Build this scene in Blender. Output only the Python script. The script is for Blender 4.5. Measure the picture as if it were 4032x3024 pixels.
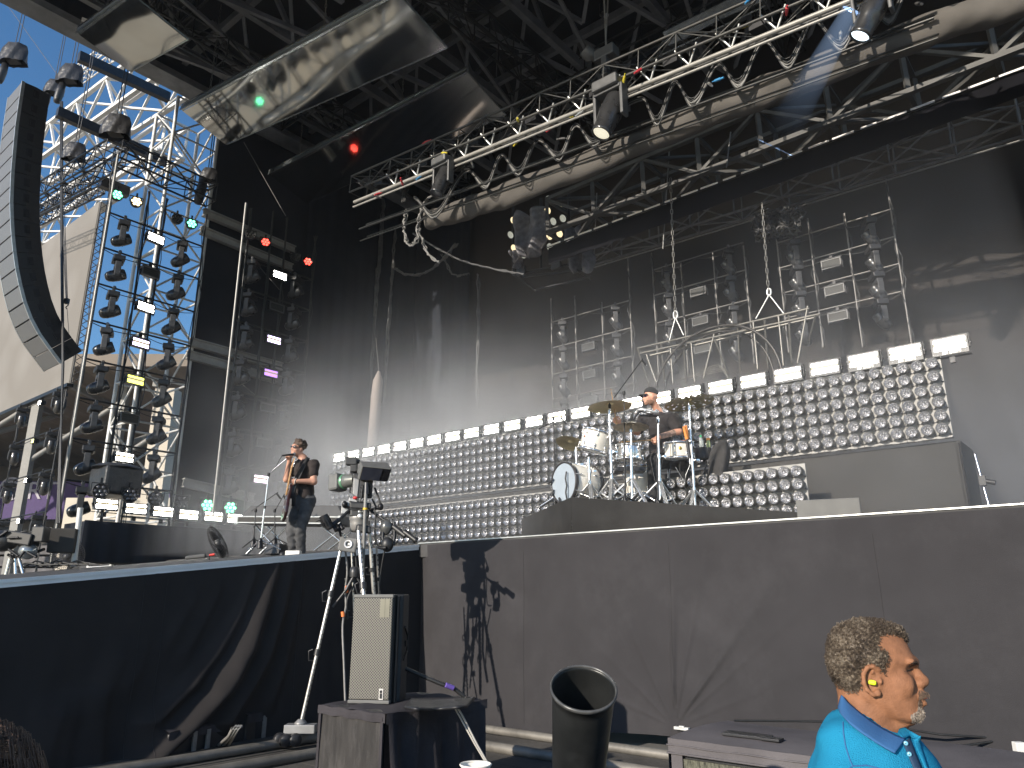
import bpy, bmesh, math, random
import numpy as np
from mathutils import Vector, Matrix
R = math.radians
random.seed(7)
for o in list(bpy.data.objects): bpy.data.objects.remove(o)
S = bpy.context.scene
COL = S.collection
# ---------------------------------------------------------------- camera
EYE = Vector((0, 0, 1.6)); PITCH = R(15.96); FPX = 2950.0
cd = bpy.data.cameras.new('camera'); cam = bpy.data.objects.new('camera', cd); COL.objects.link(cam)
cam.location = EYE; cam.rotation_euler = (R(90) + PITCH, 0, 0)
cd.sensor_width = 36; cd.lens = 36 * FPX / 4032; cd.clip_start = .05; cd.clip_end = 3000
S.camera = cam
# ---------------------------------------------------------------- stage frame: u along the stage front, v upstage
P0 = Vector((-1.4, 11.5, 0)); UA = math.atan2(-.641, .767)
UX = Vector((math.cos(UA), math.sin(UA), 0)); VX = Vector((-math.sin(UA), math.cos(UA), 0)); ZX = Vector((0, 0, 1))
# ---------------------------------------------------------------- light
SUN_EL = R(20); SUN_SIDE = R(2)   # the sun stands behind the audience, a little towards stage right
sdir = (-VX * math.cos(SUN_SIDE) - UX * math.sin(SUN_SIDE)) * math.cos(SUN_EL) + ZX * math.sin(SUN_EL)
sl = bpy.data.lights.new('sun', 'SUN'); sl.energy = 5.0; sl.angle = R(.53); sl.color = (1, .91, .79)
so = bpy.data.objects.new('sun', sl); COL.objects.link(so); so.rotation_euler = sdir.to_track_quat('Z', 'Y').to_euler()
w = bpy.data.worlds.new('World'); S.world = w; w.use_nodes = True
nt = w.node_tree; bg = nt.nodes['Background']; sk = nt.nodes.new('ShaderNodeTexSky'); sk.sky_type = 'NISHITA'
sk.sun_disc = False; sk.sun_elevation = SUN_EL; sk.sun_rotation = math.atan2(sdir.x, sdir.y); sk.ozone_density = 3.0; sk.dust_density = .4; sk.air_density = 1.0
hs = nt.nodes.new('ShaderNodeHueSaturation'); hs.inputs['Saturation'].default_value = 1.18; nt.links.new(sk.outputs[0], hs.inputs['Color']); nt.links.new(hs.outputs[0], bg.inputs[0]); bg.inputs[1].default_value = .15
S.view_settings.view_transform = 'Standard'; S.view_settings.look = 'None'; S.view_settings.gamma = 1; S.view_settings.use_curve_mapping = False
S.view_settings.exposure = .27
S.cycles.max_bounces = 6; S.cycles.transparent_max_bounces = 6; S.cycles.volume_bounces = 0
try: S.cycles.use_denoising = True
except Exception: pass
# ---------------------------------------------------------------- helpers
def st(u, v, z): return P0 + UX * u + VX * v + ZX * z
def ray(px, py):
    c = Vector(((px - 2016) / FPX, (1512 - py) / FPX, -1)); s, k = math.sin(PITCH), math.cos(PITCH)
    return Vector((c.x, k - c.y * s, s + c.y * k))
def on(px, py, n, d):
    r = ray(px, py); return EYE + r * ((d - n.dot(EYE)) / n.dot(r))
def on_v(px, py, v): return on(px, py, VX, VX.dot(P0) + v)
def on_u(px, py, u): return on(px, py, UX, UX.dot(P0) + u)
def on_z(px, py, z): return on(px, py, ZX, z)
def on_y(px, py, y): return on(px, py, Vector((0, 1, 0)), y)
def stc(p): q = p - P0; return q.dot(UX), q.dot(VX), p.z
MATS = {}
def mat(name, col, rough=.6, metal=0, var=.12, scale=6, bump=0, bscale=60, spec=.5, emit=None, estr=0, dirt=0, coat=0, trans=0, stretch=None):
    if name in MATS: return MATS[name]
    m = bpy.data.materials.new(name); m.use_nodes = True; N = m.node_tree.nodes; L = m.node_tree.links; b = N['Principled BSDF']
    b.inputs['Roughness'].default_value = rough; b.inputs['Metallic'].default_value = metal
    b.inputs['Specular IOR Level'].default_value = spec; b.inputs['Coat Weight'].default_value = coat
    b.inputs['Transmission Weight'].default_value = trans
    tc = N.new('ShaderNodeTexCoord'); src = tc.outputs['Object']
    if stretch:
        mp = N.new('ShaderNodeMapping'); mp.inputs['Scale'].default_value = stretch; L.new(src, mp.inputs[0]); src = mp.outputs[0]
    nz = N.new('ShaderNodeTexNoise'); nz.inputs['Scale'].default_value = scale; nz.inputs['Detail'].default_value = 5; L.new(src, nz.inputs['Vector'])
    rp = N.new('ShaderNodeValToRGB'); e = rp.color_ramp.elements
    e[0].position = .3; e[1].position = .7
    e[0].color = (*[max(0, c * (1 - var)) for c in col], 1); e[1].color = (*[min(1, c * (1 + var)) for c in col], 1)
    L.new(nz.outputs[0], rp.inputs[0]); out = rp.outputs[0]
    if dirt:
        n2 = N.new('ShaderNodeTexNoise'); n2.inputs['Scale'].default_value = scale * .37; n2.inputs['Detail'].default_value = 8; n2.inputs['Roughness'].default_value = .7; L.new(src, n2.inputs['Vector'])
        r2 = N.new('ShaderNodeValToRGB'); r2.color_ramp.elements[0].position = .48; r2.color_ramp.elements[1].position = .72
        L.new(n2.outputs[0], r2.inputs[0]); mx = N.new('ShaderNodeMixRGB'); mx.inputs[2].default_value = (*[min(1, c * (1 + dirt) + .02 * dirt) for c in col], 1)
        L.new(r2.outputs[0], mx.inputs[0]); L.new(out, mx.inputs[1]); out = mx.outputs[0]
    L.new(out, b.inputs['Base Color'])
    if metal or rough < .5:
        rr = N.new('ShaderNodeMapRange'); rr.inputs[3].default_value = max(.02, rough - .08); rr.inputs[4].default_value = rough + .1; L.new(nz.outputs[0], rr.inputs[0]); L.new(rr.outputs[0], b.inputs['Roughness'])
    if bump:
        n3 = N.new('ShaderNodeTexNoise'); n3.inputs['Scale'].default_value = bscale; n3.inputs['Detail'].default_value = 4; L.new(src, n3.inputs['Vector'])
        bp = N.new('ShaderNodeBump'); bp.inputs['Strength'].default_value = bump; bp.inputs['Distance'].default_value = .02; L.new(n3.outputs[0], bp.inputs['Height']); L.new(bp.outputs[0], b.inputs['Normal'])
    if emit: b.inputs['Emission Color'].default_value = (*emit, 1); b.inputs['Emission Strength'].default_value = estr
    MATS[name] = m; return m
def rotm(d, up=Vector((0, 0, 1))):   # matrix whose z axis is d
    z = Vector(d).normalized(); up = Vector(up)
    if abs(z.dot(up)) > .98: up = Vector((0, 1, 0)) if abs(z.y) < .9 else Vector((1, 0, 0))
    x = up.cross(z).normalized(); y = z.cross(x); return Matrix((x, y, z)).transposed()
class MB:
    def __init__(s): s.v = []; s.f = []; s.sm = []; s.mi = []
    def add(s, vs, fs, smooth=False, mi=0):
        b = len(s.v); s.v += [Vector(p) for p in vs]; s.f += [tuple(i + b for i in f) for f in fs]; s.sm += [smooth] * len(fs); s.mi += [mi] * len(fs); return s
    def box(s, c, d, M=None, mi=0, taper=1):
        c = Vector(c); x, y, z = d[0] / 2, d[1] / 2, d[2] / 2; M = M or Matrix.Identity(3)
        vs = [c + M @ Vector((sx * x * (taper if sz > 0 else 1), sy * y * (taper if sz > 0 else 1), sz * z)) for sz in (-1, 1) for sx, sy in ((-1, -1), (1, -1), (1, 1), (-1, 1))]
        return s.add(vs, [(3, 2, 1, 0), (4, 5, 6, 7), (0, 1, 5, 4), (1, 2, 6, 5), (2, 3, 7, 6), (3, 0, 4, 7)], mi=mi)
    def tube(s, p, q, r, r2=None, n=8, cap=True, mi=0):
        p, q = Vector(p), Vector(q); r2 = r if r2 is None else r2
        if (q - p).length < 1e-6: return s
        M = rotm(q - p); vs = []
        for c, rr in ((p, r), (q, r2)):
            vs += [c + M @ Vector((rr * math.cos(2 * math.pi * k / n), rr * math.sin(2 * math.pi * k / n), 0)) for k in range(n)]
        s.add(vs, [(k, (k + 1) % n, n + (k + 1) % n, n + k) for k in range(n)], True, mi)
        if cap: s.add(vs, [tuple(range(n - 1, -1, -1)), tuple(range(n, 2 * n))], False, mi)
        return s
    def path(s, pts, r, n=6, closed=False, mi=0, cap=True):
        pts = [Vector(p) for p in pts]; m = len(pts); vs = []; prev = None
        for i, p in enumerate(pts):
            a = pts[(i - 1) % m] if closed or i else p; b = pts[(i + 1) % m] if closed or i < m - 1 else p
            t = (b - a)
            if t.length < 1e-9: t = Vector((0, 0, 1))
            t.normalize()
            if prev is None: x = rotm(t).col[0]
            else:
                x = prev - t * prev.dot(t)
                if x.length < 1e-6: x = rotm(t).col[0]
            x = Vector(x).normalized(); y = t.cross(x); prev = x; rr = r[i] if isinstance(r, (list, tuple)) else r
            vs += [p + x * rr * math.cos(2 * math.pi * k / n) + y * rr * math.sin(2 * math.pi * k / n) for k in range(n)]
        fs = [(i * n + k, i * n + (k + 1) % n, ((i + 1) % m) * n + (k + 1) % n, ((i + 1) % m) * n + k) for i in range(m if closed else m - 1) for k in range(n)]
        s.add(vs, fs, True, mi)
        if cap and not closed: s.add(vs, [tuple(range(n - 1, -1, -1)), tuple(range((m - 1) * n, m * n))], False, mi)
        return s
    def lathe(s, prof, c=(0, 0, 0), M=None, n=24, mi=0, smooth=True):
        c = Vector(c); M = M or Matrix.Identity(3); vs = []
        for r, z in prof: vs += [c + M @ Vector((r * math.cos(2 * math.pi * k / n), r * math.sin(2 * math.pi * k / n), z)) for k in range(n)]
        m = len(prof)
        s.add(vs, [(i * n + k, i * n + (k + 1) % n, (i + 1) * n + (k + 1) % n, (i + 1) * n + k) for i in range(m - 1) for k in range(n)], smooth, mi); return s
    def ell(s, c, r, M=None, n=16, m=10, mi=0):
        c = Vector(c); M = M or Matrix.Identity(3); vs = []
        for i in range(m + 1):
            a = math.pi * i / m
            vs += [c + M @ Vector((r[0] * math.sin(a) * math.cos(2 * math.pi * k / n), r[1] * math.sin(a) * math.sin(2 * math.pi * k / n), -r[2] * math.cos(a))) for k in range(n)]
        return s.add(vs, [(i * n + k, i * n + (k + 1) % n, (i + 1) * n + (k + 1) % n, (i + 1) * n + k) for i in range(m) for k in range(n)], True, mi)
    def grid(s, fn, nu, nv, smooth=True, mi=0, flip=False):
        vs = [fn(i / nu, j / nv) for j in range(nv + 1) for i in range(nu + 1)]; w_ = nu + 1
        fs = [(j * w_ + i, j * w_ + i + 1, (j + 1) * w_ + i + 1, (j + 1) * w_ + i) for j in range(nv) for i in range(nu)]
        if flip: fs = [f[::-1] for f in fs]
        return s.add(vs, fs, smooth, mi)
    def prism(s, poly, c, M, d, mi=0):   # polygon in M's xy plane, extruded d along z (centred)
        c = Vector(c); n = len(poly); vs = [c + M @ Vector((x, y, -d / 2)) for x, y in poly] + [c + M @ Vector((x, y, d / 2)) for x, y in poly]
        return s.add(vs, [tuple(range(n - 1, -1, -1)), tuple(range(n, 2 * n))] + [(k, (k + 1) % n, n + (k + 1) % n, n + k) for k in range(n)], mi=mi)
MW = {}
def thing(name, label, cat, loc=(0, 0, 0), rz=0, group=None):
    o = bpy.data.objects.new(name, None); COL.objects.link(o); o.location = loc; o.rotation_euler = (0, 0, rz); o.empty_display_size = .1
    o['label'] = label; o['category'] = cat
    if group: o['group'] = group
    MW[o.name] = Matrix.Translation(Vector(loc)) @ Matrix.Rotation(rz, 4, 'Z'); return o
def part(name, mb, m, parent=None, world=False, bevel=0, label=None, kind=None):
    me = bpy.data.meshes.new(name); vs = mb.v
    root = parent
    while root is not None and root.parent is not None: root = root.parent
    if world and root is not None:
        I = MW[root.name].inverted(); vs = [I @ p for p in vs]
    me.from_pydata([tuple(p) for p in vs], [], mb.f); me.polygons.foreach_set('use_smooth', mb.sm); me.polygons.foreach_set('material_index', mb.mi)
    for q in (m if isinstance(m, (list, tuple)) else [m]): me.materials.append(q)
    me.update(); o = bpy.data.objects.new(name, me); COL.objects.link(o)
    if parent is not None: o.parent = parent
    if bevel:
        b = o.modifiers.new('b', 'BEVEL'); b.width = bevel; b.segments = 2; b.limit_method = 'ANGLE'; b.angle_limit = R(40)
    if label: o['label'] = label
    if kind: o['kind'] = kind
    return o
def single(name, mb, m, label, cat, group=None, bevel=0):   # a thing that is one mesh
    c = sum(mb.v, Vector()) / len(mb.v); c.z = min(p.z for p in mb.v)
    me_v = mb.v; mb.v = [p - c for p in me_v]; o = part(name, mb, m, None, bevel=bevel); o.location = c
    o['label'] = label; o['category'] = cat
    if group: o['group'] = group
    return o
def struct(name, mb, m, kind='structure'): return part(name, mb, m, None, kind=kind)
KIDS = {}
def dup(root, loc, rz, label, group=None):
    r = root.copy(); COL.objects.link(r); r.location = loc; r.rotation_euler = (0, 0, rz); r['label'] = label
    if group: r['group'] = group
    def rec(src, dst):
        for ch in src.children:
            c = ch.copy(); COL.objects.link(c); c.parent = dst; rec(ch, c)
    rec(root, r); return r
ORD = 'first second third fourth fifth sixth seventh eighth ninth tenth eleventh twelfth thirteenth fourteenth fifteenth sixteenth seventeenth eighteenth nineteenth twentieth'.split() + ['twenty-' + x for x in 'first second third fourth fifth sixth seventh eighth'.split()]
def rank(i, n, a, b):   # the i-th of n counted from whichever end (a or b) is nearer
    return (ORD[i] + ' from the ' + a) if i <= (n - 1) / 2 else (ORD[n - 1 - i] + ' from the ' + b)
def sag(p, q, d, n=14): p, q = Vector(p), Vector(q); return [p.lerp(q, t / n) - ZX * d * 4 * (t / n) * (1 - t / n) for t in range(n + 1)]
def text_mb(s, size, M, c, depth=.004):
    cu = bpy.data.curves.new('t', 'FONT'); cu.body = s; cu.size = size; cu.extrude = depth / 2; cu.align_x = 'CENTER'; cu.align_y = 'CENTER'
    o = bpy.data.objects.new('t', cu); COL.objects.link(o); dg = bpy.context.evaluated_depsgraph_get(); dg.update()
    me = bpy.data.meshes.new_from_object(o.evaluated_get(dg)); mb = MB(); c = Vector(c)
    mb.add([c + M @ v.co for v in me.vertices], [tuple(p.vertices) for p in me.polygons]); bpy.data.objects.remove(o); return mb
# implicit surfaces for bodies and cloth ------------------------------------------------
def surf(f, lo, hi, h):   # naive surface nets on a numpy grid; f takes (N,3) arrays
    lo = np.array(lo, float); hi = np.array(hi, float); n = np.ceil((hi - lo) / h).astype(int) + 1
    ax = [lo[k] + h * np.arange(n[k]) for k in range(3)]
    val = np.empty(n)
    for i in range(0, n[0], 24):
        g = np.stack(np.meshgrid(ax[0][i:i + 24], ax[1], ax[2], indexing='ij'), -1); val[i:i + 24] = f(g.reshape(-1, 3)).reshape(g.shape[:3])
    ins = val < 0; c = [(i, j, k) for i in (0, 1) for j in (0, 1) for k in (0, 1)]
    sl_ = lambda a, o: a[o[0]:n[0] - 1 + o[0], o[1]:n[1] - 1 + o[1], o[2]:n[2] - 1 + o[2]]
    cnt = sum(sl_(ins, o).astype(int) for o in c); act = (cnt > 0) & (cnt < 8); idx = -np.ones(act.shape, int); ii = np.argwhere(act); idx[act] = np.arange(len(ii))
    acc = np.zeros((len(ii), 3)); num = np.zeros(len(ii))
    for a in c:
        for b in c:
            if sum(b) - sum(a) == 1 and all(b[k] >= a[k] for k in range(3)):
                va = val[ii[:, 0] + a[0], ii[:, 1] + a[1], ii[:, 2] + a[2]]; vb = val[ii[:, 0] + b[0], ii[:, 1] + b[1], ii[:, 2] + b[2]]
                m = (va < 0) != (vb < 0); t = np.where(m, va / np.where(m, va - vb, 1), 0)
                p = np.array(a)[None] + t[:, None] * (np.array(b) - np.array(a))[None]; acc[m] += p[m]; num[m] += 1
    V = lo + h * (ii + acc / num[:, None]); F = []
    for k in range(3):
        u_, v_ = [(1, 2), (2, 0), (0, 1)][k]; A = ins; sh = [slice(None)] * 3; sh[k] = slice(0, -1); s2 = [slice(None)] * 3; s2[k] = slice(1, None)
        ch = np.argwhere(A[tuple(sh)] != A[tuple(s2)]); ch = ch[(ch[:, u_] > 0) & (ch[:, v_] > 0) & (ch[:, u_] < n[u_] - 1) & (ch[:, v_] < n[v_] - 1)]
        d1 = np.zeros(3, int); d1[u_] = 1; d2 = np.zeros(3, int); d2[v_] = 1
        q = np.stack([idx[tuple((ch - e).T)] for e in (d1 * 0, d1, d1 + d2, d2)], 1)
        fl = A[tuple(ch.T)]; q[~fl] = q[~fl][:, ::-1]; F.append(q)
    F = np.concatenate(F); F = F[(F >= 0).all(1)]
    mb = MB(); mb.v = [Vector(p) for p in V]; mb.f = [tuple(int(i) for i in q) for q in F]; mb.sm = [True] * len(F); mb.mi = [0] * len(F); return mb
def d_cap(a, b, ra, rb):
    a = np.array(a, float); b = np.array(b, float); ab = b - a; L2 = max(1e-9, ab @ ab)
    def f(P): t = np.clip((P - a) @ ab / L2, 0, 1); return np.linalg.norm(P - a - t[:, None] * ab, axis=1) - (ra + (rb - ra) * t)
    return f
def d_ell(c, r, M=None):
    c = np.array(c, float); r = np.array(r, float); Mi = np.array(M) if M is not None else np.eye(3)
    def f(P): q = (P - c) @ Mi; k = np.linalg.norm(q / r, axis=1); k2 = np.linalg.norm(q / r ** 2, axis=1); return k * (k - 1) / np.maximum(k2, 1e-9)
    return f
def d_chain(pts, rs): return [d_cap(pts[i], pts[i + 1], rs[i], rs[i + 1]) for i in range(len(pts) - 1)]
def smin(a, b, k): h = np.clip(.5 + .5 * (b - a) / k, 0, 1); return b + (a - b) * h - k * h * (1 - h)
def union(fs, k):
    def f(P):
        d = fs[0](P)
        for g in fs[1:]: d = smin(d, g(P), k)
        return d
    return f
def hand(wrist, fwd, palm_n, size, curl, side=1):
    """five-fingered hand: fwd = wrist to knuckles, palm_n = out of the palm; curl in degrees per joint; side = +1 thumb towards fwd x palm_n"""
    fwd = Vector(fwd).normalized(); pn = Vector(palm_n); pn = (pn - fwd * pn.dot(fwd)).normalized(); ac = fwd.cross(pn) * side; w_ = Vector(wrist); s = size
    fs = [d_cap(w_, w_ + fwd * .5 * s, .15 * s, .13 * s)]
    for k in range(4):
        b = w_ + fwd * (.5 - .02 * abs(k - 1)) * s + ac * (.18 - .12 * k) * s; fs.append(d_cap(w_ + fwd * .1 * s + ac * (.09 - .06 * k) * s, b, .085 * s, .07 * s))
        d = Vector(fwd); L = (.21, .24, .22, .17)[k] * s; q = b
        for j in range(3):
            d = Matrix.Rotation(R(curl * (1, 1.1, .8)[j] + 4 * k), 3, fwd.cross(pn)) @ d if True else d
            e = q + d * L * (1, .72, .58)[j]; fs.append(d_cap(q, e, (.062 - .005 * j) * s, (.057 - .005 * j) * s)); q = e
    t0 = w_ + fwd * .12 * s + ac * .12 * s; t1 = t0 + (fwd * .6 + ac * .7 + pn * .35).normalized() * .24 * s; t2 = t1 + (fwd * .85 + ac * .1 + pn * .5).normalized() * .2 * s; t3 = t2 + (fwd * .8 - ac * .3 + pn * .5).normalized() * .14 * s
    fs += d_chain([t0, t1, t2, t3], [.09 * s, .075 * s, .065 * s, .05 * s]); return fs
# ================================================================ materials
BLACK = mat('black_steel', (.014, .014, .016), .42, .3, .2, 9); BLKP = mat('black_plastic', (.022, .022, .024), .45, 0, .2, 14, bump=.1, bscale=220)
CLOTH = mat('black_cloth', (.043, .041, .0435), .95, 0, .09, 2.2, .35, 260, spec=.15, dirt=.25); CLOTH2 = mat('black_cloth_old', (.045, .043, .045), .95, 0, .15, 3, .35, 200, spec=.15, dirt=.4)
DRAPE = mat('dark_drape', (.024, .027, .034), 1, 0, .2, .8, .4, 90, spec=.05); GREYCL = mat('grey_cloth', (.062, .059, .055), .95, 0, .1, 1.5, .3, 120, spec=.1)
ALU = mat('raw_aluminium', (.62, .62, .60), .42, .85, .1, 12, .05, 90); STEELW = mat('galvanised_steel', (.60, .60, .58), .55, .3, .12, 4, dirt=.2); GREYB = mat('grey_painted_beam', (.20, .20, .198), .6, .1, .2, 3, dirt=.5)
CHROME = mat('chrome', (.88, .88, .89), .2, .95, .04, 20); DGREY = mat('dark_grey_metal', (.06, .06, .062), .4, .5, .2, 10)
DECKM = mat('stage_deck_ply', (.045, .044, .044), .7, 0, .25, 3, .2, 40, dirt=.6); WHITE = mat('white_paint', (.74, .72, .68), .5, 0, .07, 3, dirt=.1)
TAN = mat('rolled_cloth', (.105, .097, .088), .9, 0, .08, 3, .25, 90, spec=.1, dirt=.15)
# ================================================================ ground, stage
gm = mat('pit_floor', (.066, .060, .052), .8, 0, .35, 1.4, .5, 25, dirt=.9, stretch=(1, 1, 1))
far_m = mat('stadium_floor', (.17, .165, .16), .9, 0, .15, .5, .2, 8)
g = MB(); g.grid(lambda a, b: Vector((-400 + 800 * a, -300 + 800 * b, -.02)), 8, 8); struct('ground', g, far_m)
g = MB()
for k in range(16):      # dark plywood boards of the pit floor, laid with small gaps
    for j in range(7):
        g.box(st(-9.5 + 1.22 * k, -.5 - 1.22 * j - .61, -.001 + .003 * ((k * 7 + j * 3) % 3)), (1.213, 1.213, .03), rotm(ZX, UX))
M3 = Matrix((UX, VX, ZX)).transposed()     # local x,y,z -> u,v,z
struct('pit_floor', g, gm)
g = MB(); g.grid(lambda a, b: st(-60 + 50.8 * a, -14 + 26 * b, -.012), 6, 4); struct('service_floor', g, mat('service_floor', (.46, .40, .29), .9, 0, .2, .6))
def ramp_z(t): return 2.37 - .1125 * t
sg = thing('stage', 'big raised concert stage deck with drum riser and lamp wall on it', 'stage', st(0, 4, 0))
b = MB(); b.box(st(.5, 5.0, 2.29), (27, 10, .2), M3); part('deck', b, DECKM, sg, True)
b = MB(); b.box(st(7.0, -.008, 2.394), (14, .018, .014), M3); part('edge_trim', b, ALU, sg, True)
rp = thing('stage_ramp', 'sloping catwalk ramp with pale metal edge running from the stage to the crowd', 'ramp', st(-3, -4, 0))
b = MB(); vs = []
for u, dz in ((-7, 0), (0, 0)):
    for v in (0, -9.5): vs += [st(u, v, ramp_z(-v) + dz), st(u, v, ramp_z(-v) - .16)]
b.add(vs, [(0, 2, 6, 4), (1, 5, 7, 3), (0, 4, 5, 1), (2, 3, 7, 6), (0, 1, 3, 2), (4, 6, 7, 5)]); part('deck', b, DECKM, rp, True)
b = MB()
for dz, hh, du in ((-.014, .026, .03), (-.052, .05, .02)): b.tube  # two-step extrusion
for (za, zb, du) in ((.008, -.028, .034), (-.028, -.07, .022)):
    q = []
    for v in (-.02, -9.5):
        z = ramp_z(-v); q += [st(.002, v, z + za), st(du, v, z + za), st(du, v, z + zb), st(.002, v, z + zb)]
    b.add(q, [(0, 1, 5, 4), (1, 2, 6, 5), (2, 3, 7, 6), (3, 0, 4, 7), (3, 2, 1, 0), (4, 5, 6, 7)])
part('edge_trim', b, mat('trim_white', (.85, .85, .84), .5, 0, .08, 3, dirt=.1), rp, True)
# --- skirt in front of the main stage
PIN = on_v(2665, 2862, 0); pu, _, pz = stc(PIN); rnd = random.Random(3)
FOLDS = [(R(87), .075, .035), (R(75), .035, .03), (R(51), .06, .04), (R(40), .02, .03), (R(117), .022, .04), (R(141), .018, .05), (R(24), .014, .04), (R(163), .016, .05)]
WV = [(rnd.uniform(.6, 3.2), rnd.uniform(-.7, .7), rnd.uniform(0, 6)) for _ in range(7)]
def skirt_d(u, z):
    dx, dz = u - pu, z - pz; r = math.hypot(dx, dz); a = math.atan2(dz, dx); d = 0
    for fa, am, wd in FOLDS: d += am * math.exp(-((a - fa) / wd) ** 2) * min(1, r * 3.5) * math.exp(-r / 1.0)
    for k, s_, p_ in WV: d += .0045 * math.sin(k * u * 2 + s_ * z * 2.5 + p_)
    d += .0025 * math.sin(31 * u + 3 * math.sin(.9 * z + u)) * (.4 + .3 * math.sin(.7 * u)) + .004 * math.sin(9 * u + 2 * math.sin(1.3 * z)) * max(0, 1.6 - z)
    return d
def skirt(a, b):
    u = -.02 + 13.8 * a ** 1.0; bot = -.0 + .03 * max(0, u - 1) + .02 * math.sin(u * 1.9) + (.05 if u > 3 else .0); z = bot + (2.362 - bot) * b
    d = skirt_d(u, z) + .03; 
    if u < .5: d -= .12 * (1 - u / .5) ** 2 * (1 - .3 * b)
    return st(u, -d, z)
b = MB(); b.grid(skirt, 800, 110); sk_ = single('stage_skirt', b, CLOTH, 'sunlit faded black cloth skirt along the main stage front', 'skirt', 'cloth skirts under the stage')
for u in (2.05, 4.2, 6.4):   # seams
    b = MB(); b.path([st(u + .004 * math.sin(z * 5), -skirt_d(u, z) - .0325, z) for z in [.1 + .15 * k for k in range(15)]], .0022, 4); part('seam', b, CLOTH2, sk_).location = -Vector(sk_.location)
b = MB(); b.box(on_v(2685, 2868, -.1), (.17, .05, .03), M3); b.box(on_v(2685, 2862, -.12), (.06, .03, .02), M3); single('skirt_clamp', b, STEELW, 'short pale clamp pinning the gathered folds of the skirt', 'clamp', bevel=.004)
# --- skirt under the ramp (grazed by the sun, pulled into long folds)
def ridge_pts(pp): return sorted([(stc(on_u(x, y, 0))[2], stc(on_u(x, y, 0))[1]) for x, y in pp])
RID = [([(1000, 2260), (935, 2420), (850, 2560), (740, 2700), (600, 2840)], .11, .15, .10), ([(1200, 2240), (1165, 2400), (1115, 2600), (1060, 2760)], .07, .10, .08), ([(860, 2330), (800, 2450), (730, 2570)], .05, .11, .08), ([(1090, 2235), (1020, 2420), (960, 2560), (860, 2720), (760, 2830), (620, 2960), (520, 3040)], .24, .25, .12), ([(1150, 2230), (1095, 2420), (1030, 2590), (930, 2760), (880, 2840)], .19, .18, .10),
       ([(760, 2370), (690, 2480), (640, 2560)], .035, .14, .1), ([(470, 2600), (430, 2690), (400, 2740)], .05, .2, .1), ([(400, 2800), (390, 2900), (385, 3030)], .06, .22, .06), ([(275, 2820), (250, 2920), (235, 3040)], .05, .2, .08), ([(225, 2820), (190, 2920), (160, 3040)], .05, .2, .08),
       ([(570, 2540), (540, 2650), (500, 2700)], .035, .13, .08)]
RID = [(ridge_pts(p), A, wl, wr) for p, A, wl, wr in RID]
def ramp_d(v, z):
    d = .004 * math.sin(5 * v + 1.7 * z) + .003 * math.sin(11 * v - 3 * z) + .0022 * math.sin(27 * v + 2 * math.sin(2 * z + v)) * (1.2 - .4 * z)
    for pts, A, wl, wr in RID:
        zs = [p[0] for p in pts]; vc = float(np.interp(z, zs, [p[1] for p in pts])); f = 1.0
        if z > zs[-1]: f = max(0, 1 - (z - zs[-1]) / .25)
        if z < zs[0]: f = max(0, 1 - (zs[0] - z) / .2)
        hh = min(1, max(.12, (2.2 - z) / 1.5)); x = v - vc; wL = wl * (.3 + .9 * hh); wR = wr * (.3 + .9 * hh)
        d += A * f * hh * (math.exp(-(x / wL) ** 2 * 1.3) if x < 0 else math.exp(-(x / wR) ** 2 * 1.6))
    return d
def rskirt(a, b):
    v = .3 - 8.9 * a; top = ramp_z(max(0, -v)) - .068; z = top * (1 - b)
    return st(.016 + ramp_d(v, z), v, z)
b = MB(); b.grid(rskirt, 340, 90); rk = single('ramp_skirt', b, mat('ramp_cloth', (.034, .031, .031), .95, 0, .12, 2.5, .25, 200, spec=.12), 'dark cloth skirt under the ramp with long slanting folds catching the sun', 'skirt', 'cloth skirts under the stage')
for x0, y0, x1, y1 in ((1190, 2190, 1235, 2860), (665, 2220, 690, 2900), (568, 2290, 600, 3000)):
    v0 = stc(on_u(x0, y0, 0))[1]; b = MB(); b.path([st(.02 + ramp_d(v0, z), v0, z) for z in [.03 + .04 * k for k in range(52)] if z < ramp_z(-v0) - .08], .0035, 4); part('seam', b, CLOTH2, rk).location = -Vector(rk.location)
# floor rails along the skirts
def rail(p, q, r, lab): b = MB(); b.tube(p, q, r, n=10); single('floor_rail', b, mat('worn_rail', (.21, .195, .17), .5, .4, .25, 6, dirt=.4), lab, 'rail', 'round steel rails on the pit floor')
rail(st(.25, -.42, .05), st(13, -.42, .05), .05, 'round steel floor rail close along the hem of the front skirt')
rail(st(.95, -1.28, .06), st(13, -1.28, .06), .055, 'round steel floor rail passing behind the covered box and black tube')
rail(st(.75, -1.9, .07), st(.75, -8, .07), .05, 'round steel floor rail at the foot of the ramp skirt'); rail(st(1.45, -2.3, .06), st(1.45, -8, .06), .055, 'round steel floor rail further out from the ramp beside the covered sub')
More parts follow.
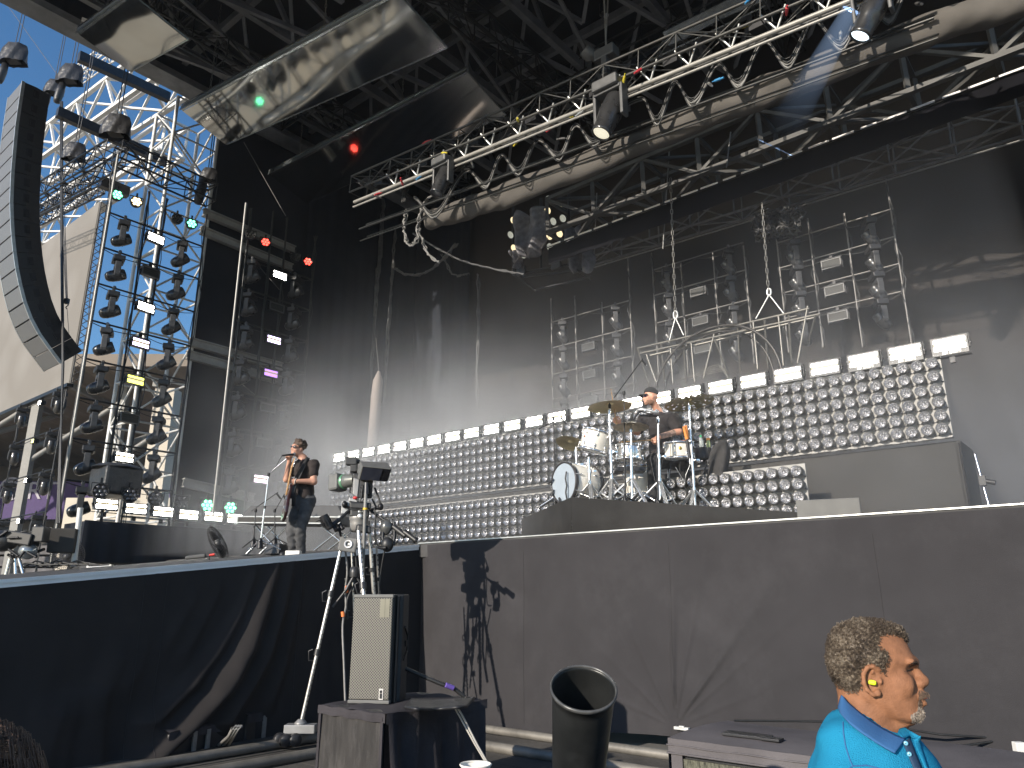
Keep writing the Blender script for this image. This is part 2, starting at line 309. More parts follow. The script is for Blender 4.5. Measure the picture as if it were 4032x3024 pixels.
# ================================================================ drapes
b = MB(); b.grid(lambda a, c: st(-10 + 27 * a, 9 + .02 * math.sin(150 * a) + .03 * math.sin(41 * a) - .01 * math.sin(9 * c), 2.4 + 14.7 * c), 300, 24)
single('back_drape', b, mat('back_drape_cloth', (.040, .036, .034), 1, 0, .1, .35, .2, 60, spec=.03), 'tall brown black drape closing the back of the stage', 'drape', 'tall stage drapes')
b = MB(); b.grid(lambda a, c: st(-10.0 + .009 * math.sin(70 * a), 4.2 + 4.9 * a, 2.4 + 14.7 * c), 120, 20)
single('side_drape', b, DRAPE, 'tall dark drape closing the far side of the stage', 'drape', 'tall stage drapes')
b = MB(); b.grid(lambda a, c: st(-9.9 + 2.6 * a, 8.7 + .012 * math.sin(40 * a), 2.4 + 14.7 * c), 60, 12); single('corner_mask_drape', b, DRAPE, 'narrow dark drape leg added to darken the back corner behind hanging cables', 'drape', 'tall stage drapes')  # added to hide sunlit back drape where the corner should be dark
b = MB(); b.grid(lambda a, c: st(-9.0 + 24 * a, -5, 13.45 + 3.7 * c), 40, 8); single('sun_block_header', b, DRAPE, 'unseen black header cloth added to shade the back of the stage', 'header')  # out-of-view cloth added to keep sun off the upper back drape
# ================================================================ trusses
def box_truss(name, label, cat, p, q, hw, hh, rch, rbr, bay, m, group=None, flat=False, up=ZX, style=0):
    p, q = Vector(p), Vector(q); d = (q - p).normalized(); up = (up - d * d.dot(up)).normalized(); s_ = d.cross(up); L_ = (q - p).length; n = max(1, round(L_ / bay))
    t = thing(name, label, cat, (p + q) / 2, 0, group); cr = [(-1, -1), (1, -1), (1, 1), (-1, 1)]; pt = lambda k, x: p + d * x + s_ * (cr[k][0] * hw / 2) + up * (cr[k][1] * hh / 2)
    seg = (lambda B, a, c, r: B.box((a + c) / 2, (2 * r, 2 * r * .8, (c - a).length), rotm(c - a, up))) if flat else (lambda B, a, c, r: B.tube(a, c, r, n=7, cap=False))
    for k in range(4):
        b = MB(); seg(b, pt(k, 0), pt(k, L_), rch); part('chord', b, m, t, True)
    b = MB()
    for i in range(n):
        x0, x1 = L_ * i / n, L_ * (i + 1) / n
        for k in range(4):
            k2 = (k + 1) % 4; a, c = (pt(k, x0), pt(k2, x1)) if (i + k) % 2 == 0 else (pt(k2, x0), pt(k, x1)); seg(b, a, c, rbr)
            if style or i == 0: seg(b, pt(k, x0), pt(k2, x0), rbr)
    for k in range(4): seg(b, pt(k, L_), pt((k + 1) % 4, L_), rbr)
    part('lattice', b, m, t, True); return t
TB = mat('truss_dark', (.05, .05, .048), .4, .6, .2, 8); TM = mat('truss_mill', (.26, .255, .24), .45, .5, .15, 8)
a, c = on_v(1412, 742, 2.2), on_v(3620, -190, 2.2); D1 = (c - a).normalized()
box_truss('lighting_truss', 'long front lighting truss hung with cables and two moving lights', 'truss', a, c, .5, .42, .026, .012, .75, mat('truss_grey', (.075, .074, .07), .45, .4, .2, 8), style=1)
t = thing('pipe_batten', 'pair of bright metal pipes slung under the front lighting truss', 'batten', (a + c) / 2)
for dz, dv, r in ((-.42, -.1, .042), (-.56, -.12, .024)):
    b = MB(); b.tube(a + ZX * dz + VX * dv, c + ZX * dz + VX * dv, r, n=10); part('pipe', b, mat('batten_pipe', (.30, .29, .265), .45, .3, .15, 6, dirt=.2), t, True)
b = MB()
for k in range(2, 26):
    p = a + D1 * (.74 * k) + ZX * -.2
    for s_ in (-1, 1): b.tube(p + VX * -.1 + ZX * -.2, p + D1 * (.2 * s_) + ZX * .1 - VX * .2, .02, n=6)
part('hanger', b, ALU, t, True)
for k, (dz, dv, r) in enumerate(((-.95, .25, .024), (-1.05, .5, .016), (-.75, .45, .02), (-1.25, .3, .016))):
    b = MB(); b.tube(a + ZX * dz + VX * dv - D1 * .2, c + ZX * dz + VX * dv, r, n=8); single('cable_pipe', b, TB, ('thick dark pipe carrying the swagged cables', 'thin dark pipe just above the rolled cloth', 'dark pipe close beneath the truss chords', 'lowest thin dark pipe touching the rolled cloth')[k], 'pipe', 'dark pipes under the front truss')
# cables swagged along the pipe
CR = [(1629, 783, 1), (1700, 850, 0), (1843, 675, 1), (1910, 735, 0), (1975, 615, 1), (2040, 681, 0), (2118, 555, 1), (2199, 621, 0), (2268, 497, 1), (2337, 567, 0), (2400, 560, 0), (2440, 420, 1), (2524, 470, 0), (2530, 392, 1), (2585, 482, 0), (2660, 328, 1), (2723, 410, 0), (2832, 256, 1), (2904, 337, 0), (3010, 166, 1), (3100, 258, 0), (3205, 84, 1), (3310, 185, 0), (3412, 18, 1), (3500, 80, 0), (3590, -60, 1)]
CR = [c_ for c_ in CR if c_[:2] not in ((2400, 560), (2524, 470))]
CABG = mat('cable_grey', (.20, .195, .185), .45, 0, .2, 20); CABB = mat('cable_black', (.02, .02, .02), .45, 0, .2, 20)
t = thing('cable_loom', 'grey cable loom swagged in waves under the front truss', 'cable', on_v(2500, 480, 2.45))
for j in range(7):
    pts = []; rj = random.Random(j)
    for i in range(len(CR) - 1):
        x0, y0, k0 = CR[i]; x1, y1, k1 = CR[i + 1]
        for q in range(8):
            f = q / 8; e = (1 - math.cos(math.pi * f)) / 2
            pts.append(on_v(x0 + (x1 - x0) * f, y0 + (y1 - y0) * e, 2.45) + Vector((0, 0, (j - 3) * .017 * (1 - k0 * (1 - f) - k1 * f) * 1.6)) + VX * (.02 * (j % 3) + .012 * math.sin(i + j)) + ZX * .02 * (j % 4))
    b = MB(); b.path(pts, .011 + .003 * (j % 2), 6); part('cable', b, CABG if j % 3 else CABB, t, True)
# rolled cloth under the truss
RP = [on_v(x, y, 2.95) for x, y in ((1690, 868), (1850, 815), (2000, 762), (2300, 650), (2600, 532), (2900, 412), (3100, 332), (3400, 214), (3700, 98), (4000, -10), (4300, -120))]
def roll(a_, c_):
    s_ = a_ * (len(RP) - 1); i = min(int(s_), len(RP) - 2); p = RP[i].lerp(RP[i + 1], s_ - i); th = 2 * math.pi * c_
    wr = .022 * math.sin(55 * a_ + 3 * math.sin(th)) + .012 * math.sin(140 * a_ + 5 * th) * (1 if a_ < .2 else .4) + .014 * math.sin(17 * a_ + 2 * th)
    r = .26 + wr; return p + VX * (r * .75 * math.cos(th)) + ZX * (r * math.sin(th) * 1.0) - ZX * .03 * math.sin(9 * a_)
b = MB(); b.grid(roll, 420, 28)
ce = [roll(0, k / 28) for k in range(28)]; b.add(ce, [tuple(range(28))]); single('rolled_drape', b, TAN, 'long rolled up grey cloth tied below the front truss, streaked with cable shadows', 'drape')
# rear trusses
a, c = on_v(2200, 880, 5.0), on_v(4300, 50, 5.0)
box_truss('roof_truss', 'deep grey truss of flat beams behind the rolled cloth', 'truss', a, c, .9, .85, .055, .04, 1.25, mat('truss_grey_brown', (.075, .073, .068), .6, .1, .2, 3, dirt=.4), 'grey and black trusses across the stage', True, style=1)
t = thing('border_pipe', 'dark border bar with a broken line of white tape below the grey truss', 'bar', (a + c) / 2 - ZX * .75)
b = MB(); b.tube(a - ZX * .78 - VX * .45, c - ZX * .78 - VX * .45, .025); part('pipe', b, BLACK, t, True)
b = MB(); d = (c - a).normalized(); n = int((c - a).length / .42)
for k in range(n): b.box(a + d * (.42 * k + .2) - ZX * .78 - VX * .475, (.36 - .1 * (k % 3 == 1), .012, .035), M3)
part('tape', b, WHITE, t, True)
b = MB(); b.grid(lambda x, y: a.lerp(c, x) - ZX * (.8 + .42 * y) - VX * (.42 + .01 * math.sin(80 * x)), 60, 4); single('border_cloth', b, mat('border_velvet', (.010, .010, .012), 1, 0, .2, 2, spec=.02), 'black border cloth hanging below the line of white tape', 'border')
a, c = on_v(2290, 995, 6.5), on_v(4300, 360, 6.5)
box_truss('pod_truss', 'lower dark truss carrying the hanging frames of small lights', 'truss', a, c, .45, .62, .03, .018, 1.05, mat('truss_bronze', (.19, .18, .17), .45, .3, .2, 8), 'grey and black trusses across the stage', style=1)
b = MB(); b.tube(a - ZX * .5, c - ZX * .5, .02); single('pod_pipe', b, TM, 'thin pale pipe under the lower dark truss', 'pipe')
# roof ---------------------------------------------------------
rf = thing('stage_roof', 'dark roof high above the stage with a grid of grey beams', 'roof', st(0, 3, 15))
b = MB(); b.box(st(2, 3, 17.2), (25, 17, .1), M3); part('skin', b, mat('roof_skin', (.02, .021, .024), .7, 0, .2, 1), rf, True)
b = MB(); b.box(st(-10.0, 2.2, 15.35), (.22, 14.5, .5), M3); b.box(st(-9.7, 2.2, 15.1), (.5, 14.5, .06), M3); part('fascia', b, GREYB, rf, True); b = MB(); b.grid(lambda x, y: st(-10.02, -5 + 17 * x, 15.5 + 1.68 * y), 30, 3); part('side_cloth', b, DRAPE, rf, True)
def beam(p, q, w_, h_, B=None): B = B or MB(); p, q = Vector(p), Vector(q); return B.box((p + q) / 2, (w_, h_, (q - p).length), rotm(q - p, ZX))
for k in range(9):
    u = -9 + 2.6 * k; part('beam', beam(st(u, -5, 15.6), st(u, 9, 15.6), .16, .26), GREYB, rf, True); b = MB()
    for j in range(7): beam(st(u, -5 + 2 * j, 15.6), st(u + (0 if j % 2 else 0), -4 + 2 * j, 17), .09, .12, b); beam(st(u, -4 + 2 * j, 17), st(u, -3 + 2 * j, 15.6), .09, .12, b)
    part('lattice', b, GREYB, rf, True)
for k in range(7):
    v = -4.4 + 2.1 * k; part('beam', beam(st(-10, v, 16.1), st(14, v, 16.1), .14, .22), GREYB, rf, True); b = MB()
    for j in range(11): beam(st(-9 + 2 * j, v, 16.1), st(-8 + 2 * j, v + .9, 15.2), .08, .1, b); beam(st(-8 + 2 * j, v + .9, 15.2), st(-7 + 2 * j, v, 16.1), .08, .1, b)
    part('lattice', b, GREYB, rf, True)
b = MB()
for k in range(8): beam(st(-9.5 + 2.8 * k, -3, 15.3), st(-6.5 + 2.8 * k, 8, 15.3), .1, .12, b); beam(st(-6.5 + 2.8 * k, -3, 15.2), st(-9.5 + 2.8 * k, 8, 15.2), .08, .1, b)
part('bracing', b, GREYB, rf, True)
for k in range(4):   # roof trusses of dark tube between the beams
    u = -7.4 + 5.6 * k; t = box_truss('roof_girder', 'dark tube truss running upstage under the roof, ' + rank(k, 4, 'speaker column', 'sunlit drape end'), 'truss', st(u, -4, 14.9), st(u, 8.6, 14.9), .5, .6, .035, .018, .9, TB, 'dark tube trusses under the roof', style=1)
for k in range(3):
    v = -1.6 + 4.1 * k; t = box_truss('roof_girder', 'dark tube truss crossing the stage under the roof, ' + rank(k, 3, 'front edge', 'back drape'), 'truss', st(-9.6, v, 15.5), st(12, v, 15.5), .45, .5, .03, .016, .85, TB, 'dark tube trusses under the roof', style=1)
# white and dark structure outside the far wing
a, c = on_v(150, 640, 2.0), on_v(760, 215, 2.0)
box_truss('wing_truss', 'big white painted truss lit by the sun behind the speaker column', 'truss', a, c, 1.3, 1.75, .085, .05, 1.5, WHITE, 'white trusses beyond the wing', True)
a, c = on_v(140, 905, 4.5), on_v(690, 545, 4.5)
box_truss('wing_truss', 'lower white painted truss running behind the lattice tower', 'truss', a, c, 1.0, 1.5, .08, .05, 1.7, WHITE, 'white trusses beyond the wing', True)
a, c = on_v(300, 305, 6), on_v(440, 200, 6); box_truss('wing_truss', 'small white lattice boom peeking above the dark beams', 'truss', a, c, .7, .8, .05, .03, .8, WHITE, 'white trusses beyond the wing')
for i, (x0, y0, x1, y1, u) in enumerate(((310, 222, 665, 385, -13), (225, 440, 660, 640, -13.5), (395, 715, 505, 760, -12))):
    b = beam(on_u(x0, y0, u), on_u(x1, y1, u), .2, .3); single('dark_beam', b, DGREY, ('upper dark roof beam crossing the open sky', 'second dark beam passing behind the white truss', 'short dark beam above the pair of green lights')[i], 'beam', 'dark beams beyond the wing')
tb = on_u(600, 1500, -10.7); u0, v0, _ = stc(tb)
box_truss('scaffold_tower', 'tall silver lattice tower standing behind the moving light frame', 'tower', st(u0, v0, 0), st(u0, v0, 15), 1.25, 1.25, .05, .028, 1.15, STEELW, None, up=VX, style=1)
box_truss('scaffold_tower', 'second silver lattice tower half hidden by the black wing cloth', 'tower', st(u0, v0 + 1.75, 0), st(u0, v0 + 1.75, 15), .8, .8, .045, .025, .9, STEELW, None, up=VX, style=1)
b = MB(); b.grid(lambda x, y: st(-10.2, v0 + .72 + 3.5 * x + .0, 2.4 + 14.7 * y), 40, 10); single('wing_cloth', b, DRAPE, 'flat black wing cloth behind the second frame of moving lights', 'drape', 'tall stage drapes')
for i, (x0, y0, x1, y1) in enumerate(((800, 835, 1160, 985), (790, 905, 1150, 1055), (745, 1345, 1110, 1445), (735, 1395, 1110, 1500), (720, 1900, 1000, 1960))):
    b = MB(); p, q = on_u(x0, y0, -9.95), on_u(x1, y1, -9.95)
    for dz, hh, ww in ((.1, .03, .16), (-.1, .03, .16), (0, .2, .02)): b.box((p + q) / 2 + ZX * dz, (ww, hh, (q - p).length), rotm(q - p, ZX))
    single('wing_beam', b, mat('wing_beam_grey', (.3, .29, .27), .6, .2, .2, 3, dirt=.3), 'grey steel beam on the black wing cloth, ' + ('uppermost', 'second from the top', 'just below mid height', 'fourth from the top', 'lowest')[i] + ' of five', 'beam', 'grey beams on the wing cloth')
# black trusses over the far frame
TBK = mat('truss_black', (.018, .018, .02), .4, .4, .2, 8)
a, c = on_u(462, 600, -9.5), on_u(835, 770, -9.5)
box_truss('frame_truss', 'black truss along the top of the moving light frame', 'truss', a, c, .5, .5, .028, .014, .7, TBK, 'black trusses over the far wing', style=1)
a, c = on_v(120, 800, stc(on_u(462, 600, -9.5))[1]), on_u(458, 602, -9.5)
box_truss('frame_truss', 'black truss leading from the frame corner towards the speaker column', 'truss', a, c, .5, .5, .028, .014, .7, TBK, 'black trusses over the far wing', style=1)
a, c = on_v(90, 885, -.4), on_v(390, 728, -.4)
box_truss('frame_truss', 'black truss with small clamps above the video screen', 'truss', a, c, .4, .4, .03, .014, .6, TBK, 'black trusses over the far wing', style=1)
# ================================================================ lamp wall
LWV = 3.0; zb = on_v(3735, 1715, LWV).z; uR = stc(on_v(3735, 1600, LWV))[0]; uL = stc(on_v(1318, 1960, LWV))[0]; PITCHW = .531; NP = round((uR - uL) / PITCHW); PITCHW = (uR - uL) / NP
REFL = mat('lamp_reflector', (.55, .55, .57), .26, .85, .03, 30); CAN = mat('lamp_can', (.11, .11, .105), .5, .2, .15, 12); PLATE = mat('panel_plate', (.36, .35, .33), .6, .1, .1, 6, dirt=.3); BULB = mat('lamp_glass', (.75, .76, .78), .08, .2, .02, 5, spec=1)
def lamp_meshes():
    r = .0705; b = MB(); M = rotm((0, -1, 0)); b.lathe([(.045, 0), (.06, .02), (r, .04), (r, .125), (r + .004, .128), (r + .004, .142), (r - .006, .143)], (0, 0, 0), M, 18)
    for s_ in (-1, 1): b.add([Vector((s_ * .06, -.02, -.05)), Vector((s_ * .092, -.005, -.075)), Vector((s_ * .06, -.02, -.085)), Vector((s_ * .06, -.06, -.06))], [(0, 1, 2), (0, 3, 1), (1, 3, 2)])
    l = MB(); l.lathe([(r - .003, .138), (r - .012, .124), (.038, .10), (.018, .084), (.006, .08)], (0, 0, 0), M, 18)
    for k in range(9):   # stippled glass facets in the bowl
        a = 2 * math.pi * k / 9; l.ell((.036 * math.cos(a), -.108, .036 * math.sin(a)), (.009, .004, .009), n=6, m=4)
    l.ell((0, -.118, 0), (.014, .02, .014), n=8, m=6); return b, l
LB, LL = lamp_meshes()
def lamp_panel(rows, cols, dx, dz, label, group):
    t = thing('lamp_bank', label, 'lamp panel', (0, 0, 0), 0, group); b = MB(); W_ = cols * dx; H_ = rows * dz
    b.box((0, .02, H_ / 2), (W_ - .006, .03, H_ + .03)); b.box((0, .0, -.02), (W_ - .004, .09, .025)); 
    for x in (-W_ * .25, W_ * .25): b.box((x, -.05, -.03), (.09, .012, .02))
    part('back_plate', b, PLATE, t, bevel=.003); first = None
    for i in range(cols):
        for j in range(rows):
            p = ((i - (cols - 1) / 2) * dx, 0, (j + .5) * dz)
            if first is None:
                first = part('lamp', LB, CAN, t); ln = part('lens', LL, REFL, first); first.location = p; q = first
            else:
                q = first.copy(); COL.objects.link(q); q.location = p; c = ln.copy(); COL.objects.link(c); c.parent = q
            q.rotation_euler = (R(5) + R(2) * random.uniform(-1, 1), 0, R(2.5) * random.uniform(-1, 1))
    return t
zt_ = on_v(3729, 1395, LWV).z - .02; RZ = (zt_ - zb) / 6; wl = 'lamp panels of the upper wall row'
pr = lamp_panel(6, 3, PITCHW / 3, RZ, 'x', wl)
def setp(o, p): o.location = p; o.rotation_euler = (0, 0, UA)
for i in range(NP):
    lab = 'upper wall lamp panel, ' + rank(i, NP, 'camera end', 'far right end').replace('camera end', 'singer end').replace('far right end', 'end past the drums')
    p = st(uL + (i + .5) * PITCHW, LWV, zb)
    if i == 0: setp(pr, p); pr['label'] = lab
    else: dup(pr, p, UA, lab, wl)
LOV = 2.2; zl = on_v(2072, 1948, LOV).z; uLl = stc(on_v(1440, 2030, LOV))[0]; uRl = stc(on_v(3178, 1900, LOV))[0]; NL = round((uRl - uLl) / .5); PL = (uRl - uLl) / NL; rl = 5; RL = PL / 3 * 1.02
wl2 = 'lamp panels of the lower wall row'; pr2 = lamp_panel(rl, 3, PL / 3, RL, 'x', wl2); hid = set()
for i in range(NL):
    lab = 'lower wall lamp panel, ' + rank(i, NL, 'singer end', 'end past the drums'); p = st(uLl + (i + .5) * PL, LOV, zl - rl * RL)
    if i == 0: setp(pr2, p); pr2['label'] = lab
    else: dup(pr2, p, UA, lab, wl2)
b = MB(); b.box(st((uL + uR) / 2, LWV + .55, (zb - .06 + 2.39) / 2), (uR - uL + .1, .9, zb - .06 - 2.39), M3)
b.grid(lambda x, y: st(uL + (uR - uL) * x, LWV + .06 - .012 * math.sin(70 * x) * (1 if x > .78 else .25) - .006 * math.sin(23 * x), 2.39 + (zb - .08 - 2.39) * y), 260, 8)
single('lamp_wall_riser', b, GREYCL, 'long riser wrapped in grey cloth carrying the upper lamp wall', 'riser')
b = MB(); b.grid(lambda x, y: st(uR + .06 - .1 * x, LWV - .02 + .3 * x + .04 * math.sin(16 * x), 2.39 + (zb - .1 - 2.39) * y), 30, 6); single('end_drape', b, CLOTH2, 'gathered black drape at the end of the lamp wall riser', 'drape')
t = thing('lamp_stand', 'thin chrome stand leaning at the end of the lamp wall', 'stand', st(uR + .25, LWV - .1, 2.39)); b = MB(); b.tube(st(uR + .3, LWV - .15, 2.4), st(uR + .2, LWV, 3.35), .013); part('pole', b, CHROME, t, True); b = MB(); b.box(st(uR + .25, LWV - .1, 3.0), (.07, .07, .12), M3); b.tube(st(uR + .25, LWV - .1, 3.0), st(uR + .38, LWV - .1, 2.96), .03); part('knob', b, BLKP, t, True)
b = MB(); b.box(st(uRl + .16, LOV - .1, 2.56), (.22, .2, .32), M3, taper=.9); single('wedge_monitor', b, BLKP, 'small dark monitor box standing beside the lower lamp wall', 'monitor', bevel=.02)
# ================================================================ fixtures
def emat(name, col, e): return mat(name, (.5, .5, .5), .4, emit=col, estr=e)
LEDW = emat('led_white', (1, .97, .87), 30); LEDV = emat('led_violet', (.75, .62, 1), 6); LEDY = emat('led_yellow', (.9, .95, .12), 3.4); LEDP = emat('led_pink', (1, .75, .95), 7); LEDOFF = mat('led_off', (.022, .022, .02), .55, .1, .15, 40)
LEDG = emat('led_green', (.15, 1, .45), 4); LEDR = emat('led_red', (1, .05, .03), 5); LEDM = emat('led_amber', (1, .75, .35), 4); LENSM = mat('dark_lens', (.10, .10, .11), .08, .3, .05, 10, spec=1); LEDX = emat('led_mixed', (.55, .25, 1), 1.6)
HGREY = mat('fixture_grey', (.10, .10, .10), .45, .3, .12, 12)
def strobe(face, label='x', group=None, stand=False, logo=False):   # wide wash light; origin at the clamp, face towards -y
    t = thing('wash_light', label, 'stage light', (0, 0, 0), 0, group); s_ = -1 if not stand else 1; zc = .25 * s_; b = MB()
    b.box((0, .02, zc), (.46, .11, .225)); 
    for k in range(9): b.box((-.2 + .05 * k, .09, zc), (.012, .05, .18))
    part('body', b, BLKP if not stand else HGREY, t, bevel=.01)
    b = MB(); b.box((0, -.045, zc + .105), (.47, .03, .024)); b.box((0, -.045, zc - .105), (.47, .03, .024 if not stand else .04)); b.box((-.222, -.045, zc), (.026, .03, .2)); b.box((.222, -.045, zc), (.026, .03, .2)); part('bezel', b, HGREY, t)
    b = MB(); b.box((0, -.04, zc + .066), (.405, .012, .046)); b.box((0, -.04, zc - .05), (.405, .012, .08)); part('led_face', b, face, t)
    b = MB(); b.box((0, -.041, zc + .017), (.405, .010, .05)); part('strobe_tube', b, mat('strobe_tube', (.5, .45, .3), .3, emit=(1, .78, .4), estr=.35) if face not in (LEDOFF,) else LEDOFF, t)
    b = MB()
    for x in (-.245, .245): b.box((x, .02, zc - .04 * s_ * -1), (.012, .05, .2)); b.tube((x - .02, .02, zc), (x + .02, .02, zc), .022)
    b.box((0, .02, .09 * s_), (.5, .05, .012)); b.box((0, .02, .045 * s_), (.07, .05, .09)); part('yoke', b, BLACK, t); return t
def mover(tilt, label='x', group=None, sc=1.0, lens=LENSM):   # moving head hung from a pipe at the origin
    t = thing('moving_head', label, 'stage light', (0, 0, 0), 0, group); b = MB()
    for x in (-.11, .11): b.box((x, 0, -.05), (.035, .06, .12)); b.lathe([(.028, -.02), (.04, -.02), (.04, .02), (.028, .02), (.028, -.02)], (x, 0, 0), rotm((1, 0, 0)), 10)
    part('clamp', b, DGREY, t); b = MB(); b.box((0, 0, -.17), (.42, .26, .13)); b.box((0, 0, -.255), (.2, .2, .04)); part('base', b, BLKP, t, bevel=.03)
    b = MB(); prof = [(-.2, -.27), (.2, -.27), (.2, -.34), (.215, -.36), (.215, -.6), (.19, -.66), (.165, -.6), (.15, -.38), (-.15, -.38), (-.165, -.6), (-.19, -.66), (-.215, -.6), (-.215, -.36), (-.2, -.34)]
    b.prism(prof, (0, 0, 0), Matrix(((1, 0, 0), (0, 0, -1), (0, 1, 0))), .13); yk = part('yoke', b, mat('yoke_black', (.05, .05, .052), .5, .1, .15, 10), t, bevel=.012)
    b = MB(); M = Matrix.Rotation(tilt, 3, 'X')
    prof = [(.001, -.25), (.07, -.24), (.115, -.19), (.138, -.1), (.142, 0), (.142, .01), (.146, .015), (.146, .03), (.142, .035), (.14, .1), (.132, .17), (.122, .2), (.11, .205), (.108, .18)]
    b.lathe(prof, (0, 0, -.58), M @ rotm((0, -1, 0)), 22); hd = part('head', b, mat('head_black', (.03, .03, .031), .28, 0, .15, 10, coat=.3), yk)
    b = MB(); b.lathe([(.108, .185), (.08, .197), (.04, .205), (.001, .207)], (0, 0, -.58), M @ rotm((0, -1, 0)), 20); part('lens', b, lens, hd)
    t.scale = (sc,) * 3; return t
def par(cells, label='x', group=None, tilt=0, body=BLKP):
    t = thing('par_light', label, 'stage light', (0, 0, 0), 0, group); M = Matrix.Rotation(tilt, 3, 'X') @ rotm((0, -1, 0)); c = (0, 0, -.25); b = MB()
    b.lathe([(.001, -.1), (.09, -.1), (.125, -.06), (.14, 0), (.14, .07), (.128, .075), (.126, .06), (.001, .055)], c, M, 20); part('body', b, body, t); b = MB()
    for k in range(7):
        a = 2 * math.pi * k / 6; r = 0 if k == 6 else .082; q = Vector(c) + M @ Vector((r * math.cos(a), r * math.sin(a), .06)); b.ell(q, (.036, .036, .018), M, 10, 6)
    part('led_cell', b, cells, t); b = MB(); b.box((0, 0, -.05), (.04, .04, .1)); b.box((0, 0, -.1), (.31, .04, .012))
    for x in (-.152, .152): b.box((x, 0, -.18), (.01, .04, .16))
    part('yoke', b, BLACK, t); return t
# strobes along the top of the lamp wall
zs = zt_ + .015; sw = strobe(LEDW, stand=True, group='wash lights along the top of the lamp wall'); sw.scale = (.91, 1, .95)
for i in range(NP + 1):
    u = uL + (i + .25) * PITCHW; p = st(u, LWV + .0, zs - .12); lab = 'white wash light atop lamp wall, ' + rank(i, NP + 1, 'singer end', 'end past the drums')
    o = sw if i == 0 else dup(sw, p, UA, lab); setp(o, p); o['label'] = lab
    if i in (NP, NP - 2, NP - 1):
        b = text_mb('SGM', .075, rotm((0, -1, 0)), (.06, -.0635, .25 - .107), .002); 
        b2 = MB(); b2.box((0, -.055, .25 - .11), (.47, .012, .07)); part('name_plate', b2, HGREY, o); part('lettering', b, ALU, o)
        b3 = MB(); b3.prism([(-.03, -.022), (.03, -.022), (.03, .022), (-.01, .022), (-.03, .0)], (-.07, -.0635, .25 - .107), rotm((0, -1, 0)), .002); part('emblem', b3, ALU, o)
# ---------------------------------------------------------------- frames of lights
def frame(name, label, plane, poles, rows, ext, m=TBK, r=.024):
    """poles: list of (coord, z0, z1) along the frame axis; rows: list of z; plane(c,z)->world"""
    t = thing(name, label, 'lighting frame', plane(poles[0][0], poles[0][1]))
    for c, z0, z1 in poles: b = MB(); b.tube(plane(c, z0), plane(c, z1), r, n=8); part('upright', b, m, t, True)
    for z in rows: b = MB(); b.tube(plane(ext[0], z), plane(ext[1], z), r, n=8); part('rung', b, m, t, True)
    b = MB()
    for c, z0, z1 in poles:   # cables strapped to the uprights
        for j in range(2):
            rj = random.Random(int(c * 100) + j); b.path([plane(c + .03 * math.sin(k * 1.1 + j) + rj.uniform(-.02, .05), z0 + (z1 - z0) * k / 16) + Vector((rj.uniform(-.03, .03),) * 3) for k in range(17)], .011, 5)
    for z in rows: b.path(sag(plane(ext[0], z - .03), plane((ext[0] + ext[1]) / 2, z - .03), .09), .011, 5); b.path(sag(plane((ext[0] + ext[1]) / 2, z - .02), plane(ext[1], z - .02), .12), .009, 5)
    part('cable', b, CABB, t, True); return t
UF = -9.5; plU = lambda c, z: st(UF, c, z)
vz = lambda x, y, u=UF: stc(on_u(x, y, u))[1:]
rowz = [vz(x, y)[1] for x, y in ((424, 834), (403, 971), (380, 1112), (353, 1258), (330, 1400), (300, 1560), (275, 1722), (240, 1888))]
dz = (rowz[0] - rowz[7]) / 7; rowz = [rowz[0] - dz * k for k in range(8)]
pv = [vz(429, 800)[0], vz(583, 800)[0], vz(655, 800)[0], vz(800, 960)[0]]; ztop = vz(455, 610)[1]
frame('light_frame', 'tall black pipe frame of moving lights seen against the blue sky', plU, [(pv[0], 2.3, ztop), (pv[1], 2.3, ztop - .6), (pv[2], 2.3, ztop - .6), (pv[3], 2.3, ztop - .6)], rowz, (pv[0], pv[3]))
b = MB(); b.tube(st(UF + .08, pv[0], 2.3), st(UF + .08, pv[0], ztop), .03); single('tension_pole', b, TM, 'pale pole running up the near edge of the moving light frame', 'pole')
vA, vB, vC = vz(488, 880)[0], vz(606, 945)[0], vz(712, 1000)[0]
mvp = {}
def put_mover(tilt, key, p, rz, lab, group, sc=1.0):
    k = (round(tilt, 2), key)
    if k not in mvp: mvp[k] = o = mover(tilt, lab, group, sc); o.location = p; o.rotation_euler = (0, 0, rz); return o
    o = dup(mvp[k], p, rz, lab, group); return o
stp = {}
def put_strobe(m, p, rz, lab, group):
    if m not in stp: o = strobe(m, lab, group); o.location = p; o.rotation_euler = (0, 0, rz); stp[m] = o; return o
    return dup(stp[m], p, rz, lab, group)
pap = {}
def put_par(m, p, rz, lab, group, tilt=0):
    if m not in pap: o = par(m, lab, group, tilt); o.location = p; o.rotation_euler = (0, 0, rz); pap[m] = o; return o
    return dup(pap[m], p, rz, lab, group)
FU = math.atan2(VX.y, VX.x)      # things facing +U: local -y -> +U
G1 = 'moving lights on the frame against the sky'; sm = [LEDW, LEDOFF, LEDW, LEDV, LEDY, LEDOFF, LEDW]; sn = ['glowing white', 'unlit', 'glowing white', 'glowing pale violet', 'glowing yellow', 'unlit', 'glowing white']
rs = random.Random(5)
for k in range(8):
    z = rowz[k] - .03
    put_mover(R(-28 + 4 * (k % 2)), 'a', st(UF + .02, vA, z), FU + R(70 + rs.uniform(-8, 8)), f'black moving head, outer column of the sky frame, {rank(k, 8, "top", "bottom")}', G1)
    if k < 7:
        put_mover(R(-38 + 5 * (k % 2)), 'a', st(UF + .02, vC, z), FU + R(62 + rs.uniform(-8, 8)), f'moving head before the silver tower, {rank(k, 7, "top", "bottom")}', G1)
        put_strobe(sm[k], st(UF + .05, vB, z), FU + R(8), f'{sn[k]} wash light, middle of the sky frame, {rank(k, 7, "top", "bottom")}', 'wash lights on the frame against the sky')
